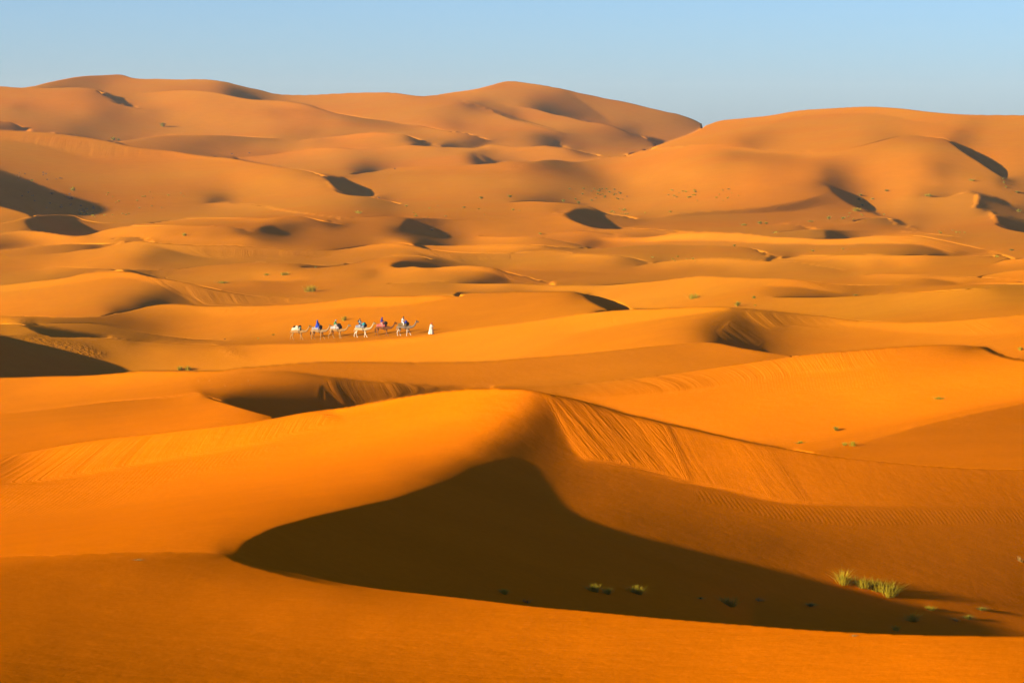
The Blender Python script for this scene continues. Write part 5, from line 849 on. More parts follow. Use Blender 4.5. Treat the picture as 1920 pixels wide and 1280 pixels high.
# ---- height detail: shallow avalanche tongues on the slip faces, hoof prints on the caravan's track
def vnoise(x, y, seed):
    xi = np.floor(x).astype(int); yi = np.floor(y).astype(int); fx = x - xi; fy = y - yi
    fx = fx * fx * (3 - 2 * fx); fy = fy * fy * (3 - 2 * fy)
    def h(a_, b_):
        n_ = (a_ * 374761393 + b_ * 668265263 + seed * 1442695) & 0x7fffffff
        n_ = ((n_ ^ (n_ >> 13)) * 1274126177) & 0x7fffffff
        return (n_ & 0xffff) / 65535.
    return (h(xi, yi) * (1 - fx) + h(xi + 1, yi) * fx) * (1 - fy) + (h(xi, yi + 1) * (1 - fx) + h(xi + 1, yi + 1) * fx) * fy
tongue = (np.abs(vnoise(across * .55, along * .05, 3) - .5) * 2) ** .7 - .5
tongue2 = vnoise(across * 1.4, along * .12, 9) - .5
Zall = Zall + slip * (tongue * .05 + tongue2 * .03) * (.3 + 1.2 * vnoise(across * .12, along * .03, 21)) * np.clip(Ygrid / 220, .7, 2.2)

nr, nc = Zall.shape
co = np.stack([Aall[None, :] * Ycol[:, None], Ygrid, Zall], -1) * SC

def grid_mesh(name, co3, attrs=()):
    n_, m_ = co3.shape[:2]
    me = bpy.data.meshes.new(name)
    me.vertices.add(n_ * m_); me.vertices.foreach_set('co', co3.reshape(-1).astype(np.float32))
    i_ = np.arange((n_ - 1) * m_).reshape(n_ - 1, m_)[:, :-1].ravel()
    q_ = np.stack([i_, i_ + 1, i_ + m_ + 1, i_ + m_], -1).astype(np.int32).ravel()
    me.loops.add(len(q_)); me.loops.foreach_set('vertex_index', q_)
    me.polygons.add(len(q_) // 4); me.polygons.foreach_set('loop_start', np.arange(0, len(q_), 4, dtype=np.int32))
    me.update(calc_edges=True)
    me.polygons.foreach_set('use_smooth', np.ones(len(q_) // 4, bool))
    for nm, arr in attrs:
        at = me.attributes.new(nm, 'FLOAT', 'POINT'); at.data.foreach_set('value', arr.ravel().astype(np.float32))
    return me

class NT:
    def __init__(s, name):
        s.m = bpy.data.materials.new(name); s.m.use_nodes = True; s.t = s.m.node_tree; s.b = s.t.nodes['Principled BSDF']
    def n(s, typ, **kw):
        x = s.t.nodes.new(typ)
        for k, v in kw.items(): setattr(x, k, v)
        return x
    def l(s, a_, b_): s.t.links.new(a_, b_)
    def math(s, op, a_, b_=None):
        x = s.n('ShaderNodeMath', operation=op)
        for i_, v in enumerate((a_, b_)):
            if v is None: continue
            if hasattr(v, 'links'): s.l(v, x.inputs[i_])
            else: x.inputs[i_].default_value = v
        return x.outputs[0]

def sand_material():
    S = NT('sand')
    S.b.inputs['Roughness'].default_value = 1; S.b.inputs['Specular IOR Level'].default_value = 0
    att = lambda nm: S.n('ShaderNodeAttribute', attribute_name=nm).outputs['Fac']
    slip_, rip_, tr_, ac_, al_ = [att(k) for k in ('slip', 'ripple', 'tramp', 'across', 'along')]
    tc = S.n('ShaderNodeTexCoord').outputs['Object']
    def noise(vec, sc_, det=3, rough=.5):
        x = S.n('ShaderNodeTexNoise'); x.inputs['Scale'].default_value = sc_; x.inputs['Detail'].default_value = det; x.inputs['Roughness'].default_value = rough
        S.l(vec, x.inputs['Vector']); return x.outputs['Fac']
    def comb(x_, y_):
        c_ = S.n('ShaderNodeCombineXYZ'); S.l(x_, c_.inputs[0]); S.l(y_, c_.inputs[1]); return c_.outputs[0]
    # colour: golden orange sand, slightly redder and paler sweeps, darker heavy-mineral grains
    big = noise(tc, .012, 4, .55); mid = noise(tc, .16, 4, .6); grain = noise(tc, 3.0, 4, .75)
    ramp = S.n('ShaderNodeValToRGB'); S.l(big, ramp.inputs[0])
    e_ = ramp.color_ramp.elements
    e_[0].position = .36; e_[0].color = (.46, .134, .0015, 1); e_[1].position = .64; e_[1].color = (.45, .154, .004, 1)
    # redder towards the camera: image tone of dimly lit foreground put into the colour
    geo = S.n('ShaderNodeSeparateXYZ'); S.l(tc, geo.inputs[0])
    yy = S.n('ShaderNodeMapRange'); yy.inputs['From Min'].default_value = 110; yy.inputs['From Max'].default_value = 420; S.l(geo.outputs[1], yy.inputs[0])
    far = S.n('ShaderNodeMix', data_type='RGBA'); S.l(yy.outputs[0], far.inputs[0]); far.inputs[6].default_value = (.60, .136, .0006, 1); S.l(ramp.outputs[0], far.inputs[7])
    dk = S.n('ShaderNodeMapRange'); dk.inputs['From Min'].default_value = .3; dk.inputs['From Max'].default_value = .7; dk.inputs['To Min'].default_value = .90; dk.inputs['To Max'].default_value = 1.08
    S.l(S.math('ADD', S.math('MULTIPLY', mid, .45), S.math('MULTIPLY', grain, .55)), dk.inputs[0])
    mul = S.n('ShaderNodeMix', data_type='RGBA', blend_type='MULTIPLY'); mul.inputs[0].default_value = 1
    S.l(far.outputs[2], mul.inputs[6]); S.l(dk.outputs[0], mul.inputs[7])
    S.l(mul.outputs[2], S.b.inputs['Base Color'])
    # relief
    warp = S.math('MULTIPLY', noise(comb(S.math('MULTIPLY', ac_, .25), S.math('MULTIPLY', al_, .25)), 1.0, 3, .6), 2.4)
    aw = S.math('ADD', ac_, warp)
    st = S.math('ADD', S.math('MULTIPLY', noise(comb(aw, S.math('MULTIPLY', al_, .06)), .9, 6, .68), .7),
                S.math('MULTIPLY', noise(comb(ac_, S.math('MULTIPLY', al_, .1)), 4.5, 3, .6), .3))
    patch = S.n('ShaderNodeMapRange'); patch.inputs['From Min'].default_value = .40; patch.inputs['From Max'].default_value = .62; patch.inputs['To Min'].default_value = .25
    S.l(noise(comb(S.math('MULTIPLY', ac_, .16), S.math('MULTIPLY', al_, .05)), 1.0, 2, .5), patch.inputs[0])
    st = S.math('MULTIPLY', st, patch.outputs[0])
    w_ = S.n('ShaderNodeTexWave', wave_type='BANDS', bands_direction='X'); w_.inputs['Scale'].default_value = 1.0
    w_.inputs['Distortion'].default_value = 2.5; w_.inputs['Detail'].default_value = 2; w_.inputs['Detail Scale'].default_value = .6
    S.l(comb(S.math('MULTIPLY', ac_, 1.35), S.math('MULTIPLY', al_, .35)), w_.inputs['Vector'])
    tn = noise(tc, 1.6, 3, .6)
    h_ = S.math('MULTIPLY', S.math('MULTIPLY', st, slip_), .26)
    h_ = S.math('ADD', h_, S.math('MULTIPLY', S.math('MULTIPLY', w_.outputs['Fac'], rip_), .0045))
    h_ = S.math('ADD', h_, S.math('MULTIPLY', S.math('MULTIPLY', tn, tr_), .40))
    h_ = S.math('ADD', h_, S.math('MULTIPLY', noise(tc, .9, 3, .6), .03))
    h_ = S.math('ADD', h_, S.math('MULTIPLY', grain, .014))
    fine = noise(comb(S.math('MULTIPLY', geo.outputs[0], 1.0), S.math('MULTIPLY', geo.outputs[1], 3.0)), 9.0, 3, .65)
    h_ = S.math('ADD', h_, S.math('MULTIPLY', fine, .0055))
    bp = S.n('ShaderNodeBump'); bp.inputs['Strength'].default_value = 1; bp.inputs['Distance'].default_value = 1
    S.l(h_, bp.inputs['Height']); S.l(bp.outputs[0], S.b.inputs['Normal'])
    return S.m
SAND = sand_material()
me = grid_mesh('sand_dunes', co, [('slip', slip), ('ripple', rip), ('tramp', tramp), ('across', across), ('along', along)])
me.materials.append(SAND)
dunes = bpy.data.objects.new('sand_dunes', me); C.objects.link(dunes); dunes['kind'] = 'structure'

# the low sand plain all round, under and behind the dunes
gx = np.concatenate([np.linspace(-7000, -400, 34), np.linspace(-360, 360, 37), np.linspace(400, 7000, 34)])
gy = np.concatenate([np.linspace(-3000, -200, 16), np.linspace(-160, 40, 11), np.linspace(60, 7400, 60)])
GX, GY = np.meshgrid(gx, gy)
tt = np.clip((GY - 0) / 40, 0, 1); tt = tt * tt * (3 - 2 * tt)
GZ = -14.5 * (1 - tt) + -150 * tt + 1.5 * np.sin(GX / 90. + np.sin(GY / 70.)) * (1 - tt)
GZ = np.where((np.abs(GX) > 380) & (GY < 300), np.maximum(GZ, -40 + 3 * np.sin(GX / 130.)), GZ)
me = grid_mesh('sand_plain', np.stack([GX, GY, GZ], -1)); me.materials.append(SAND)
plain = bpy.data.objects.new('sand_plain', me); C.objects.link(plain); plain['kind'] = 'structure'

def zat(x, y):
    """height of the dune sheet at a place (metres)"""
    Y_ = y / SC; a_ = x / y; r_ = (math.log(Y_) - rho[0]) / (rho[1] - rho[0]); c_ = np.interp(a_, Aall, np.arange(len(Aall)))
    i_ = int(min(max(r_, 0), nr - 2)); j_ = int(min(max(c_, 0), nc - 2)); fr_ = r_ - i_; fc_ = c_ - j_
    z_ = (Zall[i_, j_] * (1 - fr_) * (1 - fc_) + Zall[i_ + 1, j_] * fr_ * (1 - fc_) + Zall[i_, j_ + 1] * (1 - fr_) * fc_ + Zall[i_ + 1, j_ + 1] * fr_ * fc_)
    return z_ * SC
def ground(u, v):
    """the spot on the sand where the plan of the scene puts (u, v)"""
    j_ = (u - U0) / DU; i_ = (v - V0) / DV; i0_ = int(i_); j0_ = int(j_)
    Y_ = math.exp(float(Lpix[i0_, j0_] * (1 - i_ + i0_) + Lpix[i0_ + 1, j0_] * (i_ - i0_)))
    x_ = (u - UC) / F * Y_ * SC; y_ = Y_ * SC
    return Vector((x_, y_, zat(x_, y_)))

# ---------------------------------------------------------------- helpers for things
def tag(o, label=None, cat=None, group=None, kind=None):
    if label: o['label'] = label
    if cat: o['category'] = cat
    if group: o['group'] = group
    if kind: o['kind'] = kind
    return o
def empty(name, loc, rz=0.0):
    o = bpy.data.objects.new(name, None); C.objects.link(o); o.location = loc; o.rotation_euler = (0, 0, rz); o.empty_display_size = .3
    return o
def put(name, me_, mat, parent=None, loc=(0, 0, 0), rot=(0, 0, 0)):
    for m_ in (mat if isinstance(mat, (list, tuple)) else [mat]): me_.materials.append(m_)
    o = bpy.data.objects.new(name, me_); C.objects.link(o); o.location = loc; o.rotation_euler = rot
    if parent: o.parent = parent
    return o
def cloth_mat(name, col, col2=None, scale=6., rough=.85, pattern='noise', direction='X'):
    col = tuple(v * .5 for v in col); col2 = col2 and tuple(v * .5 for v in col2)
    S = NT(name); S.b.inputs['Roughness'].default_value = rough; S.b.inputs['Specular IOR Level'].default_value = .15
    tc = S.n('ShaderNodeTexCoord').outputs['Object']
    if pattern == 'stripes':
        x = S.n('ShaderNodeTexWave', wave_type='BANDS', bands_direction=direction); x.inputs['Distortion'].default_value = .6
    else:
        x = S.n('ShaderNodeTexNoise'); x.inputs['Detail'].default_value = 4
    x.inputs['Scale'].default_value = scale; S.l(tc, x.inputs['Vector'])
    r_ = S.n('ShaderNodeValToRGB'); S.l(x.outputs['Fac'], r_.inputs[0])
    c2 = col2 or tuple(v * .72 for v in col)
    r_.color_ramp.elements[0].position = .38; r_.color_ramp.elements[1].position = .62
    r_.color_ramp.elements[0].color = (*c2, 1); r_.color_ramp.elements[1].color = (*col, 1)
    S.l(r_.outputs[0], S.b.inputs['Base Color'])
    bp = S.n('ShaderNodeBump'); bp.inputs['Distance'].default_value = .02; S.l(x.outputs['Fac'], bp.inputs['Height']); S.l(bp.outputs[0], S.b.inputs['Normal'])
    return S.m
_dg_cache = []
def skin(name, nodes, edges, sub=1, root=0):
    """one continuous limb-and-body surface grown round a skeleton: nodes = [((x,y,z), radius or (rx,ry))]"""
    m0 = bpy.data.meshes.new('skeleton'); m0.from_pydata([n_[0] for n_ in nodes], edges, [])
    o = bpy.data.objects.new('skeleton', m0); C.objects.link(o)
    o.modifiers.new('skin', 'SKIN').use_smooth_shade = True
    for k, n_ in enumerate(nodes):
        sv_ = m0.skin_vertices[0].data[k]; r_ = n_[1]
        sv_.radius = (r_, r_) if not isinstance(r_, tuple) else r_
        sv_.use_root = (k == root)
    s_ = o.modifiers.new('sub', 'SUBSURF'); s_.levels = sub; s_.render_levels = sub
    dg = bpy.context.evaluated_depsgraph_get(); dg.update()
    out = bpy.data.meshes.new_from_object(o.evaluated_get(dg)); out.name = name
    bpy.data.objects.remove(o); bpy.data.meshes.remove(m0)
    return out
def merge(name, parts):
    bm = bmesh.new()
    for p_ in parts: bm.from_mesh(p_)
    out = bpy.data.meshes.new(name); bm.to_mesh(out); bm.free()
    out.polygons.foreach_set('use_smooth', np.ones(len(out.polygons), bool))
    return out
def blob(name, c_, r_, amp=.12, fr=3., seed=0, sub=3, flat=None):
    bm = bmesh.new(); bmesh.ops.create_icosphere(bm, subdivisions=sub, radius=1)
    for v in bm.verts:
        d = 1 + amp * mnoise.noise(v.co * fr + Vector((seed * 7.3, seed, 0)))
        p_ = Vector((v.co.x * r_[0], v.co.y * r_[1], v.co.z * r_[2])) * d
        if flat is not None and p_.z < -flat: p_.z = -flat + (p_.z + flat) * .15
        v.co = p_ + Vector(c_)
    out = bpy.data.meshes.new(name); bm.to_mesh(out); bm.free()
    out.polygons.foreach_set('use_smooth', np.ones(len(out.polygons), bool))
    return out
def sheet(name, fn, nu_, nv_, thick=.02):
    """a cloth sheet from fn(s,t) -> point, given a real thickness"""
    bm = bmesh.new(); vv = [[bm.verts.new(fn(i_ / nu_, j_ / nv_)) for j_ in range(nv_ + 1)] for i_ in range(nu_ + 1)]
    for i_ in range(nu_):
        for j_ in range(nv_): bm.faces.new((vv[i_][j_], vv[i_ + 1][j_], vv[i_ + 1][j_ + 1], vv[i_][j_ + 1]))
    bmesh.ops.recalc_face_normals(bm, faces=bm.faces)
    bmesh.ops.solidify(bm, geom=bm.faces[:], thickness=thick)
    out = bpy.data.meshes.new(name); bm.to_mesh(out); bm.free()
    out.polygons.foreach_set('use_smooth', np.ones(len(out.polygons), bool))
    return out

# ---------------------------------------------------------------- camels
def fur_mat(name, body, leg, mane=None):
    """camel coat: body colour with paler or darker legs below the belly, soft and patchy"""
    body = tuple(v * .42 for v in body); leg = tuple(v * .5 for v in leg)
    S = NT(name); S.b.inputs['Roughness'].default_value = .9; S.b.inputs['Specular IOR Level'].default_value = .1
    tc = S.n('ShaderNodeTexCoord').outputs['Object']; sp = S.n('ShaderNodeSeparateXYZ'); S.l(tc, sp.inputs[0])
    nz = S.n('ShaderNodeTexNoise'); nz.inputs['Scale'].default_value = 5; nz.inputs['Detail'].default_value = 5; S.l(tc, nz.inputs['Vector'])
    mr = S.n('ShaderNodeMapRange'); mr.inputs['From Min'].default_value = .85; mr.inputs['From Max'].default_value = 1.05
    S.l(S.math('ADD', sp.outputs[2], S.math('MULTIPLY', nz.outputs['Fac'], .1)), mr.inputs[0])
    mx = S.n('ShaderNodeMix', data_type='RGBA'); S.l(mr.outputs[0], mx.inputs[0]); mx.inputs[6].default_value = (*leg, 1); mx.inputs[7].default_value = (*body, 1)
    m2 = S.n('ShaderNodeMix', data_type='RGBA', blend_type='MULTIPLY'); m2.inputs[0].default_value = .6
    S.l(mx.outputs[2], m2.inputs[6])
    rr = S.n('ShaderNodeValToRGB'); S.l(nz.outputs['Fac'], rr.inputs[0]); rr.color_ramp.elements[0].color = (.6, .55, .5, 1); rr.color_ramp.elements[1].color = (1, 1, 1, 1)
    S.l(rr.outputs[0], m2.inputs[7]); S.l(m2.outputs[2], S.b.inputs['Base Color'])
    return S.m
# steps: forward offset of knee and foot for (front right, front left, hind right, hind left)
GAITS = [((.10, .34), (-.12, -.22), (.02, .18), (-.16, -.42)), ((-.02, -.10), (.16, .42), (-.05, -.12), (.10, .16)),
         ((.08, .20), (-.20, -.16), (-.12, -.36), (.08, .30)), ((.14, .38), (-.06, -.20), (.06, .22), (-.14, -.38))]
def camel_body(gait, neck=0.0, coat=None):
    N_ = []; E_ = []
    def add(p_, r_, par=None):
        N_.append((p_, r_)); k = len(N_) - 1
        if par is not None: E_.append((par, k))
        return k
    belly = add((-.15, 0, 1.28), (.34, .36))
    loin = add((-.55, 0, 1.36), (.26, .30), belly); rump = add((-.86, 0, 1.32), (.22, .24), loin)
    chest = add((.28, 0, 1.27), (.33, .37), belly); brisk = add((.62, 0, 1.25), (.24, .30), chest)
    add((-.12, 0, 1.66), (.20, .24), belly)
    n0 = add((.95, 0, 1.22), (.15, .20), brisk); n1 = add((1.22, 0, 1.22 + neck * .3), (.12, .15), n0); n2 = add((1.48, 0, 1.40 + neck * .6), (.10, .12), n1)
    n3 = add((1.66, 0, 1.68 + neck), (.085, .10), n2); hd = add((1.78, 0, 1.86 + neck), (.105, .115), n3)
    mz = add((1.98, 0, 1.82 + neck), (.075, .08), hd); add((2.14, 0, 1.76 + neck), (.06, .065), mz)
    for sy in (-1, 1):
        e0 = add((1.74, sy * .09, 1.96 + neck), .03, hd); add((1.70, sy * .14, 2.02 + neck), .018, e0)
    t0 = add((-1.06, 0, 1.24), .05, rump); t1 = add((-1.14, 0, 1.0), .035, t0); add((-1.13, 0, .78), .05, t1)
    for sy, (kx, fx), fr_ in ((-1, gait[0], 1), (1, gait[1], 1), (-1, gait[2], 0), (1, gait[3], 0)):
        lift = max(0, -fx - .1) * .22
        if fr_:
            s0 = add((.52, sy * .17, 1.08), (.13, .11), brisk); s1 = add((.50 + kx * .5, sy * .18, .86), .085, s0)
            s2 = add((.50 + kx, sy * .17, .56 + lift * .5), .068, s1); s3 = add((.50 + (kx + fx) / 2, sy * .17, .32 + lift), .045, s2)
            s4 = add((.50 + fx, sy * .17, .10 + lift), .048, s3); add((.60 + fx, sy * .17, .045 + lift * .8), (.075, .05), s4)
        else:
            s0 = add((-.78, sy * .16, 1.12), (.19, .13), rump); s1 = add((-.66 + kx * .6, sy * .18, .90), .105, s0)
            s2 = add((-.88 + (kx + fx) * .45, sy * .17, .54 + lift * .5), .062, s1); s3 = add((-.84 + fx * .8, sy * .17, .30 + lift), .042, s2)
            s4 = add((-.80 + fx, sy * .17, .10 + lift), .045, s3); add((-.70 + fx, sy * .17, .045 + lift * .8), (.075, .05), s4)
    return skin('camel_body', N_, E_, 1)

def drape(x0, x1, ang, r_, zc, rx=.0, wav=.02):
    def fn(s_, t_):
        a_ = math.radians(-ang + 2 * ang * t_); x_ = x0 + (x1 - x0) * s_
        rr = r_ + .02 + wav * math.sin(9 * s_ + 5 * t_)
        hump = .30 * math.exp(-((x_ + .12) / .30) ** 2) * max(0, math.cos(a_)) ** 3
        return Vector((x_ + .03 * math.sin(7 * t_), rr * math.sin(a_), zc + rr * math.cos(a_) + hump))
    return fn

M_HALTER = cloth_mat('dark_leather', (.03, .02, .015)); M_DARK = cloth_mat('dark_wool', (.035, .02, .022), (.012, .008, .01))
M_TAIL = cloth_mat('dark_tail_hair', (.03, .018, .01))
def camel(name, P, heading, gait, coat, label, neck=0., blanket=None, mound=None, pack=None, tail_dark=False, halter=None):
    o = empty(name, P, heading); o.scale = (1.1, 1.1, 1.1)
    tag(o, label, 'camel', 'camels walking in the caravan')
    put('body', camel_body(GAITS[gait], neck), coat, o)
    if tail_dark: put('tail_tuft', blob('tail_tuft', (-1.14, 0, .82), (.07, .07, .26), .3, 4, 5, 2), M_TAIL, o)
    # halter round the muzzle and over the cheeks
    hz = 1.82 + neck
    parts_ = []
    for cx, cz, rr, tilt in ((2.0, hz - .01, .10, .25), (1.80, hz + .04, .135, .25)):
        pts = [Vector((cx + rr * math.cos(t_) * math.sin(tilt), rr * math.sin(t_), cz + rr * math.cos(t_))) for t_ in np.linspace(0, 2 * math.pi, 13)[:-1]]
        parts_.append(skin('band', [(tuple(p_), .014) for p_ in pts], [(k, (k + 1) % 12) for k in range(12)], 0))
    put('halter', merge('halter', parts_), halter or M_HALTER, o)
    if blanket:
        put('saddle_blanket', sheet('saddle_blanket', drape(-.82, .42, 78, .40, 1.30), 22, 18, .03), blanket, o)
    # girth strap under the belly
    pts = [Vector((.30, .44 * math.sin(t_), 1.27 + .42 * math.cos(t_))) for t_ in np.linspace(0, 2 * math.pi, 17)[:-1]]
    put('girth_strap', skin('girth_strap', [(tuple(p_), .022) for p_ in pts], [(k, (k + 1) % 16) for k in range(16)], 0), M_HALTER, o)
    if mound:
        for c_, r_, m_, sd in mound: put('saddle_pad', blob('saddle_pad', c_, r_, .22, 2.6, sd), m_, o)
    if pack:
        for c_, r_, m_, sd in pack: put('pack_roll', blob('pack_roll', c_, r_, .16, 3.2, sd), m_, o)
    return o

# ---------------------------------------------------------------- people
M_SKIN = cloth_mat('skin', (.30, .16, .09), (.26, .13, .07), 3.)
M_HAIR = cloth_mat('dark_hair', (.02, .014, .01))
def human_nodes(seated, lean=.05, arm=.0):
    """skeleton; seated riders have their hips at the origin, the standing one his feet"""
    N_ = []; E_ = []
    def add(p_, r_, par=None):
        N_.append((p_, r_)); k = len(N_) - 1
        if par is not None: E_.append((par, k))
        return k
    h_ = 0 if seated else .93
    pel = add((0, 0, h_ + .02), (.13, .15)); wst = add((lean * .3, 0, h_ + .22), (.10, .13), pel); ch = add((lean * .8, 0, h_ + .42), (.12, .17), wst)
    nk = add((lean * 1.2, 0, h_ + .58), .052, ch); hd = add((lean * 1.5 + .01, 0, h_ + .68), (.085, .078), nk); cr = add((lean * 1.5 + .0, 0, h_ + .78), (.088, .08), hd)
    ns = add((lean * 1.5 + .10, 0, h_ + .70), .018, hd)
    torso = (pel, wst, ch, nk)
    arms = []; legs = []
    for sy in (-1, 1):
        sh = add((lean * .9, sy * .19, h_ + .50), .055, ch)
        el = add((lean + .12 + arm, sy * .25, h_ + .26), .042, sh); wr = add((lean + .34 + arm, sy * .13, h_ + .24 + arm * .3), .028, el)
        pm = add((lean + .41 + arm, sy * .12, h_ + .235 + arm * .3), (.032, .018), wr)
        for k, (dy_, ln) in enumerate(((-.028, .05), (-.010, .06), (.010, .057), (.028, .045))):
            f0 = add((lean + .45 + arm, sy * .12 + dy_, h_ + .23 + arm * .3), .009, pm); add((lean + .45 + arm + ln * .7, sy * .12 + dy_, h_ + .205 + arm * .3), .008, f0)
        th0 = add((lean + .40 + arm, sy * .12 - sy * .045, h_ + .245 + arm * .3), .010, pm); add((lean + .43 + arm, sy * .12 - sy * .06, h_ + .235 + arm * .3), .008, th0)
        arms.append((sh, el, wr))
        if seated:
            hp = add((.06, sy * .11, -.01), .095, pel); kn = add((.40, sy * .36, -.14), .066, hp); an = add((.36, sy * .47, -.54), .042, kn); to = add((.50, sy * .49, -.60), (.038, .03), an)
        else:
            st_ = .20 * sy
            hp = add((.02, sy * .10, .86), .095, pel); kn = add((.06 + st_ * .6, sy * .10, .50), .062, hp); an = add((st_ * .95 - .02, sy * .10, .09), .042, kn); to = add((st_ * .95 + .13, sy * .11, .035), (.038, .03), an)
        legs.append((hp, kn, an, to))
    return N_, E_, dict(torso=torso, arms=arms, legs=legs, head=(hd, cr), h=h_)
def shell(N_, chains, grow, extra=0.0):
    """clothing: a looser continuous skin over some of the chains"""
    idx = {}; nn = []; ee = []
    for ch_ in chains:
        prev = None
        for k in ch_:
            if k not in idx:
                r_ = N_[k][1]; r_ = tuple(x + grow for x in r_) if isinstance(r_, tuple) else r_ + grow
                idx[k] = len(nn); nn.append((N_[k][0], r_))
            if prev is not None: ee.append((idx[prev], idx[k]))
            prev = k
    return skin('cloth', nn, ee, 1)
def person(P, rz, label, seated=True, lean=.05, top=None, legs=None, head=None, hood=False, robe=None, bag=None, hair=True, scale=1.):
    o = empty('person', P, rz); o.scale = (scale,) * 3
    tag(o, label, 'person')
    N_, E_, D_ = human_nodes(seated, lean, 0. if seated else .02)
    put('body', skin('person_body', N_, E_, 1), M_SKIN, o)
    pel, wst, ch, nk = D_['torso']
    put('tunic', shell(N_, [(pel, wst, ch)] + [(ch, a_[0], a_[1], a_[2]) for a_ in D_['arms']], .022), top, o)
    if legs: put('trousers', shell(N_, [(pel, l_[0], l_[1], l_[2]) for l_ in D_['legs']], .022), legs, o)
    hx, hz = N_[D_['head'][0]][0][0], N_[D_['head'][0]][0][2]
    for sy in (-1, 1):
        put('eye', blob('eye', (hx + .078, sy * .032, hz + .035), (.012, .014, .009), 0, 1, 0, 1), M_HAIR, o)
    if head:
        hs = [blob('wrap', (hx - .015, 0, hz + .085), (.125, .118, .085), .16, 5, 2, 3), blob('wrap_fold', (hx - .03, 0, hz + .03), (.12, .112, .07), .16, 6, 4, 3)]
        if hood: hs += [blob('wrap_neck', (hx - .04, 0, hz - .10), (.13, .15, .10), .15, 4, 3, 3), blob('wrap_tail', (hx - .12, .05, hz - .22), (.05, .09, .18), .2, 4, 8, 2)]
        put('head_scarf', merge('head_scarf', hs), head, o)
    elif hair:
        put('hair', blob('hair', (hx - .02, 0, hz + .07), (.10, .095, .08), .12, 6, 3, 3), M_HAIR, o)
    if robe:
        if seated:
            def fn(s_, t_):
                a_ = t_ * 2 * math.pi; z_ = .40 - s_ * .72; r_ = .17 + .16 * s_ ** .8 + .015 * math.sin(5 * a_ + 3 * s_)
                return Vector((.05 * (1 - s_) + r_ * 1.15 * math.cos(a_), (r_ + .06 * s_) * math.sin(a_), z_))
        else:
            def fn(s_, t_):
                a_ = t_ * 2 * math.pi; z_ = 1.46 - s_ * 1.40; r_ = .15 + .20 * s_ ** 1.3 + (.012 + .03 * s_) * math.sin(6 * a_ + 2 * s_)
                return Vector((.04 - .03 * s_ + r_ * 1.1 * math.cos(a_), r_ * .95 * math.sin(a_), z_))
        put('robe', sheet('robe', fn, 18, 30, .012), robe, o)
    if bag: put('backpack', blob('backpack', (-.20, 0, .38), (.10, .15, .20), .12, 3, 6, 3), bag, o)
    return o

def up_heading(u1, v1, u2, v2):
    p_, q_ = ground(u1, v1), ground(u2, v2); d = q_ - p_
    return math.atan2(max(-.45, min(.45, d.y / max(d.x, 1e-3))), 1)

TAN = fur_mat('tan_camel_coat', (.56, .30, .09), (.50, .28, .09)); GREYTAN = fur_mat('grey_tan_camel_coat', (.52, .32, .14), (.44, .26, .10))
CREAM = fur_mat('cream_camel_coat', (.72, .52, .26), (.85, .74, .52)); BROWN = fur_mat('brown_camel_coat', (.24, .085, .025), (.30, .11, .03))
SMOKE = fur_mat('smoky_camel_coat_pale_legs', (.30, .22, .14), (.82, .70, .52))
B_WHITE = cloth_mat('white_yellow_blanket', (.85, .83, .78), (.75, .52, .10), 3., pattern='stripes', direction='Z')
B_PATT = cloth_mat('patterned_grey_blanket', (.70, .64, .56), (.22, .13, .10), 5., pattern='stripes', direction='X')
B_CREAMB = cloth_mat('plain_pale_blanket', (.62, .50, .42), (.50, .38, .32), 4.); B_BLUEW = cloth_mat('blue_white_blanket', (.70, .68, .62), (.06, .10, .22), 5., pattern='stripes', direction='X')
B_RED = cloth_mat('red_white_blanket', (.62, .30, .24), (.60, .02, .015), 5., pattern='stripes', direction='X'); B_OCHRE = cloth_mat('ochre_black_blanket', (.42, .26, .06), (.05, .035, .03), 5., pattern='stripes', direction='X')
C_BLUE = cloth_mat('cobalt_blue_cloth', (.02, .07, .55), (.012, .04, .34)); C_NAVY = cloth_mat('deep_blue_cloth', (.03, .05, .42), (.02, .03, .28))
C_GREEN = cloth_mat('green_shirt_cloth', (.03, .42, .14), (.02, .30, .10)); C_SKY = cloth_mat('pale_blue_cloth', (.30, .50, .68)); C_TEAL = cloth_mat('teal_cloth', (.03, .38, .36), (.02, .12, .42), 3.)
C_WHITE = cloth_mat('white_cloth', (.85, .84, .82), (.74, .73, .72)); C_LTBLUE = cloth_mat('light_blue_shirt', (.38, .50, .60)); C_ORANGE = cloth_mat('orange_turban_cloth', (.80, .16, .03), (.60, .10, .02))
C_RED = cloth_mat('red_cloth', (.60, .03, .02)); C_DENIM = cloth_mat('dark_denim', (.05, .07, .12)); C_KHAKI = cloth_mat('khaki_cloth', (.50, .38, .26)); C_BEIGE = cloth_mat('cream_robe_cloth', (.80, .74, .60), (.70, .63, .50))
C_YEL = cloth_mat('mustard_cloth', (.62, .40, .05)); C_MINT = cloth_mat('mint_cloth', (.35, .55, .42))

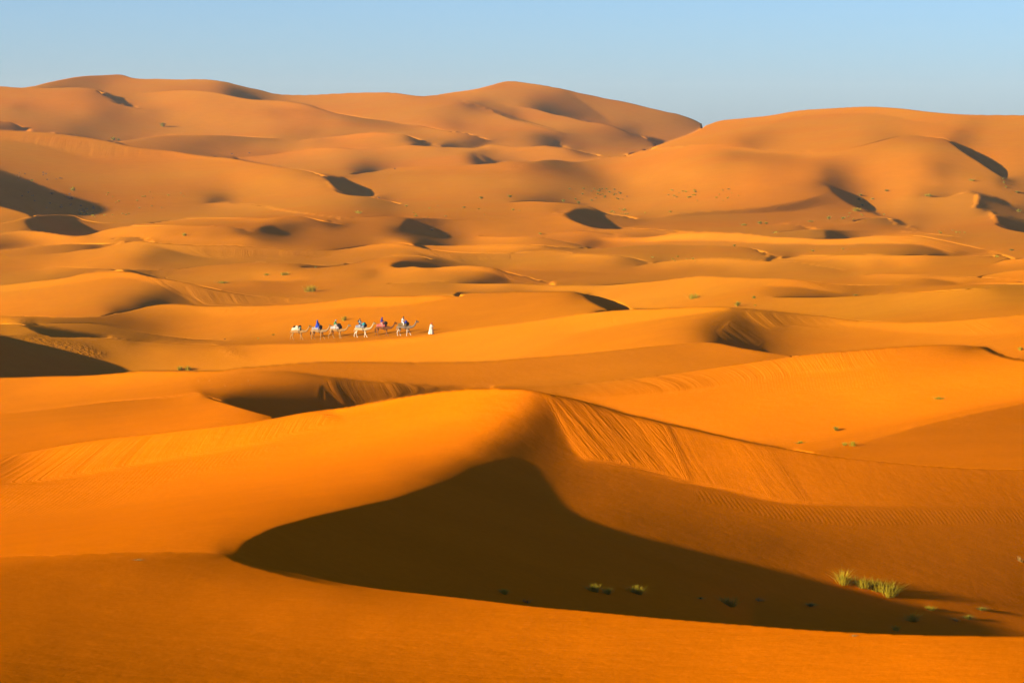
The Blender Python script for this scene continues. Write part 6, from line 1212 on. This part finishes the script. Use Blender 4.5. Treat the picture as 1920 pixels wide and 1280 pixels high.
CAMELS = [  # feet in the plan (u, v), gait, coat, head height, label
 (558.5, 637.4, 0, TAN, .10, 'tan rear camel of the caravan carrying a white and mustard load, no rider'),
 (596.5, 636.3, 1, GREYTAN, .08, 'grey-tan camel with a patterned pale blanket under the rider in a bright blue robe'),
 (631.5, 635.2, 2, TAN, .02, 'tan camel with a blue halter under the rider in a green shirt'),
 (678.5, 633.2, 0, CREAM, .18, 'cream white camel with a blue and teal bundle before its rider'),
 (718.0, 631.2, 3, BROWN, .04, 'dark brown camel with a red and white saddle blanket'),
 (758.0, 630.2, 1, SMOKE, .16, 'smoky grey camel with pale legs at the head of the string behind the guide')]
heads = []
for k, (u_, v_, g_, coat_, nk_, lab_) in enumerate(CAMELS):
    P_ = ground(u_, v_); rz_ = up_heading(u_ - 14, v_ + .4, u_ + 14, v_ - .4) * .8
    kw = {}
    if k == 0:
        kw = dict(blanket=B_WHITE, pack=[((-.12, .30, 1.62), (.42, .20, .20), C_YEL, 1), ((-.12, -.32, 1.58), (.46, .20, .22), B_WHITE, 2), ((-.50, 0, 1.82), (.16, .40, .15), M_DARK, 3)],
                  mound=[((.30, 0, 1.86), (.15, .42, .20), M_DARK, 4), ((.44, -.2, 1.74), (.12, .18, .16), C_MINT, 6)])
    elif k == 1: kw = dict(blanket=B_PATT, mound=[((.34, 0, 1.72), (.26, .42, .30), M_DARK, 2)], tail_dark=True)
    elif k == 2: kw = dict(blanket=B_CREAMB, mound=[((.34, 0, 1.84), (.28, .38, .30), M_DARK, 7), ((.52, .0, 1.60), (.20, .44, .26), M_DARK, 9)], halter=C_TEAL)
    elif k == 3: kw = dict(blanket=B_BLUEW, mound=[((.34, 0, 1.88), (.22, .34, .24), C_TEAL, 3), ((.54, 0, 1.68), (.16, .40, .20), M_DARK, 5)])
    elif k == 4: kw = dict(blanket=B_RED, mound=[((.40, 0, 1.84), (.24, .36, .26), M_DARK, 8), ((.10, 0, 1.78), (.14, .38, .14), C_RED, 2)], tail_dark=True)
    else: kw = dict(blanket=B_OCHRE, mound=[((.28, 0, 1.90), (.17, .28, .20), C_BLUE, 4), ((.48, 0, 1.66), (.18, .42, .26), M_DARK, 6)])
    camel('camel', P_, rz_, g_, coat_, lab_, nk_, **kw)
    heads.append((P_, rz_))
def ride(k, x_, z_, **kw):
    P_, rz_ = heads[k]
    return person(P_ + Vector((x_ * math.cos(rz_), x_ * math.sin(rz_), z_)) * 1.1, rz_, seated=True, **kw)
ride(1, -.10, 1.92, label='rider wrapped in a bright cobalt blue robe and hood on the grey-tan camel', lean=.0, top=C_BLUE, legs=C_BLUE, head=C_BLUE, hood=True, robe=C_BLUE)
ride(2, -.36, 1.84, label='rider in a green shirt and pale blue head scarf leaning forward', lean=.16, top=C_GREEN, legs=C_KHAKI, head=C_SKY)
ride(3, -.34, 1.90, label='dark haired rider in a light blue shirt with a dark backpack on the cream camel', lean=.03, top=C_LTBLUE, legs=C_DENIM, bag=M_DARK)
ride(4, -.26, 1.86, label='rider with a deep blue head scarf on the dark brown camel', lean=.10, top=C_NAVY, legs=C_KHAKI, head=C_NAVY, hood=True)
ride(5, -.30, 1.92, label='bareheaded rider in a white shirt on the foremost camel', lean=.14, top=C_WHITE, legs=C_WHITE)
Pg = ground(808, 626.8)
person(Pg, .05, label='guide in a long cream robe and orange turban walking ahead of the camels', seated=False, lean=.06, top=C_BEIGE, legs=C_BEIGE, head=C_ORANGE, robe=C_BEIGE)

# ---------------------------------------------------------------- desert plants
def plant_mat(name, c1, c2):
    S = NT(name); S.b.inputs['Roughness'].default_value = .7; S.b.inputs['Specular IOR Level'].default_value = .2
    S.b.inputs['Base Color'].default_value = (*c1, 1)
    tc = S.n('ShaderNodeTexCoord').outputs['Object']; nz = S.n('ShaderNodeTexNoise'); nz.inputs['Scale'].default_value = 4.; S.l(tc, nz.inputs['Vector'])
    r_ = S.n('ShaderNodeValToRGB'); S.l(nz.outputs['Fac'], r_.inputs[0]); r_.color_ramp.elements[0].position = .35; r_.color_ramp.elements[1].position = .65
    r_.color_ramp.elements[0].color = (*c1, 1); r_.color_ramp.elements[1].color = (*c2, 1); S.l(r_.outputs[0], S.b.inputs['Base Color'])
    return S.m
P_YEL = plant_mat('yellow_green_grass', (.34, .23, .004), (.17, .14, .004)); P_GRN = plant_mat('green_desert_shrub', (.13, .12, .008), (.26, .19, .008))
P_DRY = plant_mat('dry_straw_grass', (.30, .17, .03), (.18, .10, .02)); P_TWIG = plant_mat('dark_dead_twigs', (.08, .04, .02), (.18, .09, .03))
def tuft_mesh(w_, h_, n_, seed, bush=False, wide=None):
    r_ = random.Random(seed); bm = bmesh.new()
    bw = (wide or max(.012, w_ * .022)); lean_ = Vector((w_ * .5, w_ * .12, 0))
    for k in range(n_):
        a_ = r_.uniform(0, 2 * math.pi); rad = w_ * .5 * r_.random(); L_ = h_ * (1.15 - .75 * r_.random() ** .8)
        b0 = Vector((math.cos(a_) * rad * .35, math.sin(a_) * rad * .35, -.06 * h_)) + lean_ * r_.uniform(-.5, .5)
        out = Vector((math.cos(a_), math.sin(a_), 0)) * rad * r_.uniform(.5, 1.5)
        if bush:
            b0 = Vector((out.x * .5, out.y * .5, h_ * r_.uniform(0, .45))); L_ = h_ * r_.uniform(.25, .6)
        side = Vector((-math.sin(a_ + r_.uniform(-1, 1)), math.cos(a_ + r_.uniform(-1, 1)), 0)) * bw * r_.uniform(.6, 1.3)
        pts = []
        for s_ in (0, .4, .75, 1.):
            pts.append(b0 + out * (s_ ** 1.6) * (1 if not bush else .9) + Vector((0, 0, L_ * (s_ - .22 * s_ * s_))) + Vector((r_.uniform(-1, 1), r_.uniform(-1, 1), 0)) * .02 * h_)
        vs_ = []
        for s_, p_ in zip((1, .85, .5), pts[:3]): vs_.append((bm.verts.new(p_ - side * s_), bm.verts.new(p_ + side * s_)))
        tip = bm.verts.new(pts[3])
        for q in range(2): bm.faces.new((vs_[q][0], vs_[q][1], vs_[q + 1][1], vs_[q + 1][0]))
        bm.faces.new((vs_[2][0], vs_[2][1], tip))
    me_ = bpy.data.meshes.new('tuft'); bm.to_mesh(me_); bm.free()
    return me_
_seed = [10]
def plant(u_, v_, wp, hp, kind, label, group=None, mat=None):
    _seed[0] += 1
    P_ = ground(u_, v_); px = P_.y / 5333.
    if label.find('big shadow') > 0 or label.find('the shadow') > 0: hp *= .6
    w_, h_ = wp * px, hp * px
    bush = kind == 'b'
    n_ = int({'g': 130, 'b': 150, 'd': 60, 't': 26}[kind] * (2.4 if wp > 25 else .8 if wp < 8 else 1))
    mt = mat or {'g': P_YEL, 'b': P_GRN, 'd': P_DRY, 't': P_TWIG}[kind]
    me_ = tuft_mesh(w_, h_, n_, _seed[0], bush, max(.006, px * (.26 if wp > 25 else .42)))
    o = put({'g': 'grass_tuft', 'b': 'desert_shrub', 'd': 'dry_grass_tuft', 't': 'dead_shrub'}[kind], me_, mt, None, P_ - Vector((0, 0, .01)), (0, 0, random.Random(_seed[0]).uniform(0, 6)))
    tag(o, label, {'g': 'grass', 'b': 'shrub', 'd': 'dry grass', 't': 'dead shrub'}[kind], group)
    return o
plant(305,238,13,11,'b','round yellow-green shrub alone high on the far left dune')
plant(203,263,9,6,'g','small yellow tuft at the left end of the clump behind the long left ridge')
plant(213,263,11,8,'b','middle and tallest shrub of the clump behind the long left ridge')
plant(222,263,8,5,'b','low shrub at the right end of the clump behind the long left ridge')
plant(435,289,7,4,'t','tiny dark shrub in the hollow under the far left slope')
plant(467,287,6,3,'t','tiny twiggy shrub just right of the one in the far left hollow')
plant(776,313,11,9,'b','bushy shrub on the far slope above the long pale ridge, centre left')
plant(705,321,10,5,'g','yellowish shrub beside the small dark hollow behind the pale ridge')
plant(740,317,8,3,'t','flat dark shrub right on the brink of the long pale ridge')
plant(137,358,12,10,'b','shrub at the edge of the big far left shadow, upper of two')
plant(134,374,17,9,'b','wide dark shrub inside the edge of the big far left shadow',mat=P_TWIG)
plant(97,364,10,5,'b','faint dark shrub deeper inside the far left shadow',mat=P_TWIG)
plant(60,340,8,5,'b','small shrub on the slanting edge of the far left shadow')
plant(152,402,8,6,'b','shrub at the foot of the debris patch right of the far left shadow')
plant(672,400,15,7,'g','yellow green clump on the slope above the dark oval hollows, left of centre')
plant(719,405,9,5,'g','bright green tuft left of the dark triangular hollow in the middle far dunes')
plant(780,406,10,4,'g','pale green tuft on the brink above the dark triangular hollow')
plant(710,371,11,4,'t','dark dead shrub at the tip of the long dark slip face')
plant(735,377,10,3,'t','flat dead shrub just right of the slip face tip')
plant(762,387,6,4,'g','tiny tuft on the slope right of the slip face tip')
plant(902,373,9,6,'b','left one of two small shrubs on the wide far slope in the middle')
plant(956,370,10,6,'b','right one of two small shrubs on the wide far slope in the middle')
plant(870,390,7,4,'b','tiny shrub below the pair on the wide far slope')
plant(962,394,6,4,'g','small yellow tuft left of the horned dune')
plant(810,431,7,4,'b','dark little shrub in the mouth of the dark triangular hollow',mat=P_TWIG)
plant(1056,379,9,7,'b','left bright shrub at the foot of the slope above the horned dune')
plant(1085,382,10,7,'b','right bright shrub at the foot of the slope above the horned dune')
plant(1079,374,5,4,'b','tiny shrub just above the bright pair over the horned dune')
plant(1123,359,13,5,'b','widest shrub at the top of the scattered patch on the middle far slope')
plant(1068,355,6,3,'b','small shrub left of the scattered patch on the middle far slope')
plant(1161,361,6,3,'t','dark dot-like shrub right of the scattered patch, upper one')
plant(1176,369,7,3,'t','dark dot-like shrub right of the scattered patch, lower one')
plant(1170,395,11,4,'g','yellow tuft above the right tail of the horned dune')
plant(1257,398,6,4,'g','tiny tuft at the left end of the brown slip band')
plant(1013,439,7,4,'g','pale green tuft low in the dip before the horned dune')
plant(1304,361,7,4,'b','shrub in the small group high on the broad bright slope')
plant(1366,356,7,3,'b','lone flat shrub right of the group on the broad bright slope')
plant(1605,396,18,10,'g','largest yellow shrub beside the slanting dark gash, right of centre')
plant(1614,367,11,5,'b','topmost shrub right of the slanting dark gash')
plant(1611,375,10,5,'b','second shrub down right of the slanting dark gash')
plant(1617,386,9,5,'b','shrub standing in the slanting dark gash')
plant(1636,374,7,4,'g','small yellow tuft furthest right beside the slanting dark gash')
plant(1662,359,10,5,'b','dark green shrub alone on the slope right of the gash')
plant(1554,411,10,8,'b','left shrub of the pair below the slanting gash')
plant(1580,411,8,6,'b','right shrub of the pair below the slanting gash')
plant(1520,416,12,4,'g','flat yellow clump left of the pair below the gash')
plant(1395,423,14,6,'g','yellow clump left of the dark green one on the flat below the brown slip band')
plant(1425,420,12,7,'b','dark green clump on the flat below the brown slip band')
plant(1437,420,7,5,'b','small green shrub touching the right side of the dark green clump')
plant(1455,437,12,5,'g','yellow clump just above the long bright ridge, right of centre')
plant(1740,368,16,7,'g','wide yellowish clump in the hollow behind the pointed right dune')
plant(1821,339,12,5,'g','yellow clump on the big slope left of the long thin slit shadow')
plant(1881,336,7,4,'b','small shrub at the lower end of the long thin slit shadow')
plant(1882,343,4,5,'b','upright little shrub just under the slit shadow')
plant(1886,351,4,4,'b','second upright little shrub under the slit shadow')
plant(1907,361,16,5,'b','flat green clump near the right edge above the pointed dune')
plant(1910,397,12,7,'b','shrub in the dark right hollow beside the pointed dune')
plant(1897,470,12,4,'b','dark green flat clump near the right edge past the long bright ridge')
plant(1524,471,9,4,'g','left one of two little tufts under the long bright ridge')
plant(1581,467,7,3,'g','right one of two little tufts under the long bright ridge')
plant(1869,482,10,5,'g','pale yellow tuft at the tapering right end of the bright ridge')
plant(1604,554,12,3,'g','faint straw-coloured tuft on the brink of the low right dune')
plant(1377,462,7,5,'b','small green tuft on the brink of the low dune right of centre')
plant(1299,486,8,3,'g','small green tuft on the crest behind the right middle band')
plant(1301,560,25,15,'g','big yellow grass clump on the bright bowl, right of centre')
plant(1383,575,20,13,'b','green grass clump on the ridge top right of the big yellow one')
plant(1414,560,9,7,'b','small round green tuft beyond the clump on the ridge top')
plant(1416,573,5,3,'g','tiny straw tuft right of the clump on the ridge top')
plant(346,442,11,8,'g','yellow green tuft on the low crest, upper left middle')
plant(417,531,30,6,'g','long flat yellow clump on the brink beyond the left streaked slope')
plant(534,516,19,9,'g','yellow grass clump between two others on the plain left of centre')
plant(500,516,11,6,'g','small grass tuft left of the clump on the plain')
plant(582,547,27,18,'g','large yellow grass clump behind the caravan, casting a shadow to the right')
plant(592,502,6,4,'b','tiny green tuft beyond the large yellow clump')
plant(337,694,17,12,'g','left half of the grass pair on the brink below the left slopes')
plant(352,694,18,12,'g','right half of the grass pair on the brink below the left slopes')
plant(646,601,17,12,'g','yellow grass clump just behind the third camel and the cream camel')
plant(484,635,5,3,'g','tiny straw tuft on the sand left of the rear camel')
plant(513,628,7,3,'g','small straw tuft behind and left of the rear camel')
plant(421,636,7,3,'t','dark tuft beside the trodden track left of the caravan')
plant(1914,657,13,10,'g','yellow grass at the right edge above the thin dark crest')
plant(1760,748,24,8,'g','straw-yellow tuft alone on the wide bright slope, right')
plant(1567,808,15,12,'b','dark green tuft standing upright above the others on the right slope')
plant(1500,831,20,7,'g','low yellow tuft nearest the streaked ridge on the right slope')
plant(1584,835,14,9,'g','left half of the grass pair under the upright green tuft')
plant(1600,836,18,15,'g','right half of the grass pair with a long shadow, right slope')
plant(1580,1092,62,34,'g','leftmost grass tuft of the row in the foreground bowl, leaning over bare sand')
plant(1612,1099,56,28,'g','second grass tuft of the row in the foreground bowl')
plant(1640,1106,58,32,'g','third grass tuft of the row in the foreground bowl')
plant(1668,1116,60,38,'g','rightmost and tallest grass tuft of the row in the foreground bowl')
plant(1113,1108,30,34,'g','grass tuft in the big shadow, left one of the pair nearest the dark face')
plant(1138,1112,26,26,'g','shorter grass tuft in the big shadow beside the left pair member')
plant(1192,1112,40,36,'g','grass tuft in the big shadow right of the left pair')
plant(1365,1134,48,42,'g','tall spreading grass tuft alone in the middle of the big shadow')
plant(1420,1125,36,12,'d','low dry twigs just right of the tall tuft in the big shadow')
plant(1313,1122,18,9,'b','tiny dark tuft between the grass tufts in the big shadow')
plant(1520,1136,28,14,'b','faint low tuft in the big shadow left of the right group')
plant(1710,1164,40,36,'g','tall faint tuft in the shadow below the sunlit grass row')
plant(1680,1182,20,26,'g','thin upright tuft on the shadow brink below the sunlit row')
plant(1742,1142,26,18,'g','small faint tuft at the shadow edge right of the tall faint one')
plant(1790,1162,34,12,'d','sprawling dry twigs in the right part of the big shadow')
plant(1815,1160,30,18,'b','low dark shrub beside the sprawling twigs in the shadow')
plant(1840,1144,32,14,'b','flat shrub at the shadow edge near the right side')
plant(945,1112,26,22,'g','barely visible tuft in the darkest part of the big shadow')
plant(985,1128,30,14,'t','dark flattened shrub close behind the near ridge in the shadow')
plant(1912,1052,18,16,'d','dry straw tuft cut by the right edge in the foreground bowl')
plant(1602,1192,22,5,'d','fallen straw lying on the near ridge top, right of centre')
plant(258,1050,26,4,'d','thin dry straws lying on the near ridge at left')

def scatter(u_, v_, du_, dv_, n_, kind, size, label, group, seed=1):
    r_ = random.Random(seed)
    for k in range(n_):
        s_ = size * r_.uniform(.6, 1.4)
        plant(u_ + r_.uniform(-1, 1) * du_, v_ + r_.uniform(-1, 1) * dv_, s_, s_ * .6, kind, label, group)
scatter(1130,366,38,12,24,'b',5,'small shrub in the scattered patch low on the broad middle far slope','shrubs scattered on the broad middle slope',1)
scatter(1275,366,30,9,14,'g',4.5,'pale little tuft in the thin patch on the bright far slope right of the middle','tufts on the bright far slope',2)
scatter(1345,368,40,12,9,'g',4,'faint tuft strewn over the right part of the bright far slope','faint tufts on the right bright slope',3)
scatter(80,330,55,9,14,'t',5,'dark twiggy shrub above the edge of the big far left shadow','dark shrubs above the left shadow',4)
scatter(90,376,50,15,14,'t',6,'dark shrub dotted inside the big far left shadow','dark shrubs in the left shadow',5)
scatter(165,392,16,9,10,'t',7,'dark clod-like dead shrub in the debris patch by the far left shadow','dead shrubs in the debris patch',6)
scatter(280,375,90,16,16,'g',4,'tiny pale tuft on the open slope right of the far left shadow','tiny tufts on the open left slope',7)
scatter(200,404,45,4,9,'g',5,'small yellow tuft in the row along the foot of the left slope','tufts along the foot of the left slope',8)
scatter(1180,398,35,8,9,'g',4,'tiny tuft strewn behind the right tail of the horned dune','tiny tufts behind the horned dune',9)
scatter(1620,400,40,12,9,'g',4,'tiny pale tuft strewn round the lower end of the dark gash','tiny tufts round the dark gash',10)
scatter(1260,485,45,5,7,'g',4.5,'small green tuft along the crest behind the right middle band','small tufts along the right crest',11)
scatter(1790,435,30,4,6,'g',5,'faint straw tuft on the smooth flank of the pointed right dune','faint tufts on the pointed dune',12)
scatter(430,718,60,8,9,'t',2.6,'dark speck-like twig on the brown slope above the dark hollow','dark twigs above the dark hollow',13)
scatter(860,398,120,14,10,'g',3.6,'tiny dry tuft on the pale flat before the horned dune','tiny tufts on the pale flat',14)


# ---------------------------------------------------------------- air
hz = bpy.data.meshes.new('haze'); bm = bmesh.new(); bmesh.ops.create_cube(bm, size=1)
for v in bm.verts: v.co = Vector((v.co.x * 14400, 2200 + v.co.y * 10600, -12 + v.co.z * 284))
bm.to_mesh(hz); bm.free()
hm = bpy.data.materials.new('haze'); hm.use_nodes = True; ht = hm.node_tree; ht.nodes.clear()
ho = ht.nodes.new('ShaderNodeOutputMaterial'); hv = ht.nodes.new('ShaderNodeVolumePrincipled')
hv.inputs['Color'].default_value = (.84, .86, .92, 1); hv.inputs['Density'].default_value = .000045; hv.inputs['Anisotropy'].default_value = .2
ht.links.new(hv.outputs[0], ho.inputs['Volume']); hz.materials.append(hm)
haze = bpy.data.objects.new('haze', hz); C.objects.link(haze); haze['kind'] = 'stuff'
